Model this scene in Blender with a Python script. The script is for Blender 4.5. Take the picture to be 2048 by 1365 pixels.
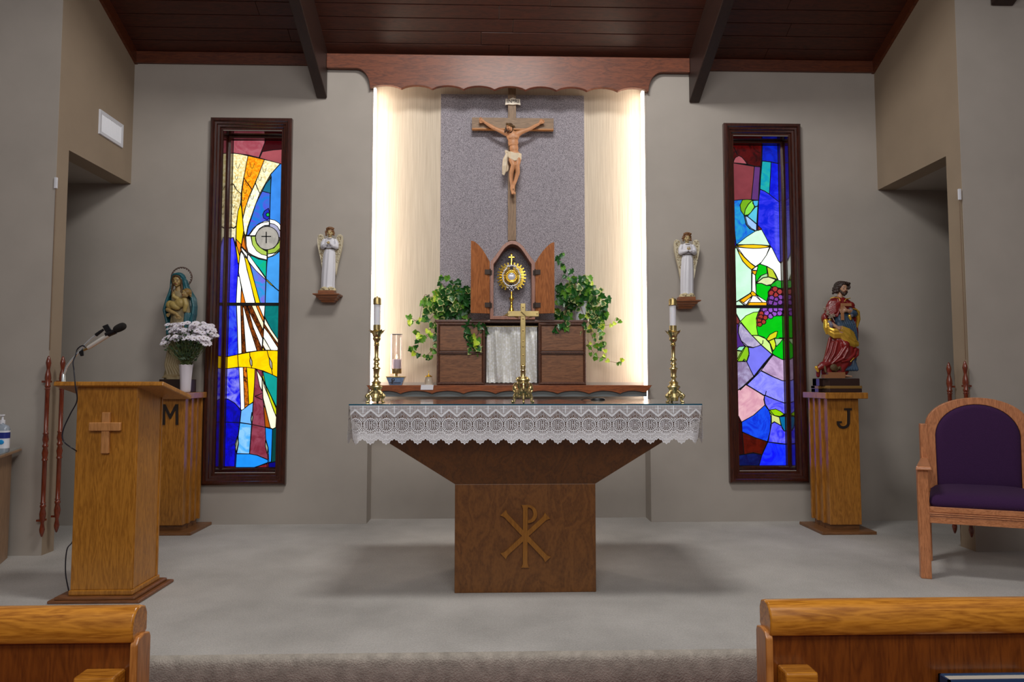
import bpy, bmesh, math, random
import numpy as np
from mathutils import Vector, Matrix, noise as mnoise
for o in list(bpy.data.objects): bpy.data.objects.remove(o)
random.seed(7)
S = bpy.context.scene; COL = S.collection
PI = math.pi
# ------------------------------------------------------------------ camera, world, lights, exposure
F = 1365.33; YAW = math.atan(39/F); PIT = math.atan(80/F); H = 1.07
cd = bpy.data.cameras.new('camera'); cam = bpy.data.objects.new('camera', cd); COL.objects.link(cam)
cd.sensor_width = 36; cd.lens = 24; cd.clip_start = .02
cam.location = (0, 0, H); cam.rotation_euler = (PI/2+PIT, 0, -YAW)
S.camera = cam
S.view_settings.view_transform = 'Standard'; S.view_settings.look = 'None'
S.view_settings.gamma = 1; S.view_settings.use_curve_mapping = False
S.view_settings.exposure = 0.0
w = bpy.data.worlds.new('world'); S.world = w; w.use_nodes = True
bg = w.node_tree.nodes['Background']; bg.inputs[0].default_value = (.95, .92, 1, 1); bg.inputs[1].default_value = .14
def area(name, loc, target, sx, sy, power, col=(1, 1, 1)):
    l = bpy.data.lights.new(name, 'AREA'); l.shape = 'RECTANGLE'; l.size = sx; l.size_y = sy; l.energy = power; l.color = col
    o = bpy.data.objects.new(name, l); COL.objects.link(o); o.location = loc
    d = Vector(target)-Vector(loc); o.rotation_euler = d.to_track_quat('-Z', 'Y').to_euler()
    return o
area('sanctuary_ceiling_light', (.12, 2.75, 4.52), (.12, 4.6, 1.0), 1.0, .5, 75, (1, .97, .93))
area('nave_light_front', (.1, -.6, 3.5), (.1, 4.2, 0), 3.2, 1.0, 62, (1, .96, .92))
area('nave_light_rear', (.1, -3.5, 3.4), (.1, 3, 1.0), 4.5, 1.2, 50, (1, .97, .95))
# ------------------------------------------------------------------ photograph <-> room
def ray(px, py):
    x = (px-1024)/F; z = -(py-682.5)/F
    y2 = math.cos(PIT)-z*math.sin(PIT); z2 = math.sin(PIT)+z*math.cos(PIT)
    return x*math.cos(YAW)+y2*math.sin(YAW), -x*math.sin(YAW)+y2*math.cos(YAW), z2
def P(px, py, Y):
    r = ray(px, py); t = Y/r[1]; return Vector((r[0]*t, Y, H+r[2]*t))
def G(px, py, z=0.):
    r = ray(px, py); t = (z-H)/r[2]; return Vector((r[0]*t, r[1]*t, z))
def lin(c):
    c = c/255.; return c/12.92 if c <= .04045 else ((c+.055)/1.055)**2.4
def C(r, g, b, k=1.): return (min(1, lin(r)*k), min(1, lin(g)*k), min(1, lin(b)*k), 1)
# ------------------------------------------------------------------ materials
def newmat(name):
    m = bpy.data.materials.new(name); m.use_nodes = True
    return m, m.node_tree.nodes, m.node_tree.links, m.node_tree.nodes['Principled BSDF']
def setp(b, **k):
    for n, v in k.items():
        b.inputs[n.replace('_', ' ')].default_value = v
def texco(N, L, scale=(1, 1, 1), rot=(0, 0, 0), kind='Object'):
    t = N.new('ShaderNodeTexCoord'); m = N.new('ShaderNodeMapping')
    L.new(t.outputs[kind], m.inputs[0]); m.inputs['Scale'].default_value = scale; m.inputs['Rotation'].default_value = rot
    return m.outputs[0]
def ramp(N, L, fac, stops):
    r = N.new('ShaderNodeValToRGB'); L.new(fac, r.inputs[0]); e = r.color_ramp.elements
    while len(e) < len(stops): e.new(.5)
    for i, (p, c) in enumerate(stops): e[i].position = p; e[i].color = c
    return r.outputs[0]
def noisen(N, L, vec, scale, detail=4, rough=.55, dist=0):
    n = N.new('ShaderNodeTexNoise'); L.new(vec, n.inputs['Vector']); n.inputs['Scale'].default_value = scale
    n.inputs['Detail'].default_value = detail; n.inputs['Roughness'].default_value = rough; n.inputs['Distortion'].default_value = dist
    return n.outputs[0]
def bumpn(N, L, h, b, st, dist=.01):
    n = N.new('ShaderNodeBump'); L.new(h, n.inputs['Height']); n.inputs['Strength'].default_value = st; n.inputs['Distance'].default_value = dist
    L.new(n.outputs[0], b.inputs['Normal'])
def plain(name, col, rough=.5, metal=0., var=.0, coat=0., bump=0., bscale=60, **k):
    m, N, L, b = newmat(name); setp(b, Base_Color=col, Roughness=rough, Metallic=metal, Coat_Weight=coat, Coat_Roughness=.15)
    v = None
    if var or bump:
        v = texco(N, L); n = noisen(N, L, v, bscale)
        if var: L.new(ramp(N, L, n, [(.3, tuple(c*(1-var) for c in col[:3])+(1,)), (.7, tuple(min(1, c*(1+var)) for c in col[:3])+(1,))]), b.inputs['Base Color'])
        if bump: bumpn(N, L, n, b, bump)
    for kk, vv in k.items(): b.inputs[kk.replace('_', ' ')].default_value = vv
    return m
def wood(name, dark, light, scale=(1, 1, 1), rough=.42, coat=.25, fine=1., knots=0, ring=3.2):
    # scale: small along the grain, large across it
    m, N, L, b = newmat(name); setp(b, Roughness=rough, Coat_Weight=coat, Coat_Roughness=.22)
    v = texco(N, L, scale); n1 = noisen(N, L, v, ring, 3, .5, .9)
    n2 = noisen(N, L, v, 26*fine, 5, .6)
    wv = N.new('ShaderNodeMath'); wv.operation = 'MULTIPLY'; wv.inputs[1].default_value = 11; L.new(n1, wv.inputs[0])
    fr = N.new('ShaderNodeMath'); fr.operation = 'PINGPONG'; fr.inputs[1].default_value = 1; L.new(wv.outputs[0], fr.inputs[0])
    mx = N.new('ShaderNodeMath'); mx.operation = 'MULTIPLY_ADD'; L.new(n2, mx.inputs[0]); mx.inputs[1].default_value = .9
    a2 = N.new('ShaderNodeMath'); a2.operation = 'MULTIPLY'; a2.inputs[1].default_value = .32; L.new(fr.outputs[0], a2.inputs[0]); L.new(a2.outputs[0], mx.inputs[2])
    c = ramp(N, L, mx.outputs[0], [(.28, dark), (.78, light)])
    if knots:
        v2 = texco(N, L); vo = N.new('ShaderNodeTexVoronoi'); L.new(v2, vo.inputs['Vector']); vo.inputs['Scale'].default_value = knots
        k = ramp(N, L, vo.outputs['Distance'], [(.03, (1, 1, 1, 1)), (.09, (0, 0, 0, 1))])
        mm = N.new('ShaderNodeMixRGB'); L.new(k, mm.inputs[0]); L.new(c, mm.inputs[1]); mm.inputs[2].default_value = tuple(x*.25 for x in dark[:3])+(1,); c = mm.outputs[0]
    L.new(c, b.inputs['Base Color']); bumpn(N, L, mx.outputs[0], b, .06, .004)
    return m
K = 2.0
M = {}
def paint(name, col, sc=3.0, d=.05):
    m, N, L, b = newmat(name); setp(b, Roughness=.82)
    v = texco(N, L); n = noisen(N, L, v, sc, 3)
    L.new(ramp(N, L, n, [(.3, tuple(c*(1-d) for c in col[:3])+(1,)), (.7, tuple(c*(1+d) for c in col[:3])+(1,))]), b.inputs['Base Color'])
    bumpn(N, L, noisen(N, L, v, 130, 2), b, .05, .003)
    return m
M['wall'] = paint('greige wall paint', C(172, 165, 157))
M['wall_warm'] = paint('warm tan wall paint', C(156, 139, 119))
M['beam'] = wood('dark stained beam', C(34, 19, 14, 0.85), C(54, 31, 24, 0.85), (9, 1, 9), .5, .1)
M['plank'] = wood('dark ceiling board', C(50, 20, 9, .8), C(86, 36, 18, .74), (1, 9, 9), .5, .12)
M['trimwood'] = wood('reddish cedar trim', C(70, 28, 10, .85), C(108, 52, 24, .85), (1, 9, 9), .45, .2, knots=1.9)
M['valance'] = wood('reddish cedar valance', C(84, 38, 18, .78), C(136, 70, 38, .78), (1, 7, 7), .5, .08, knots=2.2)
M['shelf'] = wood('chestnut shelf wood', C(96, 46, 18, 1.14), C(150, 80, 36, 1.14), (1, 9, 9), .35, .35)
M['frame'] = wood('mahogany window frame', C(34, 12, 7, 1.20), C(64, 26, 14, 1.20), (7, 7, 1), .28, .5)
M['jamb'] = plain('polished mahogany reveal', C(46, 18, 12, 1.20), .09, coat=.8)
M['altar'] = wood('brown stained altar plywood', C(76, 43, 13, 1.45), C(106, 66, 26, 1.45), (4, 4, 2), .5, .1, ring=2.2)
M['altar_shaded'] = wood('brown stained altar plywood flare in painted shade', C(68, 37, 8, 1.25), C(94, 54, 14, 1.25), (4, 4, 2), .5, .1, ring=2.2)  # darker copy of the altar wood, shade of its forward lean painted in
M['emblem'] = wood('golden varnished emblem', C(118, 74, 18, 1.30), C(140, 92, 30, 1.30), (8, 8, 1), .4, .3)
M['lectern'] = wood('golden oak lectern', C(112, 68, 12, 1.66), C(150, 100, 32, 1.66), (8, 8, 1), .38, .35)
M['lectern_dark'] = wood('brown oak lectern base', C(88, 52, 26, 1.20), C(122, 76, 42, 1.20), (1, 8, 8), .42, .25)
M['lectern_cross'] = wood('pale oak cross', C(132, 88, 46, 1.65), C(160, 112, 66, 1.65), (8, 8, 1), .4, .3)
M['ped'] = wood('golden oak pedestal', C(104, 62, 14, 1.52), C(148, 98, 34, 1.52), (9, 9, 1), .36, .35)
M['ped_base'] = wood('oak pedestal base', C(84, 54, 28, 1.37), C(118, 78, 44, 1.37), (1, 9, 9), .42, .25)
M['chair'] = wood('light oak chair frame', C(138, 84, 50, 1.45), C(176, 116, 76, 1.45), (8, 8, 1.4), .4, .3)
M['chair_h'] = wood('light oak chair rail', C(138, 84, 50, 1.45), C(182, 122, 82, 1.45), (1.2, 8, 8), .4, .3)
M['pew'] = wood('honey oak pew rail', C(138, 79, 12, 1.22), C(196, 130, 41, 1.22), (1, 9, 9), .25, .6)
M['pew_panel'] = wood('amber pew back panel', C(84, 40, 8, 1.17), C(118, 62, 16, 1.17), (7, 7, 1), .3, .45)
M['pew_end'] = wood('honey oak pew end', C(142, 86, 34, 1.27), C(184, 122, 60, 1.27), (9, 9, 1), .3, .5)
M['cabinet'] = wood('walnut cabinet frame', C(60, 34, 24, 1.10), C(96, 60, 44, 1.10), (5, 5, 5), .45, .2)
M['cab_panel'] = wood('brown cabinet panel', C(84, 48, 24, 1.04), C(136, 88, 54, 1.04), (1.2, 9, 9), .45, .2)
M['tab'] = wood('reddish shrine frame', C(112, 66, 48, 1.14), C(150, 98, 76, 1.14), (9, 9, 1), .42, .25)
M['tab_door'] = wood('chestnut shrine door', C(112, 60, 24, 1.18), C(162, 98, 52, 1.18), (9, 9, 1), .38, .3)
M['cross_wood'] = wood('weathered brown cross', C(96, 76, 58, 1.22), C(132, 108, 84, 1.22), (10, 10, 1), .6, 0)
M['cross_wood_h'] = wood('weathered brown crossbar', C(96, 76, 58, 1.22), C(132, 108, 84, 1.22), (1, 10, 10), .6, 0)
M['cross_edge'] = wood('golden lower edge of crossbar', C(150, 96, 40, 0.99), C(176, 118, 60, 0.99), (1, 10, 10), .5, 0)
M['spindle'] = wood('red mahogany spindle', C(84, 26, 12, 1.00), C(124, 52, 28, 1.00), (9, 9, 1), .22, .6)
M['bracket'] = wood('brown wall bracket', C(104, 56, 26, 1.20), C(136, 82, 46, 1.20), (1, 9, 9), .4, .3)
M['table'] = wood('brown side table', C(112, 84, 58, 1.42), C(142, 110, 80, 1.42), (9, 9, 1), .45, .2)
M['brass'] = plain('brass', C(214, 194, 138, 1.15), .3, 1., var=.12, bscale=30)
M['brass_dull'] = plain('satin brass', C(184, 164, 112, 1.1), .4, 1., var=.15, bscale=25)
M['gold'] = plain('polished gold', C(250, 200, 84, 1.2), .27, 1.)
M['silver'] = plain('silver ornament', C(240, 240, 246), .35, .35, bump=.3, bscale=300)
M['chrome'] = plain('chrome', C(225, 235, 240), .25, .7)
M['steel'] = plain('satin microphone body', C(215, 212, 205), .35, .15)
M['black'] = plain('black plastic', C(16, 16, 20), .4)
M['foam'] = plain('black foam windscreen', C(30, 26, 24), .95, bump=.8, bscale=500)
M['iron'] = plain('dark iron hinge', C(58, 46, 40), .5, .6)
M['wax'] = plain('white candle wax', C(235, 236, 245), .5, Subsurface_Weight=.2)
M['wax_lav'] = plain('lavender candle wax', C(222, 212, 228), .5)
M['white'] = plain('white enamel', C(222, 224, 232), .35)
M['porcelain'] = plain('white glazed porcelain', C(222, 216, 226), .22, coat=.5)
M['card'] = plain('white paper card', C(236, 236, 244), .8)
M['letter'] = plain('dark painted letter', C(34, 24, 20), .5)
M['purple'] = plain('purple upholstery', C(50, 20, 62, 1.35), .95, var=.12, bump=.3, bscale=240, Sheen_Weight=.0)
M['lace'] = plain('white lace thread', C(246, 248, 255), .85, var=.04, bscale=220)
M['linen'] = plain('white altar linen', C(222, 224, 230), .85)
def glassm(name, col=(1, 1, 1, 1), rough=.02, tint=None):
    m, N, L, b = newmat(name); setp(b, Base_Color=col, Roughness=rough, IOR=1.45, Transmission_Weight=1.)
    return m
def thin_glass(name, col=(1, 1, 1, 1), gl=.12, rough=.03):
    m, N, L, b = newmat(name); N.remove(b)
    t = N.new('ShaderNodeBsdfTransparent'); t.inputs[0].default_value = col
    g = N.new('ShaderNodeBsdfGlossy'); g.inputs['Roughness'].default_value = rough
    fr = N.new('ShaderNodeLayerWeight'); fr.inputs[0].default_value = .25
    a = N.new('ShaderNodeMath'); a.operation = 'MULTIPLY_ADD'; L.new(fr.outputs['Facing'], a.inputs[0]); a.inputs[1].default_value = .55; a.inputs[2].default_value = gl*.5
    mx = N.new('ShaderNodeMixShader'); L.new(a.outputs[0], mx.inputs[0]); L.new(t.outputs[0], mx.inputs[1]); L.new(g.outputs[0], mx.inputs[2])
    L.new(mx.outputs[0], N['Material Output'].inputs[0]); return m
M['thin'] = thin_glass('clear lamp glass', (.97, .95, .96, 1))
M['tabletop'] = plain('green tinted glass top', C(60, 84, 92), .04, coat=1., Transmission_Weight=.35)
M['edge'] = plain('teal glass edge', C(16, 86, 112), .1)
def emis(name, col, st):
    m, N, L, b = newmat(name); N.remove(b); e = N.new('ShaderNodeEmission'); e.inputs[0].default_value = col; e.inputs[1].default_value = st
    L.new(e.outputs[0], N['Material Output'].inputs[0]); return m
M['strip'] = emis('warm light strip', (1, .85, .70, 1), 10)
M['flame'] = emis('candle flame', (1, .75, .35, 1), 12)
def carpet(name, sc, st, c1, c2, big=1.4):
    m, N, L, b = newmat(name); setp(b, Roughness=.97, Sheen_Weight=.1)
    v = texco(N, L); vo = N.new('ShaderNodeTexVoronoi'); L.new(v, vo.inputs['Vector']); vo.inputs['Scale'].default_value = sc
    n = noisen(N, L, v, big, 4); n2 = noisen(N, L, v, sc*.9, 2)
    a = N.new('ShaderNodeMath'); a.operation = 'MULTIPLY_ADD'; L.new(n2, a.inputs[0]); a.inputs[1].default_value = .45; L.new(n, a.inputs[2])
    L.new(ramp(N, L, a.outputs[0], [(.45, c1), (.95, c2)]), b.inputs['Base Color'])
    bumpn(N, L, vo.outputs['Distance'], b, st, .006); return m
M['carpet'] = carpet('grey looped carpet', 150, .5, C(154, 151, 147), C(202, 199, 195))
M['carpet_step'] = carpet('grey looped carpet on step', 150, .4, C(150, 143, 134), C(190, 182, 171), 20)
M['navefloor'] = plain('burgundy nave carpet', C(90, 30, 34, 1.4), .95, var=.2, bscale=200)
# wallpaper with fine vertical cords, grey damask cloth
m, N, L, b = newmat('cream corded wallpaper'); setp(b, Roughness=.85)
n = noisen(N, L, texco(N, L, (120, 1, 1.2)), 2.2, 4, .65)
L.new(ramp(N, L, n, [(.3, C(176, 163, 145)), (.72, C(212, 201, 184))]), b.inputs['Base Color']); bumpn(N, L, n, b, .25, .003); M['wallpaper'] = m
def damask(name, c1, c2):
    m, N, L, b = newmat(name); setp(b, Roughness=.9)
    v = texco(N, L); n = noisen(N, L, v, 230, 3, .75); n2 = noisen(N, L, v, 26, 2, .5, 2.2)
    p = N.new('ShaderNodeMath'); p.operation = 'PINGPONG'; p.inputs[1].default_value = .08; L.new(n2, p.inputs[0])
    a = N.new('ShaderNodeMath'); a.operation = 'MULTIPLY_ADD'; L.new(p.outputs[0], a.inputs[0]); a.inputs[1].default_value = 1.1; L.new(n, a.inputs[2])
    L.new(ramp(N, L, a.outputs[0], [(.42, c1), (.66, c2)]), b.inputs['Base Color']); bumpn(N, L, a.outputs[0], b, .3, .003); return m
M['damask'] = damask('grey damask cloth', C(80, 76, 84), C(176, 171, 180))
m, N, L, b = newmat('silver white brocade'); setp(b, Roughness=.34, Sheen_Weight=.3, Metallic=.15)
vo = N.new('ShaderNodeTexVoronoi'); L.new(texco(N, L), vo.inputs['Vector']); vo.inputs['Scale'].default_value = 55
L.new(ramp(N, L, vo.outputs['Distance'], [(.2, C(244, 246, 250)), (.6, C(222, 222, 216))]), b.inputs['Base Color']); M['brocade'] = m
# ------------------------------------------------------------------ mesh tools
ALLMOD = []
class MB:
    def __init__(s): s.v = []; s.f = []
    def add(s, vs, fs):
        o = len(s.v); s.v += [tuple(v) for v in vs]; s.f += [tuple(i+o for i in f) for f in fs]; return s
    def box(s, a, b, T=None):
        x0, y0, z0 = a; x1, y1, z1 = b
        vs = [(x0, y0, z0), (x1, y0, z0), (x1, y1, z0), (x0, y1, z0), (x0, y0, z1), (x1, y0, z1), (x1, y1, z1), (x0, y1, z1)]
        if T: vs = [T @ Vector(v) for v in vs]
        return s.add(vs, [(0, 3, 2, 1), (4, 5, 6, 7), (0, 1, 5, 4), (1, 2, 6, 5), (2, 3, 7, 6), (3, 0, 4, 7)])
    def hexa(s, vs):
        return s.add(vs, [(0, 3, 2, 1), (4, 5, 6, 7), (0, 1, 5, 4), (1, 2, 6, 5), (2, 3, 7, 6), (3, 0, 4, 7)])
    def rings(s, R, closed_ends=True, loop=True):
        n = len(R[0]); vs = [p for r in R for p in r]; fs = []
        for i in range(len(R)-1):
            for j in range(n if loop else n-1):
                k = (j+1) % n; fs.append((i*n+j, i*n+k, (i+1)*n+k, (i+1)*n+j))
        if closed_ends and loop: fs.append(tuple(range(n-1, -1, -1))); fs.append(tuple((len(R)-1)*n+j for j in range(n)))
        return s.add(vs, fs)
    def tube(s, pts, rad, n=8, taper=None):
        pts = [Vector(p) for p in pts]; R = []
        if not hasattr(rad, '__len__'): rad = [rad]*len(pts)
        up = Vector((.13, .21, 1)).normalized()
        for i, p in enumerate(pts):
            d = (pts[min(i+1, len(pts)-1)]-pts[max(i-1, 0)]).normalized()
            a = d.cross(up)
            if a.length < 1e-3: a = d.cross(Vector((1, 0, 0)))
            a.normalize(); b = d.cross(a).normalized()
            R.append([p+(a*math.cos(2*PI*j/n)+b*math.sin(2*PI*j/n))*rad[i] for j in range(n)])
        return s.rings(R)
    def lathe(s, prof, c=(0, 0, 0), n=24, sq=None, T=None):
        R = []
        for r, z in prof:
            R.append([Vector((c[0]+r*math.cos(2*PI*j/n+(PI/n)), c[1]+r*math.sin(2*PI*j/n+(PI/n)), c[2]+z)) for j in range(n)])
        if T: R = [[T @ p for p in r] for r in R]
        return s.rings(R)
    def prism(s, poly, y0, y1):  # poly in (x,z)
        n = len(poly); vs = [(x, y0, z) for x, z in poly]+[(x, y1, z) for x, z in poly]
        return s.add(vs, [tuple(range(n)), tuple(range(2*n-1, n-1, -1))]+[(i, (i+1) % n+0, (i+1) % n+n, i+n) for i in range(n)])
    def ell(s, c, r, rot=None, n=14):
        vs = []; fs = []; m = n//2+1
        R = rot if rot else Matrix.Identity(3)
        c = Vector(c)
        for i in range(1, m):
            t = PI*i/m
            for j in range(n):
                a = 2*PI*j/n; vs.append(c+R @ Vector((r[0]*math.sin(t)*math.cos(a), r[1]*math.sin(t)*math.sin(a), r[2]*math.cos(t))))
        top = len(vs); vs.append(c+R @ Vector((0, 0, r[2]))); vs.append(c-R @ Vector((0, 0, r[2])))
        for i in range(m-2):
            for j in range(n): k = (j+1) % n; fs.append((i*n+j, (i+1)*n+j, (i+1)*n+k, i*n+k))
        for j in range(n):
            k = (j+1) % n; fs.append((top, j, k)); fs.append((top+1, (m-2)*n+k, (m-2)*n+j))
        return s.add(vs, fs)
    def cap(s, pts, rad, n=12):  # round-ended chain of overlapping capsules, for remeshing
        pts = [Vector(p) for p in pts]
        if not hasattr(rad, '__len__'): rad = [rad]*len(pts)
        for p, r in zip(pts, rad): s.ell(p, (r, r, r), n=n)
        for i in range(len(pts)-1):
            if (pts[i]-pts[i+1]).length > 1e-5: s.tube([pts[i], pts[i+1]], [rad[i], rad[i+1]], n)
        return s
    def xf(s, T): s.v = [tuple(T @ Vector(v)) for v in s.v]; return s
    def sweep_rect(s, x0, x1, z0, z1, prof):  # prof: list of (inset, y); mitred closed frame
        R = []
        for w_, y in prof: R.append([(x0+w_, y, z0+w_), (x1-w_, y, z0+w_), (x1-w_, y, z1-w_), (x0+w_, y, z1-w_)])
        R.append(R[0]); n = 4; vs = [p for r in R[:-1] for p in r]; m = len(R)-1; fs = []
        for i in range(m):
            i2 = (i+1) % m
            for j in range(4): k = (j+1) % 4; fs.append((i*4+j, i*4+k, i2*4+k, i2*4+j))
        return s.add(vs, fs)
    def mesh(s, name):
        me = bpy.data.meshes.new(name); me.from_pydata([tuple(v) for v in s.v], [], s.f); me.update(); return me
    def build(s, name, mat, parent=None, smooth=0, bevel=0, remesh=0, fix=True, sm_it=3, disp=None):
        me = s.mesh(name)
        if fix and len(s.f) < 60000:
            bm = bmesh.new(); bm.from_mesh(me); bmesh.ops.recalc_face_normals(bm, faces=bm.faces); bm.to_mesh(me); bm.free()
        me.materials.append(mat if not isinstance(mat, str) else M[mat])
        o = bpy.data.objects.new(name, me); COL.objects.link(o)
        if parent: o.parent = parent
        if remesh:
            r = o.modifiers.new('r', 'REMESH'); r.mode = 'VOXEL'; r.voxel_size = remesh; r.use_smooth_shade = True
            q = o.modifiers.new('s', 'SMOOTH'); q.factor = .5; q.iterations = sm_it; ALLMOD.append(o)
        if bevel:
            q = o.modifiers.new('b', 'BEVEL'); q.width = bevel; q.segments = 2; q.limit_method = 'ANGLE'; q.angle_limit = .6; ALLMOD.append(o)
        if smooth:
            me.shade_smooth()
            if smooth < 3: me.set_sharp_from_angle(angle=smooth)
        return o
ROOTS = []
def thing(name, label, cat, group=None):
    o = bpy.data.objects.new(name, None); COL.objects.link(o); o['label'] = label; o['category'] = cat
    if group: o['group'] = group
    ROOTS.append(o); return o
def tag(o, label, cat, group=None):
    o['label'] = label; o['category'] = cat
    if group: o['group'] = group
    return o
def stuff(o): o['kind'] = 'stuff'; return o
def struct(o): o['kind'] = 'structure'; return o
def bx(a, b): return MB().box(a, b)
def inst(me, name, parent, T, mat=None):
    o = bpy.data.objects.new(name, me); COL.objects.link(o); o.parent = parent; o.matrix_local = T; return o
def arc(cx, cz, rx, rz, a0, a1, n): return [(cx+rx*math.cos(math.radians(a0+(a1-a0)*i/n)), cz+rz*math.sin(math.radians(a0+(a1-a0)*i/n))) for i in range(n+1)]
def spline(pts, n=8):
    pts = [Vector(p) for p in pts]; out = []
    q = [pts[0]*2-pts[1]]+pts+[pts[-1]*2-pts[-2]]
    for i in range(1, len(q)-2):
        a, b_, c, d = q[i-1], q[i], q[i+1], q[i+2]
        for k in range(n):
            t = k/n; out.append(.5*((2*b_)+(c-a)*t+(2*a-5*b_+4*c-d)*t*t+(3*b_-a-3*c+d)*t**3))
    out.append(pts[-1]); return out
# ------------------------------------------------------------------ structure
YW = 5.22; NB = 5.40                    # wall face, back of the niche
XL, XR = -2.765, 3.035                  # sanctuary side walls
NX0, NX1 = -.943, 1.207                 # niche
YL, YR = 4.34, 4.27                    # nave-facing wall planes at left and right
SL = .46; ZC = 3.61                     # ceiling slope, height at the back wall
WL = (-2.077, -1.628, .385, 3.0); WR = (1.89, 2.33, .385, 3.0)   # window openings
YS = 2.75; ZN = -.118
struct(MB().box((-4.6, YS+.02, -.16), (4.9, 5.22, 0)).box((NX0, 5.22, -.1), (NX1, NB, 0)).build('floor', 'carpet'))
prof = [(YS+.02, -.16), (YS+.02, 0)]+[(YS-.012*0+.02-.03*math.sin(a), -.03+.03*math.cos(a)) for a in [.3, .6, .9, 1.2, 1.57]]+[(YS-.01, ZN-.02)]
struct(MB().rings([[(-4.6, y, z) for y, z in prof], [(4.9, y, z) for y, z in prof]]).build('trim_1', 'carpet_step', smooth=1.2))
struct(bx((-4.6, -6, ZN-.1), (4.9, YS, ZN)).build('floor', 'navefloor'))
mb = MB()   # back wall around two windows and the niche
TH = .20
segs = [(-4.0, WL[0]), (WL[1], NX0), (NX1, WR[0]), (WR[1], 4.3)]
for a, b_ in segs: mb.box((a, YW, 0), (b_, YW+TH, 3.75))
for W_ in (WL, WR):
    mb.box((W_[0], YW, 0), (W_[1], YW+TH, W_[2])); mb.box((W_[0], YW, W_[3]), (W_[1], YW+TH, 3.75))
mb.box((NX0, YW, 3.45), (NX1, YW+TH, 3.75))
struct(mb.build('wall_back', 'wall'))
struct(bx((NX0-.1, NB, -.05), (NX1+.1, NB+.1, 1.06)).build('wall_niche', 'wall'))
struct(bx((NX0-.1, NB, 1.06), (NX1+.1, NB+.1, 3.7)).build('wall_niche', 'wallpaper'))
# side walls with passage openings, piers, nave-facing walls
def sidewall(sx, X, Yp, Yo, name):
    X2 = X+sx*.14
    mb = MB(); zt = lambda y: ZC+SL*(YW-y)
    def slab(y0, y1, z0a, z0b):
        xs = sorted((X, X2)); 
        mb.hexa([(xs[0], y0, z0a), (xs[1], y0, z0a), (xs[1], y1, z0b), (xs[0], y1, z0b), (xs[0], y0, zt(y0)+.1), (xs[1], y0, zt(y0)+.1), (xs[1], y1, zt(y1)+.1), (xs[0], y1, zt(y1)+.1)])
    slab(Yp, Yo, 0, 0); slab(Yo, YW, 2.575, 2.575)
    struct(mb.build('wall_'+name, 'wall_warm'))
    xs = sorted((X+sx*.0005, X+sx*1.9))
    struct(bx((xs[0], Yp-.004, ZN), (xs[1], Yp-.0002, 5.0)).box((min(X2+sx*.001, X+sx*1.9), Yp, ZN), (max(X2+sx*.001, X+sx*1.9), Yp+.11, 5.0)).build('wall_front_'+name, 'wall'))
    xe = sorted((X+sx*1.25, X+sx*1.35))
    struct(bx((xe[0], Yp+.1, 0), (xe[1], YW, 2.7)).build('wall_passage_'+name, 'wall'))
    xc = sorted((X2, X+sx*1.3))
    struct(bx((xc[0], Yo-.1, 2.575), (xc[1], YW, 2.72)).build('ceiling', 'wall'))
sidewall(-1, XL, YL, 4.456, 'left'); sidewall(1, XR, YR, 4.41, 'right')
# outer shell of the nave (behind the camera and to the sides)
struct(bx((-4.7, -6, ZN), (-4.6, YL, 5)).build('wall_nave_left', 'wall'))
struct(bx((4.9, -6, ZN), (5.0, YR, 5)).build('wall_nave_right', 'wall'))
# sloping board ceiling
ceil_root = struct(MB().hexa([(XL-.15, 1.4, ZC+SL*(YW-1.4)+.03), (XR+.15, 1.4, ZC+SL*(YW-1.4)+.03), (XR+.15, YW+.1, ZC+.03-.046), (XL-.15, YW+.1, ZC+.03-.046),
    (XL-.15, 1.4, ZC+SL*(YW-1.4)+.1), (XR+.15, 1.4, ZC+SL*(YW-1.4)+.1), (XR+.15, YW+.1, ZC+.1-.046), (XL-.15, YW+.1, ZC+.1-.046)]).build('ceiling', 'plank'))
ca = math.cos(math.atan(SL)); sa = math.sin(math.atan(SL))
rp = random.Random(5); bw = .112
def slope_box(mb, x0, x1, d0, d1, t0, t1):   # d = distance up the slope from the wall, t = below the ceiling plane
    vs = []
    for t in (t1, t0):
        for x, d in ((x0, d1), (x1, d1), (x1, d0), (x0, d0)): vs.append((x, YW-d*ca-t*sa, ZC+d*sa-t*ca))
    return mb.hexa(vs)
for r in range(16):
    cuts = [XL-.02]+sorted([.0+rp.uniform(-.5, .5) if r != 1 else -.09] + ([rp.uniform(-2.0, -1.5)] if r % 2 else [rp.uniform(1.7, 2.3)]))+[XR+.02]
    for i in range(len(cuts)-1):
        o = slope_box(MB(), cuts[i]+.0012, cuts[i+1]-.0012, r*bw+.002, (r+1)*bw-.002, -.02, rp.uniform(.0, .0025)).build('plank', 'plank', ceil_root, bevel=.003)
stuff(slope_box(MB(), XL-.02, XR+.02, 16*bw, 34*bw, -.02, 0).build('boards', 'plank', ceil_root))
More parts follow.
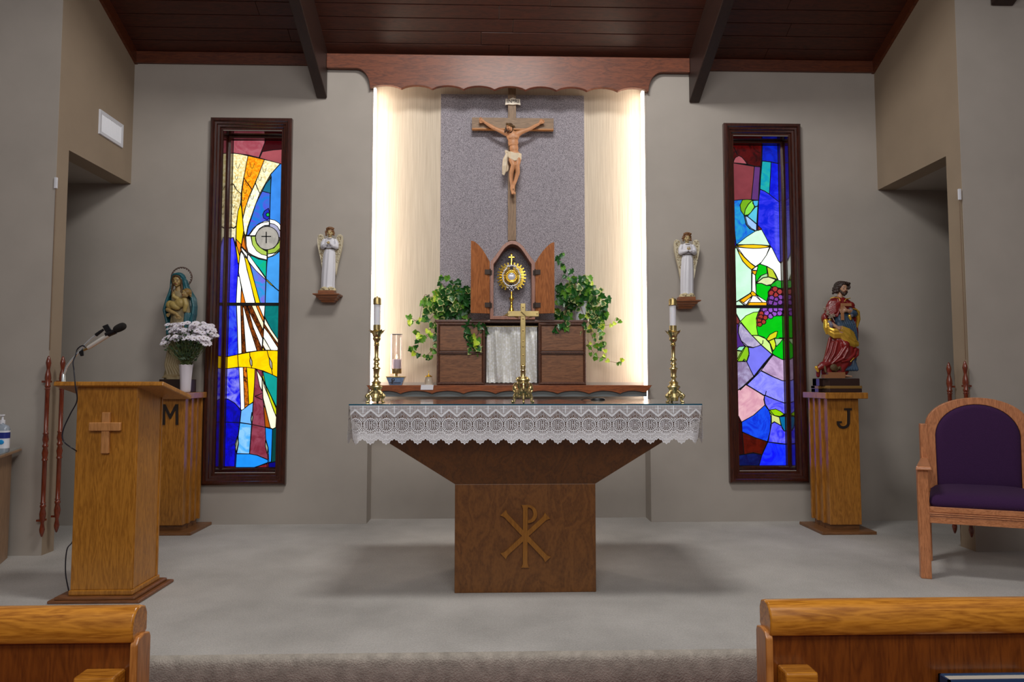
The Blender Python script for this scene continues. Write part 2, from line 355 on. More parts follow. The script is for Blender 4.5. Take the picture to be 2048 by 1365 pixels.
# beams
bxs = [(-1.365, -1.285), (1.543, 1.625)]
for x0, x1 in bxs:
    yb = YW-.01; L_ = 3.4
    z0 = 3.257; mb = MB().hexa([(x0, yb-L_, z0+SL*L_), (x1, yb-L_, z0+SL*L_), (x1, yb, z0), (x0, yb, z0), (x0, yb-L_, ZC+SL*L_+.02), (x1, yb-L_, ZC+SL*L_+.02), (x1, yb, ZC+.02), (x0, yb, ZC+.02)])
    struct(mb.build('beam', 'beam', bevel=.006))
p_ = P(2006, 10, 4.25)
struct(MB().hexa([(p_.x-.075, 2.2, p_.z+SL*2.2), (p_.x+.075, 2.2, p_.z+SL*2.2), (p_.x+.075, 4.26, p_.z), (p_.x-.075, 4.26, p_.z), (p_.x-.075, 2.2, p_.z+1.35), (p_.x+.075, 2.2, p_.z+1.35), (p_.x+.075, 4.26, p_.z+.35), (p_.x-.075, 4.26, p_.z+.35)]).build('beam', 'beam', bevel=.006))
# wall-top trims and rakes
struct(bx((XL, YW-.022, 3.517), (bxs[0][0], YW, ZC+.0)).build('trim_2', 'trimwood', bevel=.003))
struct(bx((bxs[1][1], YW-.022, 3.517), (XR, YW, ZC+.0)).build('trim_3', 'trimwood', bevel=.003))
for i, (X, s, y0) in enumerate(((XL, 1, YL), (XR, -1, YR))):
    xs = sorted((X, X+s*.022)); mb = MB(); vs = []
    for z in (-.098, .0):
        for x, y in ((xs[0], y0), (xs[1], y0), (xs[1], YW), (xs[0], YW)): vs.append((x, y, ZC+SL*(YW-y)+z))
    struct(mb.hexa(vs).build('trim_%d' % (4+i), 'trimwood'))
# scalloped valance board above the niche
zt = 3.60; zs = P(680, 136, YW-.04).z
pl = [(-1.284, zt), (-1.284, zs), (-1.06, zs)]
xa = P(740, 178, YW-.04).x; xb = P(1297, 185, YW-.04).x; zl = P(1015, 180, YW-.04).z
pl += [(-1.06+(xa+1.06)*math.sin(t)*1.0, zs-(zs-zl)*(1-math.cos(t))) for t in np.linspace(.15, PI/2, 8)]
n = 9; sw = (xb-xa)/n
for i in range(n):
    for t in np.linspace(0, 1, 9)[(1 if i else 1):]:
        pl.append((xa+sw*(i+t), zl+.028*math.sin(PI*t)**.7 if t < 1 else zl))
xr_ = 1.542
pl += [(xb+(1.33-xb)*(1-math.sin(t)), zs-(zs-zl)*(1-math.cos(t))) for t in np.linspace(PI/2-.15, .15, 7)]
pl += [(1.33, zs), (xr_, zs), (xr_, zt)]
struct(MB().prism(pl, YW-.045, YW-.012).build('trim_6', 'valance', bevel=.002))
# thin cord line at the pier corners with white clips
for (a, b_, X, Yp) in (((112, 355), (108, 700), XL, YL), ((1919, 378), (1925, 720), XR, YR)):
    t = thing('corner_clip', 'small white clip with thin cord at the '+('pier corner behind the lectern' if X < 0 else 'pier corner above the purple chair'), 'clip')
    c0 = P(a[0], a[1], Yp-.008); c1 = P(a[0], a[1]+22, Yp-.008)
    sx = 1 if X < 0 else -1
    MB().box((c0.x-.009, Yp-.012, c1.z), (c0.x+.009, Yp, c0.z)).build('clip', 'white', t, bevel=.002)
    q = P(b_[0], b_[1], Yp-.004)
    MB().tube([(c0.x, Yp-.004, c0.z), (c0.x, Yp-.004, q.z)], .003, 6).build('cord', plain('tan cord', C(120, 96, 72)), t)
# air vent on the left side wall
t = thing('air_vent', 'white louvred air vent high on the left side wall', 'vent')
def onside(px, py, X): r = ray(px, py); k = X/r[0]; return Vector((X, r[1]*k, H+r[2]*k))
a = onside(198, 217, XL); b_ = onside(243, 297, XL); a2 = onside(198, 268, XL); b2 = onside(243, 250, XL)
vy0, vy1 = a.y, b_.y; vz0 = (a2.z+b_.z)/2; vz1 = (a.z+b2.z)/2
fr = MB().sweep_rect(vy0, vy1, vz0, vz1, [(0, 0), (.002, .012), (.026, .008), (.026, 0)])
fr.v = [(XL+y, x, z) for x, y, z in fr.v]; fr.build('frame', 'white', t)
MB().box((XL+.0005, vy0+.02, vz0+.02), (XL+.002, vy1-.02, vz1-.02)).build('duct', plain('grey duct', C(70, 74, 88)), t)
nl = 15
for i in range(nl):
    y = vy0+.03+(vy1-vy0-.06)*i/(nl-1)
    MB().hexa([(XL+.002, y-.002, vz0+.026), (XL+.009, y+.004, vz0+.026), (XL+.009, y+.0055, vz0+.026), (XL+.002, y-.0005, vz0+.026),
               (XL+.002, y-.002, vz1-.026), (XL+.009, y+.004, vz1-.026), (XL+.009, y+.0055, vz1-.026), (XL+.002, y-.0005, vz1-.026)]).build('slat', 'white', t)
# warm light strips down both sides of the niche
for x, s, lab in ((NX0, 1, 'left'), (NX1, -1, 'right')):
    t = thing('light_strip', 'glowing warm vertical light strip down the %s side of the niche' % ('candle-lamp' if s > 0 else 'lampless'), 'light')
    xs = sorted((x+s*.001, x+s*.012))
    MB().box((xs[0], YW+.016, .93), (xs[1], NB-.03, 3.40)).build('diffuser', 'strip', t)
    MB().box((min(x, x+s*.013), YW+.008, .92), (max(x, x+s*.013), YW+.0155, 3.41)).build('channel', 'wall', t)
# ------------------------------------------------------------------ stained glass windows
GM = {}
def hexc(h): return tuple(int(h[i:i+2], 16) for i in (0, 2, 4))
def glass(col, st=1., tex=0, col2=None, sc=(6, 6, 6)):
    key = (col, st, tex, col2)
    if key in GM: return GM[key]
    m, N, L, b = newmat('stained glass '+col); c = C(*hexc(col))
    setp(b, Base_Color=tuple(x*.25 for x in c[:3])+(1,), Roughness=.12, Emission_Strength=st)
    b.inputs['Emission Color'].default_value = c
    v = texco(N, L, sc)
    if tex == 0:
        n = noisen(N, L, v, 2.4, 3, .5); k = .84
        L.new(ramp(N, L, n, [(.3, tuple(x*k for x in c[:3])+(1,)), (.65, c)]), b.inputs['Emission Color'])
    else:
        c2 = C(*hexc(col2))
        n = noisen(N, L, v, {1: 1.4, 2: 5, 3: 9}[tex], {1: 3, 2: 5, 3: 2}[tex], .6, {1: 2.0, 2: 1.2, 3: .4}[tex])
        L.new(ramp(N, L, n, [(.38, c), (.62, c2)]), b.inputs['Emission Color'])
    bumpn(N, L, noisen(N, L, v, 12, 2), b, .25, .002)
    GM[key] = m; return m
lead_m = plain('dark lead came', C(22, 26, 30), .5, .4)
YG = 5.37
ORG = {'A': (440, 260), 'B': (440, 430), 'C': (430, 600), 'D': (430, 770), 'E': (1450, 270), 'F': (1450, 440), 'G': (1460, 610), 'H': (1460, 780)}
def gp(cr, u, v, y=None): o = ORG[cr]; return P(o[0]+u/7.186, o[1]+v/7.186, YG if y is None else y)
def clip_poly(pts, x0, x1, z0, z1):
    def cl(ps, ins, inter):
        out = []
        for i in range(len(ps)):
            a, b_ = ps[i-1], ps[i]
            if ins(b_):
                if not ins(a): out.append(inter(a, b_))
                out.append(b_)
            elif ins(a): out.append(inter(a, b_))
        return out
    def ix(x): return lambda a, b_: (x, a[1]+(b_[1]-a[1])*(x-a[0])/(b_[0]-a[0]))
    def iz(z): return lambda a, b_: (a[0]+(b_[0]-a[0])*(z-a[1])/(b_[1]-a[1]), z)
    for ins, it in ((lambda p: p[0] >= x0, ix(x0)), (lambda p: p[0] <= x1, ix(x1)), (lambda p: p[1] >= z0, iz(z0)), (lambda p: p[1] <= z1, iz(z1))):
        pts = cl(pts, ins, it)
        if not pts: return []
    return pts
def window(root, opening, panes, lines, barz):
    x0, x1, z0, z1 = opening; bx0, bx1, bz0, bz1 = x0+.022, x1-.022, z0+.022, z1-.022
    lead = MB()
    def ribbon(pts, y, w_=.0028, closed=True):
        n = len(pts)
        for i in range(n if closed else n-1):
            a = Vector((pts[i][0], 0, pts[i][1])); b_ = Vector((pts[(i+1) % n][0], 0, pts[(i+1) % n][1])); d = b_-a
            if d.length < 1e-4: continue
            d.normalize(); s = Vector((-d.z, 0, d.x))*w_; e = d*w_*.6
            lead.box((0, 0, 0), (0, 0, 0)); lead.v = lead.v[:-8]
            q = [a-e-s, b_+e-s, b_+e+s, a-e+s]
            lead.v += [(p.x, y-.0012, p.z) for p in q]+[(p.x, y+.0003, p.z) for p in q]
    for k, (cr, col, pts, *opt) in enumerate(panes):
        st = opt[0] if opt else 1.; tex = opt[1] if len(opt) > 1 else 0; col2 = opt[2] if len(opt) > 2 else None
        y = YG-k*.00035
        pp = [gp(cr, u, v) for u, v in pts]; pp = clip_poly([(p.x, p.z) for p in pp], bx0, bx1, bz0, bz1)
        if len(pp) < 3: continue
        MB().prism(pp, y, YG+.004).build('pane', glass(col, st, tex, col2), root)
        ribbon(pp, y-.0002)
    for cr, pts, w_ in lines:
        ribbon([(lambda p: (p.x, p.z))(gp(cr, u, v)) for u, v in pts], YG-len(panes)*.00035-.002, w_, False)
    o = lead.build('leading', lead_m, root, fix=False)
    zb = barz
    MB().box((bx0, YG-.04, zb-.012), (bx1, YG-.022, zb+.012)).build('transom', plain('black transom', C(12, 12, 12)), root)
    # reveal, bead and moulded casing
    MB().box((x0-.02, YW+.005, z0-.02), (x0+.003, YG+.05, z1+.02)).box((x1-.003, YW+.005, z0-.02), (x1+.02, YG+.05, z1+.02)).box((x0+.003, YW+.005, z1-.003), (x1-.003, YG+.05, z1+.02)).box((x0+.003, YW+.005, z0-.02), (x1-.003, YG+.05, z0+.003)).build('reveal', 'jamb', root)
    MB().sweep_rect(x0, x1, z0, z1, [(0, YG-.052), (.012, YG-.056), (.022, YG-.048), (.022, YG-.008), (0, YG-.008)]).build('glazing_bead', 'frame', root, smooth=.6)
    MB().sweep_rect(x0-.084, x1+.084, z0-.088, z1+.088, [(0, YW), (0, YW-.035), (.012, YW-.045), (.026, YW-.045), (.032, YW-.034), (.046, YW-.030), (.050, YW-.020), (.064, YW-.016), (.070, YW-.004), (.084, YW-.002), (.084, YW+.012), (.02, YW+.012)]).build('window_frame', 'frame', root, smooth=.5)
    bx((x0-.02, YG+.05, z0-.02), (x1+.02, YG+.06, z1+.02)).build('backing', 'black', root)
def circ(u, v, r, n=14): return [(u+r*math.cos(2*PI*i/n), v+r*math.sin(2*PI*i/n)) for i in range(n)]
WHT = 'FFFDF4'; SKY = '2E9BF5'; ROY = '1414E6'; YEL = 'FFD400'; ORA = 'FF9A0A'; CRE = 'F3E6A4'; MAR = '7C2A3C'; TEA = '087878'
w1 = struct(MB().sweep_rect(WL[0]-.004, WL[1]+.004, WL[2]-.004, WL[3]+.004, [(0, YW+.001), (0, YG), (.003, YG), (.003, YW+.001)]).build('window_1', 'frame'))
PL = [
 ('A', '3D8FF0', [(867, 487), (960, 515), (960, 1750), (880, 1420), (800, 1320), (715, 1290), (725, 915), (738, 680), (730, 640)], 1.0),
 ('A', 'B4505F', [(150, 150), (645, 150), (645, 185), (600, 300), (560, 400), (400, 360), (200, 335), (150, 335)], .75, 1, 'C46E7A'),
 ('A', '4A0810', [(655, 150), (960, 150), (960, 278), (880, 280), (760, 290), (610, 315), (600, 300), (645, 185)], .6),
 ('A', 'B85A62', [(610, 315), (760, 290), (880, 280), (960, 278), (960, 515), (860, 485), (640, 425), (570, 405)], .8),
 ('A', 'D8C078', [(150, 338), (220, 340), (300, 350), (405, 375), (370, 560), (330, 750), (305, 920), (245, 870), (200, 790), (150, 760)], 1.15, 3, 'FFF6C8'),
 ('A', 'C0A860', [(150, 760), (200, 785), (245, 870), (305, 920), (300, 1050), (262, 1170), (240, 1330), (232, 1400), (192, 1420), (150, 1390)], 1.1, 3, 'FFF4C4'),
 ('B', 'D8CC9C', [(150, 165), (195, 190), (235, 160), (232, 290), (225, 420), (195, 325), (150, 345)], 1.0, 3, 'F4ECC4'),
 ('A', 'F07A00', [(405, 375), (520, 400), (640, 430), (560, 640), (465, 860), (400, 770), (345, 690), (370, 560)], 1.1, 3, 'FFB41E'),
 ('A', 'F08000', [(345, 690), (400, 775), (462, 862), (420, 960), (370, 1120), (335, 1260), (320, 1150), (312, 1040), (318, 900)], 1.1, 3, 'FFBE28'),
 ('A', 'D8C88C', [(640, 430), (750, 455), (867, 487), (730, 640), (640, 800), (575, 915), (540, 840), (512, 765), (560, 640)], 1.15, 3, 'FFF8D2'),
 ('A', 'E8DCA8', [(510, 770), (540, 845), (575, 915), (500, 1110), (440, 1280), (400, 1400), (378, 1512), (360, 1510), (340, 1430), (328, 1300), (360, 1140), (430, 950)], 1.3, 3, 'FFFCE6'),
 ('A', YEL, [(300, 1060), (316, 1150), (325, 1250), (345, 1440), (310, 1652), (288, 1640), (235, 1570), (238, 1400), (262, 1170)], 1.15),
 ('A', '1E7AA0', [(735, 690), (730, 915), (670, 900), (610, 885), (660, 780)], .8),
 ('A', '1E7ADC', [(610, 885), (670, 898), (725, 915), (715, 1320), (600, 1340), (530, 1380), (480, 1440), (430, 1510), (385, 1520), (410, 1400), (450, 1280), (520, 1060)], .95, 1, '5A50DC'),
 ('A', '2830C8', [(640, 1170), (700, 1130), (712, 1180), (712, 1270), (680, 1300), (630, 1270), (618, 1220)], .9),
 ('A', '18C85A', circ(692, 1222, 26), .9),
 ('B', WHT, [(415, 300), (440, 260), (480, 200), (560, 130), (640, 95), (710, 88), (710, 150), (640, 155), (570, 200), (530, 260), (512, 300)], 1.5),
 ('B', WHT, [(718, 65), (790, 80), (850, 120), (900, 190), (940, 260), (940, 330), (880, 260), (830, 170), (780, 135), (718, 125)], 1.4),
 ('B', 'B4B4D2', [(718, 125), (780, 135), (830, 170), (880, 255), (940, 330), (862, 335), (718, 170)], .9),
 ('B', WHT, [(378, 310), (455, 310), (470, 430), (530, 520), (600, 570), (678, 590), (678, 650), (560, 620), (470, 580), (410, 540), (385, 450)], 1.5),
 ('B', 'B4D25A', [(447, 312), (514, 312), (530, 400), (580, 470), (630, 505), (678, 530), (678, 590), (600, 570), (530, 520), (470, 430)], .95),
 ('B', 'A8C84A', [(690, 505), (780, 480), (850, 400), (864, 340), (940, 340), (930, 400), (870, 480), (800, 545), (690, 567)], .95),
 ('B', WHT, [(690, 567), (750, 560), (812, 545), (760, 590), (690, 615)], 1.3),
 ('B', 'C4BEB4', circ(682, 337, 167, 28), .8, 1, 'A8A49C'),
 ('B', '46A0F0', [(690, 620), (780, 590), (860, 530), (940, 440), (960, 440), (960, 1310), (655, 1310), (668, 930), (680, 700)], 1.05),
 ('B', '00B4B4', [(430, 590), (480, 600), (560, 640), (675, 660), (668, 910), (560, 760), (480, 670)], .9, 1, '14BE82'),
 ('B', YEL, [(232, 430), (255, 470), (290, 590), (278, 705), (264, 695), (246, 560)], 1.1),
 ('B', 'F08C14', [(235, 350), (310, 430), (302, 480), (290, 600), (250, 460)], 1.05),
 ('B', 'E67814', [(342, 300), (364, 400), (385, 520), (350, 490), (315, 452)], 1.0),
 ('B', ROY, [(100, 350), (165, 340), (195, 328), (230, 470), (248, 580), (265, 700), (276, 720), (265, 880), (250, 1050), (240, 1310), (100, 1310)], 1.0, 1, '2828F5'),
 ('B', 'FFF6DC', [(310, 530), (340, 570), (360, 620), (400, 800), (450, 1000), (522, 1310), (440, 1310), (370, 1280), (310, 1000), (275, 830), (280, 720), (295, 590)], 1.4, 3, 'FFFFFF'),
 ('B', YEL, [(360, 605), (400, 640), (440, 740), (500, 960), (595, 1310), (530, 1310), (450, 1000), (395, 790)], 1.1),
 ('B', '2896DC', [(435, 700), (520, 800), (665, 935), (655, 1310), (595, 1310), (500, 960)], 1.0, 1, '7864DC'),
 ('B', WHT, [(310, 465), (400, 560), (402, 622), (350, 560), (318, 510)], 1.3),
 ('B', WHT, [(408, 570), (440, 600), (560, 770), (665, 920), (660, 932), (520, 800), (430, 690), (403, 640)], 1.4),
 ('B', 'F0C828', [(670, 922), (730, 980), (802, 1052), (740, 1012), (672, 945)], 1.0),
 ('B', WHT, [(262, 880), (290, 900), (315, 1050), (305, 1310), (240, 1310), (252, 1050)], 1.35, 3, 'E6FFF5'),
 ('B', 'E6780A', [(318, 1060), (345, 1150), (385, 1310), (305, 1310)], 1.0),
 ('C', ROY, [(40, 70), (318, 70), (322, 200), (330, 400), (340, 790), (200, 815), (40, 830)], 1.0, 1, '3C5AF0'),
 ('C', '280E04', [(378, 70), (735, 70), (728, 115), (780, 350), (960, 650), (960, 760), (690, 730), (455, 765), (395, 770)], .9, 2, '9A4A10'),
 ('C', WHT, [(320, 70), (378, 70), (385, 400), (395, 770), (343, 782), (332, 400)], 1.4),
 ('C', WHT, [(408, 70), (430, 130), (500, 380), (570, 600), (612, 735), (530, 745), (455, 755), (430, 400)], 1.5),
 ('C', WHT, [(468, 70), (520, 210), (640, 450), (692, 560), (685, 700), (650, 620), (560, 400)], 1.4),
 ('C', 'FFF0C0', [(530, 70), (590, 70), (640, 180), (707, 330), (702, 440), (630, 290)], 1.3),
 ('C', 'E67814', [(592, 70), (632, 70), (714, 270), (707, 332), (650, 210)], 1.0),
 ('C', WHT, [(632, 70), (730, 70), (716, 265), (680, 190)], 1.3),
 ('C', TEA, [(730, 70), (960, 70), (960, 620), (920, 580), (810, 420), (722, 240)], .85, 1, '0A8884'),
 ('C', 'FFF6D2', [(722, 262), (800, 400), (925, 588), (960, 620), (960, 690), (925, 645), (820, 500), (720, 350)], 1.3),
 ('C', 'FFFBEA', [(714, 400), (780, 480), (915, 690), (960, 740), (810, 725), (760, 630), (706, 540)], 1.35),
 ('C', 'F8F6D8', [(706, 545), (760, 635), (812, 725), (740, 725), (696, 650)], 1.25),
 ('C', YEL, [(695, 680), (725, 728), (692, 728)], 1.0),
 ('C', 'FFC400', [(40, 835), (200, 818), (345, 788), (515, 755), (650, 735), (770, 730), (960, 730), (960, 1145), (905, 1118), (840, 1080), (700, 1020), (590, 995), (480, 975), (350, 968), (200, 990), (40, 1005)], 1.1, 1, 'FFD800'),
 ('C', 'BEB6A8', [(520, 818), (545, 880), (546, 950), (534, 955), (520, 930), (511, 880)], .9),
 ('C', 'BEB6A8', [(788, 828), (815, 870), (832, 910), (834, 1000), (812, 980), (796, 930)], .9),
 ('D', '1818E6', [(40, -215), (200, -232), (358, -250), (370, 0), (385, 360), (300, 265), (200, 205), (40, 190)], 1.0, 1, '8C8CF0'),
 ('D', '14B4AA', [(700, -190), (800, -160), (905, -110), (960, -80), (960, 350), (895, 320), (740, 0)], .8, 0),
 ('D', MAR, [(592, -232), (690, -200), (700, 190), (715, 320), (735, 610), (750, 760), (772, 1072), (620, 1010), (510, 990), (545, 570), (570, 160)], .95, 1, '96465A'),
 ('D', WHT, [(358, -250), (418, -250), (428, 0), (440, 340), (400, 366), (385, 355), (372, 0)], 1.4),
 ('D', '3C1606', [(418, -250), (468, -250), (485, 0), (500, 287), (440, 335), (428, 0)], 1.1, 2, 'E67A14'),
 ('D', YEL, [(468, -250), (590, -232), (580, 0), (563, 245), (500, 288), (485, 0)], 1.15),
 ('D', 'FFF6DC', [(606, -225), (640, -170), (690, -90), (690, 92), (655, 20)], 1.2),
 ('D', 'C8D20A', [(690, -130), (735, 0), (820, 170), (895, 345), (895, 455), (860, 380), (780, 160), (720, 20)], 1.1),
 ('D', 'FFF6CC', [(690, -90), (730, 0), (810, 240), (895, 465), (887, 610), (842, 632), (810, 617), (740, 330), (705, 190)], 1.3, 0),
 ('D', 'B45A0A', [(712, 288), (740, 340), (810, 617), (735, 605)], .95),
 ('D', '0A0A8C', [(40, 190), (200, 205), (300, 265), (390, 368), (370, 540), (345, 740), (310, 900), (300, 1172), (40, 1172)], 1.0, 1, '0A0AD2'),
 ('D', '6EB4FA', [(392, 370), (440, 340), (500, 290), (563, 253), (555, 400), (530, 500), (542, 566), (375, 540)], 1.1),
 ('D', '46A8FF', [(374, 545), (540, 570), (510, 990), (328, 985), (355, 850), (350, 740)], 1.05, 1, '8CC8FA'),
 ('D', 'AEB8A0', [(545, 395), (562, 460), (545, 560), (532, 480)], .8),
 ('D', 'AEB8A0', [(338, 738), (357, 830), (322, 972), (305, 860)], .8),
 ('D', '1E96FF', [(325, 990), (510, 990), (620, 1010), (772, 1075), (775, 1112), (650, 1160), (560, 1190), (480, 1192), (313, 1185)], 1.0),
 ('D', '1E96FF', [(738, 612), (840, 635), (835, 870), (822, 1102), (790, 1112), (780, 900), (745, 780)], 1.0),
 ('D', 'AEB8A0', [(742, 798), (778, 900), (768, 992), (738, 880)], .8),
 ('D', '06504E', [(842, 635), (890, 615), (960, 595), (960, 1100), (900, 1100), (824, 1108)], .7),
 ('D', '08088A', [(784, 1120), (960, 1092), (960, 1300), (788, 1300)], .8),
 ('D', '6E1420', [(40, 1178), (300, 1188), (480, 1195), (560, 1193), (760, 1130), (788, 1300), (40, 1300)], .8, 1, 'A02832')]
LL = [('B', [(618, 322), (748, 322)], .004), ('B', [(682, 258), (682, 414)], .004), ('B', [(800, 1052), (900, 1130)], .004), ('B', [(705, 1280), (705, 500)], .0),
      ('D', [(592, 165), (690, 125)], .003), ('D', [(592, 165), (695, 215)], .003), ('D', [(542, 568), (735, 607)], .003), ('D', [(100, 533), (370, 541)], .003),
      ('C', [(345, 790), (356, 968)], .003), ('C', [(518, 755), (520, 820)], .003), ('C', [(540, 952), (545, 978)], .003), ('C', [(765, 730), (790, 830)], .003), ('C', [(830, 1000), (845, 1082)], .003)]
def hook(cr, u, v, s):  # painted wheat-grain marks
    return (cr, [(p.x, p.y) for p in spline([(u-s*.8, v-s*1.6, 0), (u-s*.55, v-.2*s, 0), (u-.1*s, v+s*.45, 0), (u+s*.4, v+s*.1, 0), (u+s*.8, v-s*1.3, 0)], 4)], .0015)
for a in [(275, 550, 36), (255, 715, 26), (238, 850, 22), (232, 985, 24), (215, 1120, 20), (205, 1225, 18), (480, 550, 40), (440, 670, 38), (410, 800, 34), (378, 915, 30), (352, 1020, 28), (655, 610, 34), (590, 730, 30), (480, 1000, 28), (430, 1115, 24)]:
    LL.append(hook('A', *a))
window(w1, WL, PL, LL, P(500, 609, YG-.03).z)
w2 = struct(MB().sweep_rect(WR[0]-.004, WR[1]+.004, WR[2]-.004, WR[3]+.004, [(0, YW+.001), (0, YG), (.003, YG), (.003, YW+.001)]).build('window_2', 'frame'))
GRN = '00C814'; PER = '7878F0'; MNT = 'CCFAD8'; MAU = '9C8CBE'
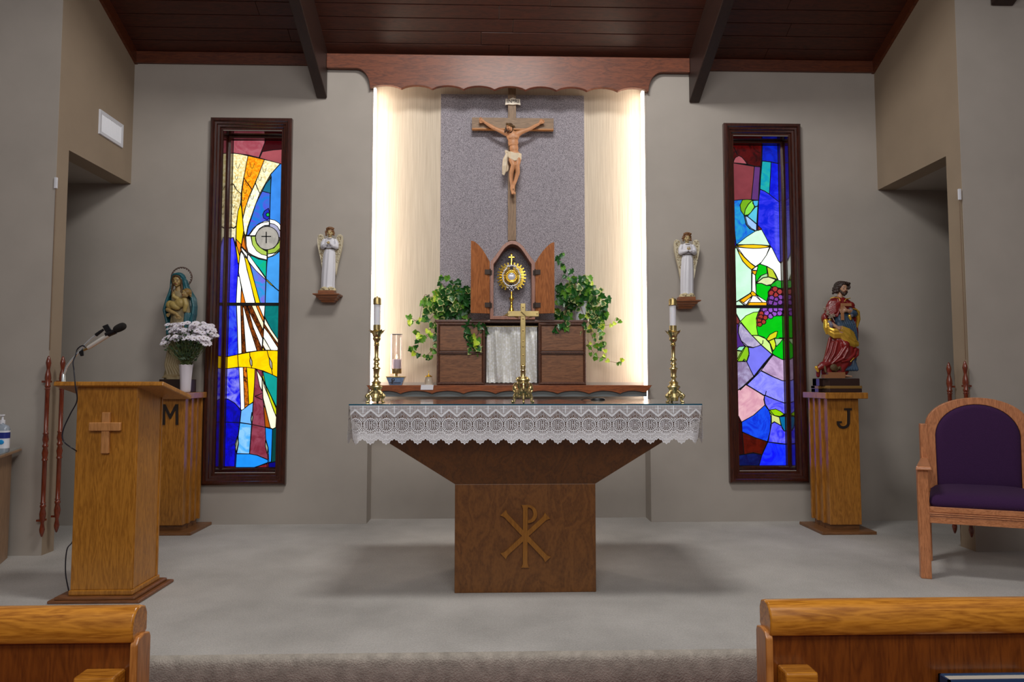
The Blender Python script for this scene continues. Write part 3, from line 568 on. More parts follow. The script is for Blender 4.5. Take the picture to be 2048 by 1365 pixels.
PR = [
 ('E', '2A0606', [(0, 140), (530, 140), (528, 300), (512, 460), (420, 448), (320, 420), (100, 400), (0, 395)], .8, 1, '5A0A0A'),
 ('E', 'AE5A62', [(120, 402), (130, 360), (150, 325), (200, 300), (240, 320), (280, 365), (318, 420), (220, 410)], .85),
 ('E', '0A28D2', [(535, 140), (840, 140), (840, 430), (760, 410), (660, 388), (530, 375)], .8, 1, '0A149A'),
 ('E', '8E4048', [(0, 395), (102, 402), (420, 455), (400, 700), (375, 930), (250, 930), (110, 945), (0, 950)], .8, 0),
 ('E', '6A3C82', [(422, 455), (507, 462), (490, 700), (480, 942), (378, 932), (400, 700)], .75),
 ('E', '0A96B4', [(532, 378), (660, 392), (652, 600), (635, 852), (570, 810), (502, 780), (512, 600)], .95, 1, '28B4A0'),
 ('E', '0A14D2', [(662, 392), (760, 415), (840, 440), (840, 1010), (735, 935), (635, 855), (650, 600)], .9, 1, '1428F0'),
 ('E', '0A1ED2', [(502, 785), (570, 812), (635, 855), (735, 935), (840, 1010), (840, 1860), (770, 1820), (650, 1600), (520, 1360), (468, 1300), (475, 1100), (482, 940)], 1.0, 1, '3C3CF0'),
 ('E', '28A0D2', [(112, 945), (250, 932), (215, 1010), (225, 1090), (270, 1155), (300, 1290), (350, 1350), (440, 1388), (300, 1480), (160, 1580), (140, 1450)], .95, 1, '1450DC'),
 ('F', '0A14B4', [(0, -290), (110, -275), (140, 200), (155, 340), (160, 362), (120, 412), (0, 440)], .9),
 ('E', '78B41E', [(250, 935), (320, 930), (392, 938), (330, 1000), (290, 1070), (272, 1160), (225, 1090), (212, 1010)], .95),
 ('E', '8CE650', [(392, 942), (405, 985), (420, 1040), (370, 1115), (330, 1150), (275, 1160), (287, 1080), (332, 1002)], 1.0),
 ('E', '46B4E6', [(400, 947), (478, 944), (468, 1022), (430, 1035), (395, 985)], .95),
 ('E', '5AC8E6', [(430, 1042), (468, 1028), (460, 1150), (452, 1282), (320, 1172), (370, 1115)], 1.0),
 ('E', 'A0C8FA', [(288, 1172), (320, 1177), (450, 1287), (447, 1385), (380, 1350), (320, 1290)], 1.05),
 ('E', '8C2828', [(474, 1308), (522, 1355), (470, 1380)], .8),
 ('F', MNT, [(165, 358), (300, 250), (440, 160), (522, 143), (580, 250), (642, 372), (520, 362), (400, 356), (280, 358)], 1.15),
 ('F', 'FAC814', [(165, 375), (280, 360), (400, 358), (520, 364), (647, 382), (580, 402), (500, 410), (400, 412), (300, 406), (200, 392)], 1.05),
 ('F', 'FFFCF6', [(175, 396), (300, 408), (400, 414), (500, 412), (635, 396), (590, 510), (520, 610), (435, 672), (360, 620), (270, 530)], 1.3),
 ('F', 'FFCC0A', [(172, 430), (220, 480), (280, 550), (360, 625), (430, 680), (375, 716), (320, 670), (255, 600), (210, 520)], 1.1),
 ('F', 'C6F8D6', [(40, 440), (120, 416), (162, 405), (190, 480), (250, 600), (320, 675), (375, 720), (375, 1035), (350, 1060), (190, 1160), (40, 1240)], 1.15),
 ('F', 'F4FFF4', [(645, 396), (668, 402), (760, 590), (840, 680), (840, 960), (750, 862), (680, 720), (600, 672), (500, 637), (590, 510)], 1.2),
 ('F', GRN, [(467, 650), (500, 640), (590, 672), (600, 770), (520, 800), (440, 905), (432, 800), (455, 730)], 1.0),
 ('F', 'BED232', [(595, 675), (680, 720), (720, 780), (757, 862), (690, 840), (620, 822)], 1.0),
 ('F', 'AADCA0', [(440, 908), (500, 812), (600, 770), (606, 822), (540, 832)], 1.0),
 ('F', 'DCE6AA', [(445, 912), (540, 837), (620, 826), (722, 862), (660, 930), (590, 945), (520, 915)], 1.05),
 ('F', '0AB41E', [(658, 932), (740, 868), (840, 890), (840, 1000), (700, 967), (648, 962)], .9),
 ('F', GRN, [(440, 920), (520, 918), (590, 950), (640, 946), (660, 970), (610, 1040), (612, 1100), (590, 1175), (510, 1125), (440, 1070)], 1.0),
 ('F', 'FFFFFF', [(384, 722), (430, 684), (467, 668), (450, 732)], 1.2),
 ('F', 'F5AA14', [(383, 735), (450, 735), (442, 765), (430, 797), (400, 780)], 1.0),
 ('F', 'FFFCF0', [(384, 765), (428, 800), (432, 930), (440, 1070), (380, 1030)], 1.3),
 ('F', 'FAB40A', [(358, 1062), (382, 1095), (320, 1145), (262, 1195), (205, 1160)], 1.0),
 ('F', 'FFFFFF', [(382, 1098), (345, 1150), (300, 1222), (255, 1197)], 1.25),
 ('F', 'FFFFFF', [(387, 1097), (432, 1100), (530, 1190), (345, 1190)], 1.3),
 ('F', 'FFFFFF', [(437, 1082), (520, 1130), (590, 1176), (588, 1190), (530, 1190)], 1.2),
 ('F', 'FAB40A', [(342, 1190), (590, 1190), (590, 1260), (300, 1260)], 1.0),
 ('F', 'FABE0A', [(368, 1035), (395, 1032), (438, 1070), (430, 1100), (380, 1096), (360, 1062)], 1.0),
 ('F', MNT, [(40, 1240), (190, 1166), (240, 1210), (290, 1260), (40, 1260)], 1.1),
 ('F', '3C0A1E', [(662, 965), (700, 968), (840, 1000), (840, 1260), (590, 1260), (592, 1175), (612, 1100), (612, 1040)], .8, 2, '1E0A28'),
 ('G', MNT, [(-60, 30), (440, 30), (432, 95), (400, 105), (330, 110), (220, 160), (140, 240), (60, 90), (-60, 60)], 1.15),
 ('G', '8C3C3C', [(-60, 60), (60, 100), (132, 240), (115, 280), (-60, 230)], .8),
 ('G', '5A3296', [(-60, 230), (115, 285), (105, 400), (150, 520), (200, 590), (80, 630), (-60, 650)], .8),
 ('G', '9CF03C', [(140, 240), (220, 160), (330, 110), (402, 105), (370, 210), (372, 330), (392, 440), (300, 440)], 1.1),
 ('G', GRN, [(392, 440), (372, 330), (380, 300), (440, 300), (510, 200), (620, 165), (860, 150), (860, 790), (735, 787), (600, 712), (560, 560), (480, 470)], 1.0),
 ('G', '321446', [(440, 30), (860, 30), (860, 155), (620, 165), (510, 205), (440, 305), (380, 305), (365, 200), (400, 100)], .7),
 ('G', 'A096BE', [(142, 262), (300, 440), (432, 575), (400, 600), (320, 615), (240, 595), (150, 520), (110, 410), (115, 320)], .95, 1, 'C8BEDC'),
 ('G', 'CCF08C', [(308, 442), (400, 446), (500, 490), (570, 570), (602, 650), (592, 712), (435, 575)], 1.1),
 ('G', 'DCDC1E', [(512, 498), (560, 430), (640, 387), (672, 385), (652, 470), (540, 522)], 1.0),
 ('G', 'D2E628', [(545, 525), (620, 490), (645, 570), (635, 630), (600, 672), (572, 570)], 1.0),
 ('G', 'B4DCA0', [(625, 490), (750, 488), (705, 550), (652, 602), (642, 550)], .9),
 ('G', PER, [(248, 615), (320, 620), (432, 580), (588, 715), (470, 850), (330, 1027), (280, 930), (230, 820), (262, 730)], 1.05, 0),
 ('G', '96E6BE', [(78, 650), (120, 605), (205, 597), (157, 665)], 1.05),
 ('G', '8CC81E', [(210, 600), (252, 615), (263, 700), (227, 812), (190, 782), (170, 812), (92, 817), (157, 700)], 1.0),
 ('G', 'AAC878', [(40, 660), (155, 670), (90, 785), (40, 785)], .9),
 ('G', '8C78A0', [(40, 822), (170, 817), (227, 822), (328, 1032), (215, 1142), (40, 1270)], .9, 1, 'B4AAD2'),
 ('G', 'AA8CB4', [(600, 722), (735, 789), (860, 800), (860, 1095), (740, 1092), (600, 1032), (435, 945)], .9, 1, 'D2B4DC'),
 ('G', '7878FA', [(430, 952), (600, 1037), (740, 1094), (860, 1100), (860, 1440), (640, 1367), (480, 1302), (230, 1150)], 1.05, 1, '9696FA'),
 ('G', 'D296AA', [(40, 1270), (215, 1150), (340, 1225), (480, 1312), (470, 1362), (487, 1442), (320, 1590), (150, 1685), (40, 1700)], 1.0, 1, 'E6B4BE'),
 ('H', '4646F0', [(484, 75), (660, 150), (760, 190), (860, 190), (860, 365), (770, 350), (640, 280), (545, 292), (490, 205), (478, 140)], 1.0, 1, '7878FA'),
 ('H', '0A2DD2', [(155, 462), (330, 362), (485, 222), (547, 300), (575, 400), (560, 600), (522, 742), (340, 682), (160, 602)], 1.0, 1, '1450F0'),
 ('H', '320A0A', [(0, 380), (110, 380), (152, 462), (160, 605), (187, 922), (0, 955)], .7),
 ('H', '5A140A', [(162, 610), (340, 682), (522, 746), (442, 927), (320, 900), (187, 925)], .8, 1, '3C0A05'),
 ('H', '050A46', [(0, 955), (187, 927), (320, 907), (442, 935), (385, 1200), (0, 1200)], .8, 1, '081E64'),
 ('H', '96D20A', [(552, 290), (640, 277), (710, 310), (762, 352), (700, 382), (620, 367)], 1.0),
 ('H', 'D2DC82', [(577, 350), (620, 370), (690, 392), (717, 512), (620, 457), (580, 482)], 1.0),
 ('H', '0A78B4', [(690, 388), (860, 370), (860, 560), (760, 592), (730, 550)], .8),
 ('H', '6E6EFA', [(580, 487), (620, 462), (720, 517), (762, 592), (860, 570), (860, 785), (530, 747)], 1.0, 1, '2828F0'),
 ('H', '0A14F5', [(526, 750), (700, 775), (860, 787), (860, 1200), (370, 1200), (385, 1140), (440, 940)], 1.0, 1, '1E3CFA')]
for u, v in [(650, 1058), (712, 1085), (700, 1003), (765, 1040)]: PR.append(('F', 'B43C3C', circ(u, v, 40), .8))
for u, v in [(655, 1128), (722, 1150), (640, 1190), (700, 1208), (775, 1120), (770, 1190)]: PR.append(('F', '8C4BB4', circ(u, v, 38), .8))
for u, v in [(480, 72), (565, 80), (630, 72), (700, 70), (505, 122), (615, 135), (562, 168), (690, 125), (770, 110)]: PR.append(('G', 'A05AD2', circ(u, v, 38), .9))
for u, v in [(430, 130), (485, 190), (402, 225), (460, 250), (405, 285), (420, 180)]: PR.append(('G', 'B43C32', circ(u, v, 34), .85))
LR = [('G', [(450, 515), (445, 560), (420, 580)], .003), ('G', [(595, 715), (325, 1030), (120, 1220)], .006), ('H', [(495, 20), (484, 75)], .003), ('E', [(105, 200), (155, 305)], .003), ('G', [(680, 480), (860, 480)], .003)]
window(w2, WR, PR, LR, P(1530, 614, YG-.03).z)
# ------------------------------------------------------------------ altar
AX0, AX1, AY0, AY1, AZ = -.690, 1.026, 3.35, 4.17, .958
BX0, BX1, BY0, BY1 = -.19, .528, 3.52, 4.0
alt = thing('altar', 'brown wooden altar with a flared top on a square base with a golden emblem', 'altar')
MB().box((BX0, BY0, 0), (BX1, BY1, .545)).build('base', 'altar', alt, bevel=.003)
zf = .878
MB().hexa([(BX0, BY0, .545), (BX1, BY0, .545), (BX1, BY1, .545), (BX0, BY1, .545), (AX0+.01, AY0+.01, zf), (AX1-.01, AY0+.01, zf), (AX1-.01, AY1-.01, zf), (AX0+.01, AY1-.01, zf)]).build('flared_support', 'altar_shaded', alt)
MB().box((AX0+.006, AY0+.006, zf), (AX1-.006, AY1-.006, AZ-.010)).build('tabletop', 'altar', alt, bevel=.003)
# chi-rho emblem, crop scale 4.0158 from (860,860)
def ep(u, v): p = P(860+u/4.0158, 860+v/4.0158, BY0); return (p.x, p.z)
def serif_bar(a, b_, w_, s):   # bar with flared ends, in crop px
    ax, ay = a; bx_, by = b_; L_ = math.hypot(bx_-ax, by-ay); dx, dy = (bx_-ax)/L_, (by-ay)/L_; nx, ny = -dy, dx
    f = lambda t, o: ep(ax+dx*t+nx*o, ay+dy*t+ny*o)
    return [f(0, -s), f(8, -s*.8), f(32, -w_), f(L_-32, -w_), f(L_-8, -s*.8), f(L_, -s), f(L_, s), f(L_-8, s*.8), f(L_-32, w_), f(32, w_), f(8, s*.8), f(0, s)]
em = MB()
em.prism(serif_bar((765, 602), (763, 1104), 18, 33), BY0-.014, BY0+.001)
em.prism(serif_bar((588, 664), (945, 1040), 19, 34), BY0-.013, BY0+.001)
em.prism(serif_bar((942, 688), (588, 1014), 19, 34), BY0-.012, BY0+.001)
ro = [ep(785+75*math.cos(t)*1.0, 675+73*math.sin(t)) for t in np.linspace(-PI/2, PI/2, 16)]+[ep(785+44*math.cos(t), 672+52*math.sin(t)) for t in np.linspace(PI/2, -PI/2, 16)]
em.prism(ro, BY0-.0135, BY0+.001)
em.build('emblem', 'emblem', alt)['label'] = 'golden wooden monogram of crossed bars and a looped upright'
g_ = tag(MB().box((AX0-.006, AY0-.006, AZ-.007), (AX1+.006, AY1+.004, AZ)).build('glass_sheet', 'tabletop', bevel=.0015), 'tinted glass sheet lying over the lace cloth on the altar', 'glass top')
MB().box((AX0-.006, AY0-.0075, AZ-.0065), (AX1+.006, AY0-.006, AZ-.0005)).build('polished_edge', 'edge', g_)
# lace: a drawn motif turned into real thread geometry with real holes
PW, PH, SC = 76, 196, 2.5
uu, vv = np.meshgrid((np.arange(PW)+.5)/SC-15.2, (np.arange(PH)+.5)/SC)   # px from motif centre, px from top edge
au = np.abs(uu)
def seg(x0, y0, x1, y1, w_):
    dx, dy = x1-x0, y1-y0; t = np.clip(((uu-x0)*dx+(vv-y0)*dy)/(dx*dx+dy*dy+1e-9), 0, 1)
    return np.hypot(uu-x0-t*dx, vv-y0-t*dy) < w_
def rng(cx, cy, rx, ry, w_): return np.abs(np.hypot((uu-cx)/rx, (vv-cy)/ry)-1)*min(rx, ry) < w_
zig = 8.5+13*au/15.2                                 # zigzag band centre
net = ((uu % 2.4 > .9) & (vv % 2.4 > .9))       # holes of the fine net
dia = (((uu+vv) % 3.0) > 1.0) & (((uu-vv) % 3.0) > 1.0)                   # larger diamond holes
s = ~net
s[(vv > zig+2.2) & (vv < 26) & dia] = False
s[np.abs(vv-zig) < 2.1] = True
med = np.hypot(uu/12.9, (vv-38)/12.2)
s[(med > 1.05) & (vv > 25) & (vv < 55)] = True; s[(med > 1.05) & (med < 1.22)] = True; s[(vv > 25) & (vv < 55) & (med > 1.28) & (uu % 2.6 > 1.3) & (vv % 2.6 > 1.3)] = False
for k in range(26):                                  # holes around each medallion
    a = 2*PI*k/26; s[np.hypot(uu-14.6*math.cos(a), (vv-38)-14.2*math.sin(a)) < 1.15] = False
for k in range(10):
    s[np.hypot(au-15.2, vv-(24+k*2.9)) < .85] = False
s[(med < .96)] = (~net)[(med < .96)]
s[(med > .93) & (med < 1.05)] = True
for k in range(16):
    a = 2*PI*(k+.5)/16; s[np.hypot(uu-10.6*math.cos(a), (vv-38)-10.2*math.sin(a)) < .8] = False
for (x, y, r) in [(0, 31, 1.1), (0, 44.5, 1.1), (0, 21, 1.3), (4, 23, .9), (-4, 23, .9), (8, 26.5, .9), (-8, 26.5, .9), (0, 35, .9), (3, 48, .7), (-3, 48, .7)]:
    s[np.hypot(uu-x, vv-y) < r] = False
lt = seg(-1.9, 31.5, -1.9, 45, .75) | seg(1.9, 31.5, 1.9, 45, .75) | seg(-1.9, 38.3, 1.9, 38.3, .6)                       # H
lt |= seg(-5.2, 31.8, -5.2, 43, .75) | rng(-7.1, 42.5, 2.1, 2.6, .65) & (vv > 42) | seg(-8.2, 31.8, -5.2, 31.8, .6)       # J
lt |= (rng(6.8, 34.6, 2.2, 2.9, .65) & ((uu < 7.2) | (vv < 34))) | (rng(6.8, 40.8, 2.4, 3.1, .65) & ((uu > 6.4) | (vv > 42)))   # S
halo = np.zeros_like(lt)
for dx in (-1, 0, 1, 2, -2):
    for dy in (-1, 0, 1): halo |= np.roll(np.roll(lt, dx, 1), dy, 0)
s[halo & ~lt] = False
s[lt] = True
s[(15.2-au < 1.1) & (vv > 1) & (vv < 15)] = True; s[(15.2-au < 6) & (np.abs(vv-5.6) < 1.0)] = True      # little crosses between the peaks
s[(vv > 55)] = (~((np.floor(uu*.95+np.sin(vv*.5)) % 2 == 0) & (np.floor(vv*.85) % 2 == 0)))[(vv > 55)]
s[np.abs(vv-(55+3.0*np.cos(uu*PI/15.2))) < .9] = True
s[np.abs(vv-(64+3.4*np.cos(uu*PI/15.2))) < .8] = True
s[(np.abs(uu) < .8) & (vv > 55) & (vv < 66)] = True
bot = 71.2+4.6*np.cos(uu*PI/15.2)+1.1*np.cos(uu*PI/15.2*5); s[vv > bot] = False; s[np.abs(vv-bot+1.0) < 1.0] = True
s[vv < 1.2] = True
lace_cells = s
def lace_strip(mb, origin, ex, nrep, cellw, cellh, ripple, phase=0, u_off=0, tuck=0.):
    runs = []
    for r in range(PH):
        row = np.tile(lace_cells[r], nrep); row = row[u_off:len(row)-u_off] if u_off else row
        d = np.flatnonzero(np.diff(np.concatenate(([0], row.astype(int), [0]))))
        for a, b_ in zip(d[::2], d[1::2]):
            while b_-a > 14: runs.append((r, a, a+14)); a += 14
            runs.append((r, a, b_))
    R = np.array(runs); n = len(R); vs = np.zeros((n, 4, 3))
    ex = np.array(ex); no = np.array((ex[1], -ex[0], 0.))
    tot = (PW*nrep-2*u_off)*cellw
    for k, (cu, cr) in enumerate(((1, 1), (2, 1), (2, 0), (1, 0))):
        x = R[:, cu]*cellw; rr = R[:, 0]+cr; z = -rr*cellh; f = rr/PH
        endc = np.clip(1-np.minimum(x, tot-x)/.04, 0, 1)
        y = ripple*f*np.sin(x*17+phase)+.4*ripple*f*np.sin(x*41+1)+.004+tuck*f*endc
        xe = x+(np.where(x < tot/2, 1, -1)*endc*.012*f*(1.6 if tuck else 0))
        vs[:, k] = np.array(origin)+np.outer(xe, ex)+np.outer(y, no)+np.outer(z, (0, 0, 1))
    fo = len(mb.v); mb.v += [tuple(v) for v in vs.reshape(-1, 3)]; mb.f += [tuple(range(fo+4*i, fo+4*i+4)) for i in range(n)]
lmb = MB(); nrep = 23; cw = (AX1-AX0+.006)/(PW*nrep-20); chh = .193/PH
lace_strip(lmb, (AX0-.003, AY0-.004, AZ-.007), (1, 0, 0), nrep, cw, chh, .006, u_off=10, tuck=-.02)
lace_strip(lmb, (AX0-.004, AY1, AZ-.007), (0, -1, 0), 11, (AY1-AY0)/(PW*11), chh, .006)
lace_strip(lmb, (AX1+.004, AY0, AZ-.007), (0, 1, 0), 11, (AY1-AY0)/(PW*11), chh, .006)
clo = thing('altar_cloth', 'white lace altar cloth edged with scallops, draped over the altar', 'cloth', None)
MB().box((AX0, AY0, AZ-.010), (AX1, AY1, AZ-.0075)).build('linen_top', 'linen', clo)
stuff(lmb.build('lace_border', 'lace', clo, fix=False))
# ------------------------------------------------------------------ lectern
le = thing('lectern', 'golden oak lectern with a slanted top, cross and stepped base', 'lectern')
b0 = G(95, 1209); 
MB().box((-2.134, 3.40, 0), (-1.695, 3.76, .016)).build('base', 'lectern_dark', le, bevel=.006)
MB().box((-2.105, 3.405, .016), (-1.72, 3.735, .032)).build('base_step', 'lectern_dark', le, bevel=.006)
MB().box((-2.05, 3.425, .032), (-1.742, 3.70, .058)).build('plinth_moulding', 'lectern', le, bevel=.006)
Lx0, Lx1, Ly0, Ly1 = -2.044, -1.750, 3.432, 3.69
MB().hexa([(Lx0, Ly0, .058), (Lx1, Ly0, .058), (Lx1, Ly1, .058), (Lx0, Ly1, .058), (Lx0, Ly0, 1.045), (Lx1, Ly0, 1.045), (Lx1, Ly1, .985), (Lx0, Ly1, .985)]).build('body', 'lectern', le, bevel=.003)
for y in (Ly0+.006, Ly1-.018): MB().box((Lx1, y, .06), (Lx1+.004, y+.012, .985)).build('edge_strip', 'lectern', le)
T = Matrix.Translation((0, 3.40, 1.068)) @ Matrix.Rotation(-math.atan(.232), 4, 'X')
MB().box((-2.14, 0, -.022), (-1.612, .33, 0), T).build('slanted_top', 'lectern', le, bevel=.004)
lc = MB()
def lp(x, y): p = P(x, y, Ly0); return p.x, p.z
(xa, za), (xb, zb) = lp(183, 845), lp(245, 862); (xc, zc), (xd, zd) = lp(207, 825), lp(221, 907)
crs = MB().box((xc+.002, Ly0-.018, zd), (xd-.002, Ly0, zc)).build('cross', 'lectern_cross', le, bevel=.003); crs['label'] = 'pale wooden cross on the front panel'
MB().box((xa, Ly0-.024, zb), (xb, Ly0-.006, za)).build('crossbar', 'lectern_cross', crs, bevel=.004)
# microphones standing on the lectern
YM = 3.52
def mp(u, v, y=YM): return P(80+u/8.53, 640+v/8.53, y)
mi = thing('gooseneck_stand', 'chrome gooseneck stand with empty black clip on the lectern', 'microphone stand')
zb_ = mp(400, 1008).z
gb = mp(400, 1008); MB().lathe([(.016, -.002), (.016, .004), (.010, .010), (.0085, .05), (.006, .06)], (gb.x, YM, 1.045), 16).build('socket', 'chrome', mi, smooth=.6)
MB().tube(spline([(gb.x, YM, 1.095), mp(430, 880), mp(455, 810), mp(540, 690), mp(660, 560), mp(740, 460), mp(860, 340), mp(985, 240)], 6), .0055, 10).build('gooseneck', 'chrome', mi, smooth=3)
MB().tube([mp(955, 262), mp(1030, 205), mp(1080, 170)], [.009, .008, .006], 10).build('swivel', 'black', mi, smooth=.7)
MB().hexa([tuple(mp(u, v, y)) for y in (YM-.012, YM+.012) for u, v in ((1060, 110), (1160, 70), (1225, 175), (1120, 215))]).build('clip', 'black', mi, bevel=.003)
MB().hexa([tuple(mp(u, v, y)) for y in (YM-.010, YM+.010) for u, v in ((660, 545), (745, 495), (750, 615), (690, 625))]).build('cable_clamp', 'black', mi, bevel=.003)
mc = thing('microphone', 'silver microphone with black foam windscreen clipped beside the gooseneck', 'microphone')
MB().tube([mp(745, 520, YM-.014), mp(820, 480, YM-.014)], [.005, .0075], 10).build('plug', 'brass_dull', mc, smooth=.7)
MB().tube([mp(815, 483, YM-.014), mp(850, 462, YM-.014), mp(1165, 262, YM-.014)], [.0085, .0105, .0115], 12).build('body', 'steel', mc, smooth=.7)
MB().tube([mp(1130, 262, YM-.014), mp(1290, 195, YM-.014)], [.0135, .0135], 12).build('holder', 'black', mc, smooth=.7)
d = (mp(1440, 100, YM-.014)-mp(1290, 185, YM-.014))
fq = MB(); a_ = mp(1275, 178, YM-.014); b_ = mp(1460, 85, YM-.014); ax_ = (b_-a_)
fq.tube([a_+ax_*t for t in (-.06, 0, .12, .3, .5, .7, .85, .95, 1.03)], [.006, .0135, .0175, .0195, .020, .0195, .017, .0125, .004], 20).build('foam_windscreen', 'foam', mc, smooth=3)
cb = thing('microphone_cable', 'thin dark cable hanging from the gooseneck down beside the lectern', 'cable')
yc = 3.40
MB().tube(spline([mp(800, 500, YM-.014), mp(730, 440, YM-.01), mp(640, 500), mp(610, 600, YM-.012), mp(565, 720, YM-.08), P(148, 742, yc-.02), P(151, 775, yc-.03), P(154, 802, yc-.01), P(140, 830, yc), P(126, 862, yc), P(128, 884, yc), P(152, 902, yc+.02), P(166, 912, 3.72), P(160, 990, 3.72), P(148, 1075, 3.70), P(134, 1100, 3.62), P(131, 1145, 3.55), P(138, 1187, 3.46), P(136, 1199, 3.43)], 7), .0030, 7).build('cable', plain('dark blue black cable', C(26, 26, 38), .4), cb, smooth=3)
# ------------------------------------------------------------------ pedestals with letters
def pedestal(s, x_in, yf, letter, lab):
    # x_in: edge nearest the room centre; s = +1 body extends to +x
    t = thing('pedestal', lab, 'pedestal')
    X = lambda d: x_in+s*d
    def b2(d0, d1, y0, y1, z0, z1): xs = sorted((X(d0), X(d1))); return ((xs[0], y0, z0), (xs[1], y1, z1))
    MB().box(*b2(0, .385, yf, yf+.36, 0, .022)).build('base', 'ped_base', t, bevel=.004)
    MB().box(*b2(.09, .30, yf+.07, yf+.30, .022, .06)).build('foot', 'ped_base', t)
    MB().box(*b2(.080, .305, yf+.045, yf+.315, .06, .945)).build('column', 'ped', t, bevel=.003)
    for y0_ in (yf+.115, yf+.205, yf+.285): MB().box(*b2(.066, .319, y0_, y0_+.022, .06, .945)).build('side_fin', 'ped', t, bevel=.002)
    MB().box(*b2(.046, .350, yf-.005, yf+.35, .945, .988)).build('top_plate', 'ped', t, bevel=.004)
    y = yf+.045
    mb = MB()
    def q(px_, py_): p = P(px_, py_, y); return (p.x, p.z)
    if letter == 'J':
        mb.prism([q(1688, 817), (q(1703, 817)), (q(1703, 821)), (q(1688, 821))], y-.006, y)
        mb.prism([q(1694, 820), q(1699, 820), q(1699, 846)]+[q(1686+13*math.cos(a), 846+12*math.sin(a)) for a in np.linspace(.2, PI-.3, 8)]+[q(1673, 843), q(1683, 843), q(1683, 846), q(1678, 847)]+[q(1686+8*math.cos(a), 846+7*math.sin(a)) for a in np.linspace(PI-.5, .2, 8)]+[q(1694, 846)], y-.007, y)
    else:
        mb.prism([q(325.5, 850), q(325.5, 809), q(331, 809), q(341, 829), q(351.5, 809), q(357, 809), q(357, 850), q(352, 850), q(352, 819), q(342.5, 838), q(339.5, 838), q(330.5, 819), q(330.5, 850)], y-.007, y)
    mb.build('letter', 'letter', t)
    return t
pedestal(1, 2.294, 4.75, 'J', 'golden oak pedestal with a dark letter J, under the red-robed statue')
pedestal(-1, -2.088, 4.86, 'M', 'golden oak pedestal with a dark letter M, partly behind the lectern')
# ------------------------------------------------------------------ turned spindles on the piers
SP = [(.000, 0), (.006, .006), (.013, .03), (.015, .045), (.010, .075), (.009, .085), (.016, .115), (.018, .14), (.012, .175), (.016, .182), (.016, .192), (.012, .198), (.0165, .205), (.0125, .212)]
def spindle(top, bot, Y, lab, mid):
    a = P(*top, Y); b_ = P(*bot, Y); L_ = a.z-b_.z
    t = thing('turned_spindle', lab, 'spindle', None)
    pr = list(SP)
    if mid:
        m0 = L_*.47
        pr += [(.0125, m0-.06), (.017, m0-.055), (.013, m0-.04), (.0175, m0-.01), (.011, m0+.02), (.0165, m0+.028), (.0165, m0+.036), (.011, m0+.045), (.0175, m0+.07), (.013, m0+.1), (.017, m0+.108), (.012, m0+.115)]
    top_ = [(r, L_-z) for r, z in reversed([(max(r, .001), z) for r, z in SP])]
    pr = [(max(r, .001), z) for r, z in pr]+top_
    MB().lathe(pr, ((a.x+b_.x)/2, Y, b_.z), 14).build('post', 'spindle', t, smooth=.8)
    sd = (-.03 if a.x < 0 else .03)
    for z in (b_.z+.10, a.z-.16): MB().box(((a.x+b_.x)/2+min(0, sd)-.004, Y-.006, z-.006), ((a.x+b_.x)/2+max(0, sd)+.004, Y+(.034 if Y in (4.305, 4.245) else .006), z+.006)).build('mount', 'spindle', t)
spindle((98, 712), (83, 1075), 4.305, 'red mahogany turned spindle on the left pier, the nearer one', 1)
spindle((125, 713), (114, 1066), 4.36, 'red mahogany turned spindle just behind the left pier edge', 1)
spindle((1899, 725), (1908, 1068), 4.39, 'turned spindle at the back of the right pier, left of the other', 1)
spindle((1930, 722), (1943, 1076), 4.245, 'turned spindle on the front of the right pier, above the arched chair', 1)
# ------------------------------------------------------------------ side table with sanitizer
st = thing('side_table', 'brown wooden side table with a glass top, cut off at left edge', 'table')
TT = Matrix.Translation((-2.93, 4.285, 0)) @ Matrix.Rotation(math.radians(22), 4, 'Z')
MB().box((-.62, -.52, 0), (-.0, -.0, .64), TT).build('body', 'table', st, bevel=.004)
MB().box((-.68, -.56, .64), (.045, .02, .656), TT).build('top_board', 'table', st, bevel=.004)
MB().box((-.675, -.555, .656), (.04, .015, .664), TT).build('glass_plate', plain('pale glass plate', C(150, 160, 158), .05, coat=1.), st)
sb = thing('hand_sanitizer', 'clear pump bottle with a blue and white label on the side table', 'bottle')
pc = P(6, 888, 4.08); pc = Vector((-2.80, 4.0, .664)); q_ = P(3, 890, 4.02); pc.x = q_.x; pc.y = 4.02
def rr(w_, d_, z, n=16): return [Vector((pc.x+w_*math.copysign(abs(math.cos(2*PI*i/n))**.6, math.cos(2*PI*i/n)), pc.y+d_*math.copysign(abs(math.sin(2*PI*i/n))**.6, math.sin(2*PI*i/n)), pc.z+z)) for i in range(n)]
MB().rings([rr(.036, .022, 0), rr(.039, .024, .006), rr(.039, .024, .13), rr(.034, .02, .148), rr(.013, .013, .158), rr(.013, .013, .166)]).build('bottle_body', plain('clear gel bottle', C(196, 210, 226), .12, coat=.5, Transmission_Weight=.5), sb, smooth=.8)
MB().rings([rr(.0395, .0245, .022), rr(.0395, .0245, .122)]).build('label_band', plain('white blue product label', C(226, 230, 240), .4), sb, smooth=.8)
MB().rings([rr(.0398, .0248, .078), rr(.0398, .0248, .112)]).build('blue_band', plain('navy label band', C(30, 44, 130), .4), sb, smooth=.8)
MB().ell((pc.x+.012, pc.y-.024, pc.z+.058), (.018, .003, .014)).build('blue_oval', plain('light blue oval', C(30, 150, 220), .4), sb, smooth=3)
MB().lathe([(.014, .160), (.014, .182), (.006, .184), (.005, .205), (.011, .207), (.011, .214)], tuple(pc), 14).box((pc.x-.006, pc.y-.04, pc.z+.206), (pc.x+.006, pc.y, pc.z+.214)).build('pump', 'white', sb, smooth=.6)
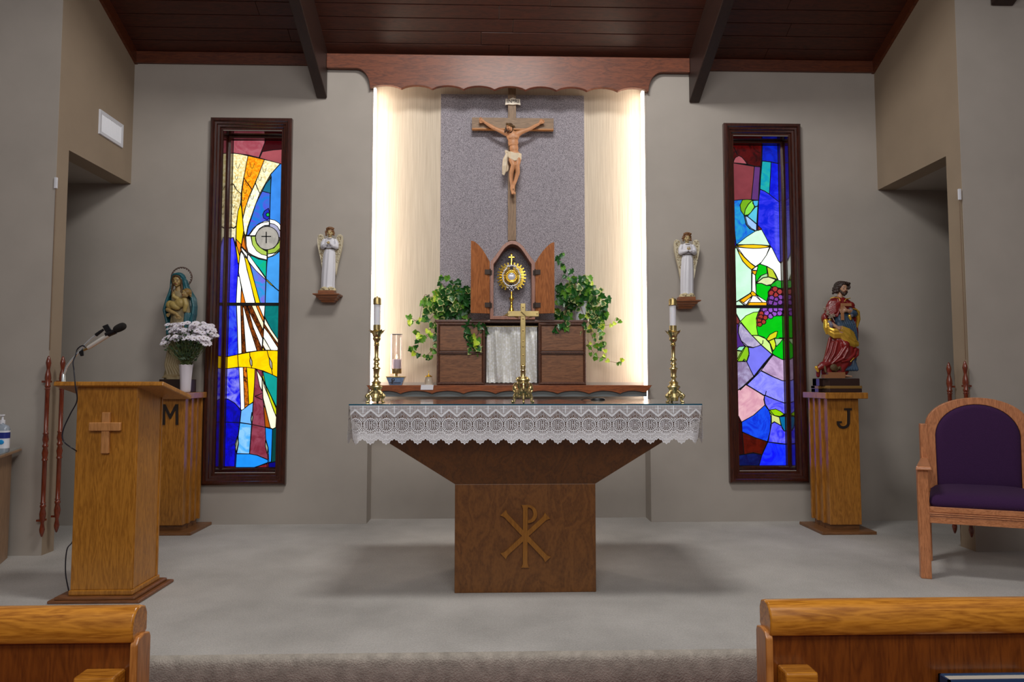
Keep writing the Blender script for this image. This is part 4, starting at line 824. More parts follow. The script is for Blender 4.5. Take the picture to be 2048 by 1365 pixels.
# ------------------------------------------------------------------ arched chair
ch = thing('arched_armchair', 'oak armchair with a round-arched back and dark purple cushions', 'chair')
AN = math.radians(22); TC = Matrix.Translation((2.593, 4.10, 0)) @ Matrix.Rotation(-AN, 4, 'Z')   # origin: outer left back corner, x to picture right, -y forward
Wb, D_, fl = .586, .455, .10; cx = Wb/2
def cb_(name, a, b_, mat='chair', bv=.004, par=ch): return MB().box(a, b_, TC).build(name, mat, par, bevel=bv)
def splay(name, x0, x1, y0, y1, z0, z1, mat='chair', bv=.004):   # box between back (y=0) and front that follows the splayed side
    return None
for sgn in (0, 1):
    bxl = (0, .042) if not sgn else (Wb-.042, Wb); fx = (-fl, -fl+.052) if not sgn else (Wb+fl-.052, Wb+fl)
    cb_('rear_leg', (bxl[0], -.03, 0), (bxl[1], .02, .405)); cb_('back_post', (bxl[0], -.03, .405), (bxl[1], .015, .812))
    cb_('front_leg', (fx[0], -D_-.01, 0), (fx[1], -D_+.035, .585))
    aw = .036
    a0 = (bxl[0]+bxl[1])/2; a1 = (fx[0]+fx[1])/2
    MB().hexa([TC @ Vector(v) for v in ((a1-.04, -D_-.035, .585), (a1+.04, -D_-.035, .585), (a0+.022, 0, .59), (a0-.022, 0, .59), (a1-.036, -D_-.03, .607), (a1+.036, -D_-.03, .607), (a0+.018, 0, .610), (a0-.018, 0, .610))]).build('arm', 'chair_h', ch, bevel=.006)
    MB().hexa([TC @ Vector(v) for v in ((a1-.013, -D_+.03, .30), (a1+.013, -D_+.03, .30), (a0+.013, -.01, .30), (a0-.013, -.01, .30), (a1-.013, -D_+.03, .385), (a1+.013, -D_+.03, .385), (a0+.013, -.01, .385), (a0-.013, -.01, .385))]).build('side_rail', 'chair_h', ch)
fr = MB()
xa, xb = -fl+.05, Wb+fl-.05
for z0_, z1_, y_ in ((.300, .336, -.004), (.339, .346, -.010), (.349, .356, -.010), (.359, .388, -.006)): fr.box((xa, -D_+y_, z0_), (xb, -D_+.02, z1_), TC)
fr.box((xa, -D_+.0, .302), (xb, -D_+.02, .386), TC)
fr.build('front_rail', 'chair_h', ch, bevel=.002)
cb_('back_rail', (.04, -.02, .36), (Wb-.04, .01, .43), 'chair_h')
outer = [(cx-.262, .43), (cx-.262, .80)]+[(cx+.262*-math.cos(t), .80+.172*math.sin(t)**.95) for t in np.linspace(.08, PI-.08, 22)]+[(cx+.262, .80), (cx+.262, .43)]
inner = [(cx-.212, .440), (cx-.215, .74)]+[(cx+.215*-math.cos(t), .74+.192*math.sin(t)) for t in np.linspace(.05, PI-.05, 22)]+[(cx+.215, .74), (cx+.212, .440)]
n_ = len(outer); fm = MB()
for y in (-.028, .006): fm.v += [tuple(TC @ Vector((x, y, z))) for x, z in outer]+[tuple(TC @ Vector((x, y, z))) for x, z in inner]
for i in range(n_):
    k = (i+1) % n_
    fm.f += [(i, k, n_+k, n_+i), (2*n_+k, 2*n_+i, 3*n_+i, 3*n_+k), (k, i, 2*n_+i, 2*n_+k), (n_+i, n_+k, 3*n_+k, 3*n_+i)]
fm.build('arched_back_frame', 'chair', ch, bevel=.003)
def pillow(rim, y0, bulge, n=5, T=TC):   # domed upholstery from an outline
    c = (sum(p[0] for p in rim)/len(rim), sum(p[1] for p in rim)/len(rim)); R = []
    for i in range(n+1):
        f = i/n; s_ = 1-.22*(1-math.cos(f*PI/2)); R.append([T @ Vector((c[0]+(x-c[0])*s_, y0-bulge*math.sin(f*PI/2), c[1]+(z-c[1])*s_)) for x, z in rim])
    return R
R = pillow(inner, -.016, .022); R.insert(0, [TC @ Vector((x, .01, z)) for x, z in inner])
MB().rings(R).build('back_cushion', 'purple', ch, smooth=1.)
sc = MB(); seatp = lambda i_, z, sh: [TC @ Vector(v) for v in [(-fl+.055+i_, -D_+.006+sh, z), (Wb+fl-.055-i_, -D_+.006+sh, z), (Wb-.05-i_, -.03, z), (.05+i_, -.03, z)]]
def rrect(z, ins, fr_):
    q = [(-fl+.055+ins, -D_-.002+fr_), (Wb+fl-.055-ins, -D_-.002+fr_), (Wb-.045-ins, -.028), (.045+ins, -.028)]; out = []
    for i in range(4):
        a = Vector(q[i-1]); b_ = Vector(q[i]); c_ = Vector(q[(i+1) % 4]); r_ = .035
        p1 = b_+(a-b_).normalized()*r_; p2 = b_+(c_-b_).normalized()*r_
        for t in (0, .33, .66, 1): p = p1*(1-t)**2+b_*2*t*(1-t)+p2*t*t; out.append(TC @ Vector((p.x, p.y, z)))
    return out
sc.rings([rrect(.386, .004, .004), rrect(.41, -.004, -.004), rrect(.435, .002, .004), rrect(.452, .025, .03), rrect(.460, .07, .08), rrect(.463, .13, .14)])
sc.build('seat_cushion', 'purple', ch, smooth=1.2)
# ------------------------------------------------------------------ pews
def pew(s, xe, lab):   # s: direction from the aisle end outwards
    t = thing('pew', lab, 'pew'); Y = 1.30
    X2 = xe+s*2.3
    prof = [(Y+.035, .590), (Y-.002, .590), (Y-.008, .600), (Y-.010, .620), (Y-.004, .640), (Y+.008, .650), (Y+.024, .652), (Y+.040, .646), (Y+.047, .632), (Y+.047, .600)]
    MB().rings([[(xe, y, z) for y, z in prof], [(xe+s*.004, y, z) for y, z in prof], [(X2, y, z) for y, z in prof]]).build('top_rail', 'pew', t, smooth=.7, bevel=.0035)
    xs = sorted((xe+s*.004, X2)); MB().box((xs[0], Y+.006, -.02), (xs[1], Y+.02, .592)).build('back_panel', 'pew_panel', t)
    xs = sorted((xe-s*.008, xe+s*.006)); MB().prism([(y, z) for y, z in [(0, 0)]*0]+[], 0, 0) if 0 else None
    ep_ = [(Y-.005, ZN), (Y-.005, .588), (Y+.002, .598), (Y+.022, .601), (Y+.042, .597), (Y+.046, .588), (Y+.046, ZN)]
    MB().rings([[(xs[0], y, z) for y, z in ep_], [(xs[1], y, z) for y, z in ep_]]).build('end_post', 'pew_end', t, bevel=.003)
    a = xe+s*.016; b_ = xe+s*(.076 if s > 0 else .088)
    xs = sorted((a, b_)); zr = P(240, 1353, Y-.03).z if s < 0 else P(1560, 1345, Y-.03).z
    MB().box((xs[0], Y-.035, zr-.14), (xs[1], Y+.006, zr)).build('cup_block', 'pew', t, bevel=.004)
    return t
pew(-1, -.655, 'front pew on the left of the aisle, honey oak with a rounded rail')
pw = pew(1, .521, 'front pew on the right of the aisle, honey oak with a rounded rail')
# book rack with hymn book on the right pew
a = P(1885, 1352, 1.27); b_ = P(2110, 1352, 1.27)
MB().box((a.x, 1.255, a.z-.16), (b_.x, 1.262, a.z-.055)).box((a.x, 1.255, a.z-.16), (b_.x, 1.306, a.z-.152)).box((a.x-.006, 1.255, a.z-.16), (a.x, 1.306, a.z-.05)).box((b_.x, 1.255, a.z-.16), (b_.x+.006, 1.306, a.z-.05)).build('book_rack', 'pew_end', pw, bevel=.002)
hb = thing('hymn_book', 'blue-covered book standing in the rack of the right pew', 'book')
zb = P(1970, 1355, 1.28).z
MB().box((a.x+.01, 1.268, a.z-.151), (b_.x-.02, 1.272, zb)).box((a.x+.01, 1.294, a.z-.151), (b_.x-.02, 1.298, zb)).box((a.x+.01, 1.268, a.z-.151), (a.x+.014, 1.298, zb)).build('cover', plain('blue book cover', C(40, 70, 110), .4), hb)
MB().box((a.x+.014, 1.272, a.z-.149), (b_.x-.024, 1.294, zb-.003)).build('page_block', plain('book pages', C(214, 206, 190), .8), hb)
# ------------------------------------------------------------------ niche: cloth panel, crucifix cross, shelf, cabinet, shrine
p0 = P(882, 188, NB-.012); p1 = P(1168, 188, NB-.012)
tag(MB().box((p0.x, NB-.014, 1.06), (p1.x, NB-.001, p0.z)).build('cloth_panel', 'damask', bevel=.002), 'tall grey patterned cloth panel behind the crucifix', 'panel')
YC = NB-.07
cr = thing('wall_cross', 'tall brown wooden cross hung before the grey cloth panel', 'cross')
v0 = P(1016, 480, YC); v1 = P(1032, 480, YC); tz = P(1025, 172, YC).z
MB().box((v0.x, YC, P(1024, 481, YC).z), (v1.x, YC+.035, tz)).build('upright', 'cross_wood', cr, bevel=.002)
h0 = P(944, 236, YC); h1 = P(1107, 262, YC)
MB().box((h0.x, YC-.012, h1.z+.005), (h1.x, YC+.02, h0.z)).build('crossbar', 'cross_wood_h', cr, bevel=.002)
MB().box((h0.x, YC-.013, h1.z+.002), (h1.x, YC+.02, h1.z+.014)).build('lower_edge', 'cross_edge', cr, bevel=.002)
MB().box((v0.x+.02, YC+.03, tz-.4), (v1.x-.02, NB-.0142, tz-.35)).build('wall_mount', 'iron', cr)
pl_ = thing('title_plaque', 'small white plaque lettered INRI above the figure on the cross', 'plaque')
def cp(u, v, y): return P(900+u/5.46, 170+v/5.46, y)
YP = YC-.012
q = [cp(u, v, YP) for u, v in ((608, 150), (640, 156), (687, 138), (733, 156), (765, 152), (770, 218), (735, 210), (687, 215), (640, 210), (603, 216))]
MB().prism([(p.x, p.z) for p in q], YP, YP+.012).build('board', plain('cream plaque', C(206, 196, 180, 1.4), .5), pl_)
def text(s_, loc, size, mat, parent, depth=.001, T=None):
    cu = bpy.data.curves.new('lettering', 'FONT'); cu.body = s_; cu.size = size; cu.extrude = depth; cu.align_x = 'CENTER'; cu.align_y = 'CENTER'
    o = bpy.data.objects.new('lettering', cu); COL.objects.link(o); dg = bpy.context.evaluated_depsgraph_get(); me = bpy.data.meshes.new_from_object(o.evaluated_get(dg)); bpy.data.objects.remove(o)
    me.transform(T if T else Matrix.Translation(loc) @ Matrix.Rotation(PI/2, 4, 'X')); me.materials.clear(); me.materials.append(M[mat])
    o = bpy.data.objects.new('lettering', me); COL.objects.link(o); o.parent = parent; return o
c_ = cp(686, 180, YP-.001)
text('IN*RI', c_, .042, 'letter', pl_)
# shelf with scalloped apron
YSH = YW-.075
sh = thing('niche_shelf', 'chestnut wooden shelf with a scalloped apron across the niche', 'shelf')
s0 = P(735, 770, YSH); s1 = P(1302, 772, YSH); zt_ = (s0.z+s1.z)/2
MB().box((s0.x, YSH, zt_-.016), (s1.x, NB-.015, zt_)).build('shelf_board', 'shelf', sh, bevel=.003)
cus = [P(x, 788, YSH-.008).x for x in (748, 801, 864, 927, 991, 1053, 1115, 1178, 1240, 1292)]
zlo = P(900, 788, YSH-.008).z; pl = [(s0.x-.008, zt_+.0)]+[(s0.x+.005, zt_-.01), (s0.x+.012, zt_-.025), (s0.x+.03, zt_-.04), (cus[0], zlo+.012)]
for i in range(9):
    for t in np.linspace(0, 1, 9)[1:]: pl.append((cus[i]+(cus[i+1]-cus[i])*t, zlo+(.022*math.sin(PI*t)**.75 if t < 1 else (0 if i < 8 else .012))))
pl += [(s1.x-.012, zt_-.025), (s1.x-.005, zt_-.01), (s1.x+.008, zt_)]
MB().prism(pl, YSH-.012, YSH+.006).build('scalloped_apron', 'shelf', sh, bevel=.0015)
zr0 = P(1020, 793.5, YSH+.04).z
tag(MB().box((s0.x+.03, YSH+.008, zr0), (s1.x-.03, YSH+.03, zt_-.017)).build('under_shelf_band', plain('grey green band', C(98, 104, 106, 1.4), .6), None), 'grey band running under the scalloped shelf', 'rail')  # plain grey band just behind the apron, showing below its scallops
# cabinet with curtain
cab = thing('cabinet', 'brown wooden cabinet with four panels and a curtained opening', 'cabinet')
YK = YW-.055; kb = NB-.02
k0 = P(873, 771, YK); k1 = P(1173, 771, YK); kz1 = P(1020, 640, YK).z; kz0 = zt_+.001; kx0, kx1 = k0.x, k1.x
o0 = P(970, 700, YK).x; o1 = P(1077, 700, YK).x
MB().box((kx0, YK+.012, kz0), (o0, kb, kz1-.02)).build('left_case', 'cabinet', cab, bevel=.002)
MB().box((o1, YK+.012, kz0), (kx1, kb, kz1-.02)).build('right_case', 'cabinet', cab, bevel=.002)
MB().box((kx0-.012, YK-.004, kz1-.022), (kx1+.012, kb, kz1)).build('top_board', 'cabinet', cab, bevel=.005)
MB().box((o0, YK+.01, kz0), (o1, kb, kz0+.012)).build('bottom_board', 'cabinet', cab)
MB().box((o0, YK+.12, kz0+.01), (o1, YK+.13, kz1-.02)).build('back_board', 'cabinet', cab)
zm = P(900, 706, YK).z
for x0_, x1_ in ((kx0, o0), (o1, kx1)):
    for z0_, z1_ in ((kz0, zm), (zm, kz1-.022)):
        MB().box((x0_+.022, YK+.006, z0_+.016), (x1_-.022, YK+.013, z1_-.014)).build('door_panel', 'cab_panel', cab, bevel=.003)
    f_ = MB().sweep_rect(x0_, x1_, kz0, kz1-.022, [(0, YK+.014), (0, YK), (.006, YK-.006), (.014, YK-.006), (.020, YK+.001), (.026, YK+.007), (.026, YK+.014)])
    f_.box((x0_+.02, YK-.002, zm-.011), (x1_-.02, YK+.012, zm+.011)).box((x0_+.02, YK-.006, zm-.004), (x1_-.02, YK, zm+.004))
    f_.build('carved_moulding', 'cabinet', cab, bevel=.001)
    bd = MB()   # beaded carving along the mouldings
    def beads(a, b_):
        a = Vector(a); b_ = Vector(b_); n_ = int((b_-a).length/.0085)
        for i in range(n_): p = a+(b_-a)*(i+.5)/n_; bd.ell(p, (.0042, .003, .0042), n=6)
    yy = YK-.006
    for z in (kz0+.010, zm, ): beads((x0_+.012, yy, z), (x1_-.012, yy, z))
    for x in (x0_+.010, x1_-.010): beads((x, yy, kz0+.02), (x, yy, kz1-.03))
    stuff(bd.build('beading', 'cabinet', cab, fix=False, smooth=3))
cu = MB(); nx, nz = 130, 26; cx0, cx1 = P(973, 700, YK+.05).x, P(1074, 700, YK+.05).x; cz0 = kz0+.018; cz1 = P(1020, 652, YK+.05).z
vs = []
for j in range(nz+1):
    f = j/nz
    for i in range(nx+1):
        x = cx0+(cx1-cx0)*i/nx; u_ = i/nx*2*PI
        a_ = .014*math.sin(u_*2.6+.9*math.sin(f*2.2)+.5)+.007*math.sin(u_*5.7+2+f*2.5)+.002*math.sin(u_*13+f*3)
        top = .0025*math.sin(u_*34)
        k_ = min(1, (1-f)*5); kb_ = .35+.65*min(1, f*8)
        vs.append((x, YK+.055+a_*k_*kb_+top*(1-k_), cz0+(cz1-cz0)*f+(.002*math.sin(u_*11) if j == 0 else 0)))
cu.add(vs, [(j*(nx+1)+i, j*(nx+1)+i+1, (j+1)*(nx+1)+i+1, (j+1)*(nx+1)+i) for j in range(nz) for i in range(nx)])
cto = thing('curtain', 'silvery white brocade curtain in the opening of the cabinet', 'curtain')
cu.build('drape', 'brocade', cto, smooth=3, fix=False)
MB().tube([(cx0-.01, YK+.055, cz1-.004), (cx1+.01, YK+.055, cz1-.004)], .004, 8).build('rod', 'brass', cto)
# arched shrine with opened doors
YT = YW-.075; YTB = YT+.14
shr = thing('arched_shrine', 'pointed-arch wooden shrine box with two opened doors on the cabinet', 'shrine')
def tp_(u, v, y=YT): p = P(800+u/4.0156, 460+v/4.0156, y); return (p.x, p.z)
oR = [(728, 255), (760, 215), (790, 175), (822, 130), (850, 105), (880, 90), (903, 87), (930, 91), (962, 108), (990, 135), (1020, 178), (1050, 218), (1085, 262)]
iR = [(752, 275), (785, 232), (812, 190), (840, 150), (865, 128), (885, 118), (903, 115), (925, 119), (948, 130), (972, 152), (1000, 192), (1028, 235), (1056, 278)]
zt0 = kz1+.001
def TPz(l): return [tp_(*a) for a in l]
O = [(tp_(722, 690)[0], zt0)]+TPz(oR)+[(tp_(1085, 690)[0], zt0)]; I = [(tp_(750, 660)[0], zt0+.026)]+TPz(iR)+[(tp_(1058, 660)[0], zt0+.026)]
n_ = len(O); fm = MB()
for y in (YT, YTB): fm.v += [(x, y, z) for x, z in O]+[(x, y, z) for x, z in I]
for i in range(n_):
    k = (i+1) % n_
    fm.f += [(i, k, n_+k, n_+i), (2*n_+k, 2*n_+i, 3*n_+i, 3*n_+k), (k, i, 2*n_+i, 2*n_+k), (n_+i, n_+k, 3*n_+k, 3*n_+i)]
fm.build('arched_case', 'tab', shr, bevel=.002)
MB().prism(O, YTB-.008, YTB).build('cloth_lining', 'damask', shr)
for s_, hx, ox, top in ((-1, 722, 572, [(572, 100), (600, 106), (632, 130), (665, 168), (695, 215), (722, 262)]), (1, 1085, 1233, [(1233, 112), (1205, 120), (1175, 145), (1142, 180), (1112, 222), (1085, 268)])):
    dr = MB(); hz = tp_(hx, 0)[0]; oz = tp_(ox, 0)[0]; zb_d = tp_(600, 675)[1]
    pts = [tp_(*a) for a in top]; poly = [(oz, zb_d)]+pts+[(hz, zb_d)]
    # doors swung out, slightly towards the room
    vs = []
    for k_, th in ((0, 0), (1, .014)):
        for x, z in poly: f = (x-hz)/(oz-hz); vs.append((x, YT-.004-.05*f-th, z))
    m_ = len(poly); dr.add(vs, [tuple(range(m_)), tuple(range(2*m_-1, m_-1, -1))]+[(i, (i+1) % m_, (i+1) % m_+m_, i+m_) for i in range(m_)])
    d_ = dr.build('door', 'tab_door', shr, bevel=.0015)
    for zc_ in (tp_(0, 340)[1], tp_(0, 605)[1]):
        x_ = hz-(.0 if s_ < 0 else 0)
        hm = MB().box((min(x_, x_+s_*.038), YT-.034, zc_-.018), (max(x_, x_+s_*.038), YT-.019, zc_+.018))
        hm.tube([(x_-s_*.002, YT-.016, zc_-.026), (x_-s_*.002, YT-.016, zc_+.026)], .005, 8)
        hm.box((min(x_-s_*.018, x_), YT-.004, zc_-.018), (max(x_-s_*.018, x_), YT+.0, zc_+.018))
        hm.build('hinge', 'iron', d_)
# monstrance
mo = thing('monstrance', 'golden rayed monstrance standing inside the arched shrine', 'monstrance')
YMO = YT+.062
def mq(u, v, y=YMO): return P(975+u/8.53, 490+v/8.53, y)
c0 = mq(410, 545); k_ = (mq(510, 545).x-mq(410, 545).x)/100; mx = c0.x
zb0 = zt0+.027
pr = [(.001, 0), (160, 0), (158, 8), (120, 22), (80, 45), (45, 80), (25, 130), (18, 170), (22, 180), (18, 190), (20, 215), (36, 235), (40, 250), (34, 265), (18, 280), (14, 300), (20, 330), (16, 350), (.001, 352)]
sz = (mq(410, 790).z-zb0)/352
MB().lathe([(r*k_ if r > 1 else .0005, z*sz) for r, z in pr], (mx, YMO, zb0), 28).build('foot_and_stem', 'gold', mo, smooth=.8)
ry = MB(); rr_ = random.Random(3)
for i in range(52):
    a = 2*PI*i/52+.02; Lr = (262 if i % 2 else 225)*k_*(1-.06*abs(math.cos(a*2))); r0 = 120*k_; w0, w1 = 5*k_, 12.5*k_
    if abs((a % (2*PI))-PI/2) < .2 or abs((a % (2*PI))-3*PI/2) < .3: continue
    dx, dz = math.cos(a), math.sin(a); nx_, nz_ = -dz, dx
    v_ = []
    for y_ in (YMO-.002-.002*(i % 2), YMO+.001): 
        for r_, w_ in ((r0, w0), (Lr, w1)):
            for sg in (-1, 1): v_.append((mx+dx*r_+nx_*w_*sg, y_+(.0022 if sg > 0 else 0), c0.z+dz*r_*1.0+nz_*w_*sg))
    ry.add(v_, [(0, 1, 3, 2), (4, 6, 7, 5), (0, 2, 6, 4), (1, 5, 7, 3), (2, 3, 7, 6)])
ry.build('rays', 'gold', mo)
def torus(mb, c, R_, r_, n=32, m=8, ez=1.):
    rg = []
    for i in range(n):
        a = 2*PI*i/n; rg.append([(c[0]+(R_+r_*math.cos(b))*math.cos(a), c[1]+r_*math.sin(b), c[2]+(R_+r_*math.cos(b))*math.sin(a)*ez) for b in [2*PI*j/m for j in range(m)]])
    vs = [p for r in rg for p in r]; return mb.add(vs, [(i*m+j, i*m+(j+1) % m, ((i+1) % n)*m+(j+1) % m, ((i+1) % n)*m+j) for i in range(n) for j in range(m)])
sv = MB()
for i in range(44):
    a = 2*PI*i/44; R_ = (142+12*rr_.random()+(22 if math.sin(a) > .85 else 0))*k_
    sv.ell((mx+R_*math.cos(a), YMO-.010, c0.z+R_*1.1*math.sin(a)), (14*k_, .005, (11+7*rr_.random())*k_), n=8)
    if i % 2: sv.ell((mx+R_*1.12*math.cos(a+.07), YMO-.012, c0.z+R_*1.22*math.sin(a+.07)), (7*k_, .004, 7*k_), n=6)
for u, v in [(350, 740), (380, 770), (410, 790), (440, 770), (470, 740), (395, 735), (425, 740), (410, 715), (335, 730), (488, 728), (400, 355), (430, 360), (370, 375), (455, 380)]:
    p = mq(u, v); sv.ell((p.x, YMO-.010, p.z), (13*k_, .005, 12*k_), n=8)
sv.build('silver_wreath', 'silver', mo, fix=False, smooth=3)
gr_ = MB(); torus(gr_, (mx, YMO-.014, c0.z), 96*k_, 20*k_); torus(gr_, (mx, YMO-.018, c0.z), 72*k_, 7*k_)
for i in range(20): a = 2*PI*i/20; gr_.ell((mx+98*k_*math.cos(a), YMO-.030, c0.z+98*k_*math.sin(a)), (7*k_, .004, 7*k_), n=8)
gr_.build('golden_ring', 'gold', mo, smooth=3)
MB().ell((mx, YMO-.014, c0.z), (68*k_, .006, 68*k_), n=24).build('glass_lunette', plain('pale host behind glass', C(196, 196, 206), .08, coat=1.), mo, smooth=3)
tc = MB(); t0 = mq(410, 335); t1 = mq(410, 165); xm = mx
tc.tube([(xm, YMO, t0.z-.004), (xm, YMO, mq(0, 290).z)], [30*k_, 12*k_], 8)
cz_ = mq(410, 212).z; tc.box((xm-8*k_, YMO-.004, mq(0, 285).z), (xm+8*k_, YMO+.004, t1.z)); tc.box((xm-48*k_, YMO-.004, cz_-8*k_), (xm+48*k_, YMO+.004, cz_+8*k_))
for dx, dz in ((0, 55), (-52, 0), (52, 0), (0, -18)):
    for a in (0, 2.1, 4.2): tc.ell((xm+dx*k_+9*k_*math.cos(a), YMO, cz_+dz*k_+9*k_*math.sin(a)), (10*k_, .005, 10*k_), n=8)
tc.build('top_cross', 'gold', mo, fix=False)
# sanctuary lamp
YL_ = YW-.0
la = thing('sanctuary_lamp', 'candle lamp in a tall glass tube on a blue base, on the shelf', 'lamp')
def qx(x, y, Y=5.25): return P(x, y, Y)
lxc = qx(792, 760).x; px_ = qx(793, 760).x-lxc
zs_ = zt_+.0005; Yl = 5.25
bs = MB(); 
def rect(w_, d_, z): return [(lxc-w_, Yl-d_, z), (lxc+w_, Yl-d_, z), (lxc+w_, Yl+d_, z), (lxc-w_, Yl+d_, z)]
bs.rings([rect(12.5*px_, .03, zs_), rect(12.5*px_, .03, zs_+.004), rect(17.8*px_, .042, zs_+.058), rect(17.8*px_, .042, zs_+.060)])
bs.build('base', plain('glazed blue grey base', C(96, 126, 160, 1.5), .2, var=.3, bscale=25, coat=.5), la, bevel=.002)
MB().box((lxc-18.4*px_, Yl-.045, zs_+.058), (lxc+18.4*px_, Yl+.045, zs_+.066)).build('bronze_rim', 'brass_dull', la, bevel=.002)
rz = zs_+.030; yf_ = Yl-.0375
tl = MB().box((lxc-7*px_, yf_-.004, rz-.020), (lxc-5.4*px_, yf_+.002, rz+.018)).box((lxc-12*px_, yf_-.003, rz-.012), (lxc+11*px_, yf_+.002, rz-.009))
torus(tl, (lxc-4.5*px_, yf_-.001, rz+.011), 2.6*px_, .8*px_, 16, 6); tl.build('monogram', 'letter', la)
MB().lathe([(.012, 0), (.012, .02), (.040, .022), (.042, .026), (.042, .058), (.036, .060)], (lxc, Yl, zs_+.066), 28).build('brass_cup', 'brass', la, smooth=.6)
zc_ = zs_+.066+.050
MB().lathe([(.033, 0), (.033, .078), (.028, .082), (.002, .078)], (lxc+.004, Yl, zc_), 24).build('candle', 'wax_lav', la, smooth=.6)
MB().lathe([(.0005, 0), (.005, .006), (.0065, .014), (.004, .026), (.0005, .036)], (lxc+.004, Yl, zc_+.084), 12).build('flame', 'flame', la, smooth=3)
ztop = qx(792, 669).z
MB().lathe([(.045, 0), (.045, ztop-zc_-.006), (.043, ztop-zc_), (.041, ztop-zc_-.004), (.0425, .002)], (lxc, Yl, zc_), 32).build('glass_tube', 'thin', la, smooth=.8)
MB().lathe([(.0455, -.001), (.0455, .003), (.041, .003), (.041, -.001)], (lxc, Yl, ztop-.002), 32).build('glass_rim', plain('pale glass rim', C(200, 196, 200), .15), la)
# oil cruet on a white card
cxr = P(857, 760, 5.2).x; Ycr = 5.195
cd_ = tag(MB().hexa([(P(841, 770, YSH-.02).x, YSH-.014, zt_-.034), (P(866, 770, YSH-.02).x, YSH-.0135, zt_-.034), (P(867, 770, YSH-.02).x, YSH-.0135, zt_+.001), (P(842, 770, YSH-.02).x, YSH-.0135, zt_+.001),
   (P(841, 770, YSH-.02).x, YSH-.016, zt_-.034), (P(866, 770, YSH-.02).x, YSH-.0155, zt_-.034), (P(867, 770, YSH-.02).x, YSH-.0155, zt_+.003), (P(842, 770, YSH-.02).x, YSH-.0155, zt_+.003)]).box((P(842, 770, YSH-.02).x, YSH-.015, zt_+.0008), (P(867, 770, YSH-.02).x, YSH+.09, zt_+.002)).build('paper_card', 'card'), 'white card folded over the shelf edge under the small jar', 'card')
ja = thing('oil_jar', 'small glass jar with a golden cross lid beside the candle lamp', 'jar')
MB().lathe([(.001, 0), (.026, 0), (.031, .012), (.031, .035), (.024, .055), (.026, .060), (.023, .060)], (cxr, Ycr+.02, zt_+.0025), 24).build('glass_body', plain('milky glass jar', C(226, 214, 196), .08, coat=.6, Transmission_Weight=.5), ja, smooth=.8)
MB().lathe([(.027, 0), (.027, .004), (.014, .012), (.004, .018), (.003, .026), (.0005, .027)], (cxr, Ycr+.02, zt_+.063), 20).build('lid', 'gold', ja, smooth=.8)
z_ = zt_+.088; MB().box((cxr-.0015, Ycr+.0185, z_), (cxr+.0015, Ycr+.0215, z_+.026)).box((cxr-.008, Ycr+.0185, z_+.014), (cxr+.008, Ycr+.0215, z_+.017)).build('lid_cross', 'gold', ja)
# black microphone lying at the back of the altar
fm_ = thing('boundary_microphone', 'flat black microphone lying at the back of the altar top', 'microphone')
pc_ = G(1196, 801, AZ); pc_.y = min(pc_.y, AY1-.05)
bz = MB().rings([[Vector((pc_.x+.042*s_*math.cos(a), pc_.y+.03*s_*math.sin(a), AZ+z)) for a in [2*PI*i/16 for i in range(16)]] for s_, z in ((1, 0), (1, .006), (.8, .013), (.4, .016))]); bz.build('body', 'black', fm_, smooth=.8)
MB().tube(spline([(pc_.x-.04, pc_.y, AZ+.004), (pc_.x-.065, pc_.y+.02, AZ+.012), (pc_.x-.09, pc_.y+.03, AZ+.003), (pc_.x-.09, pc_.y+.08, AZ+.003)], 6), .0022, 6).build('lead_cable', 'black', fm_)
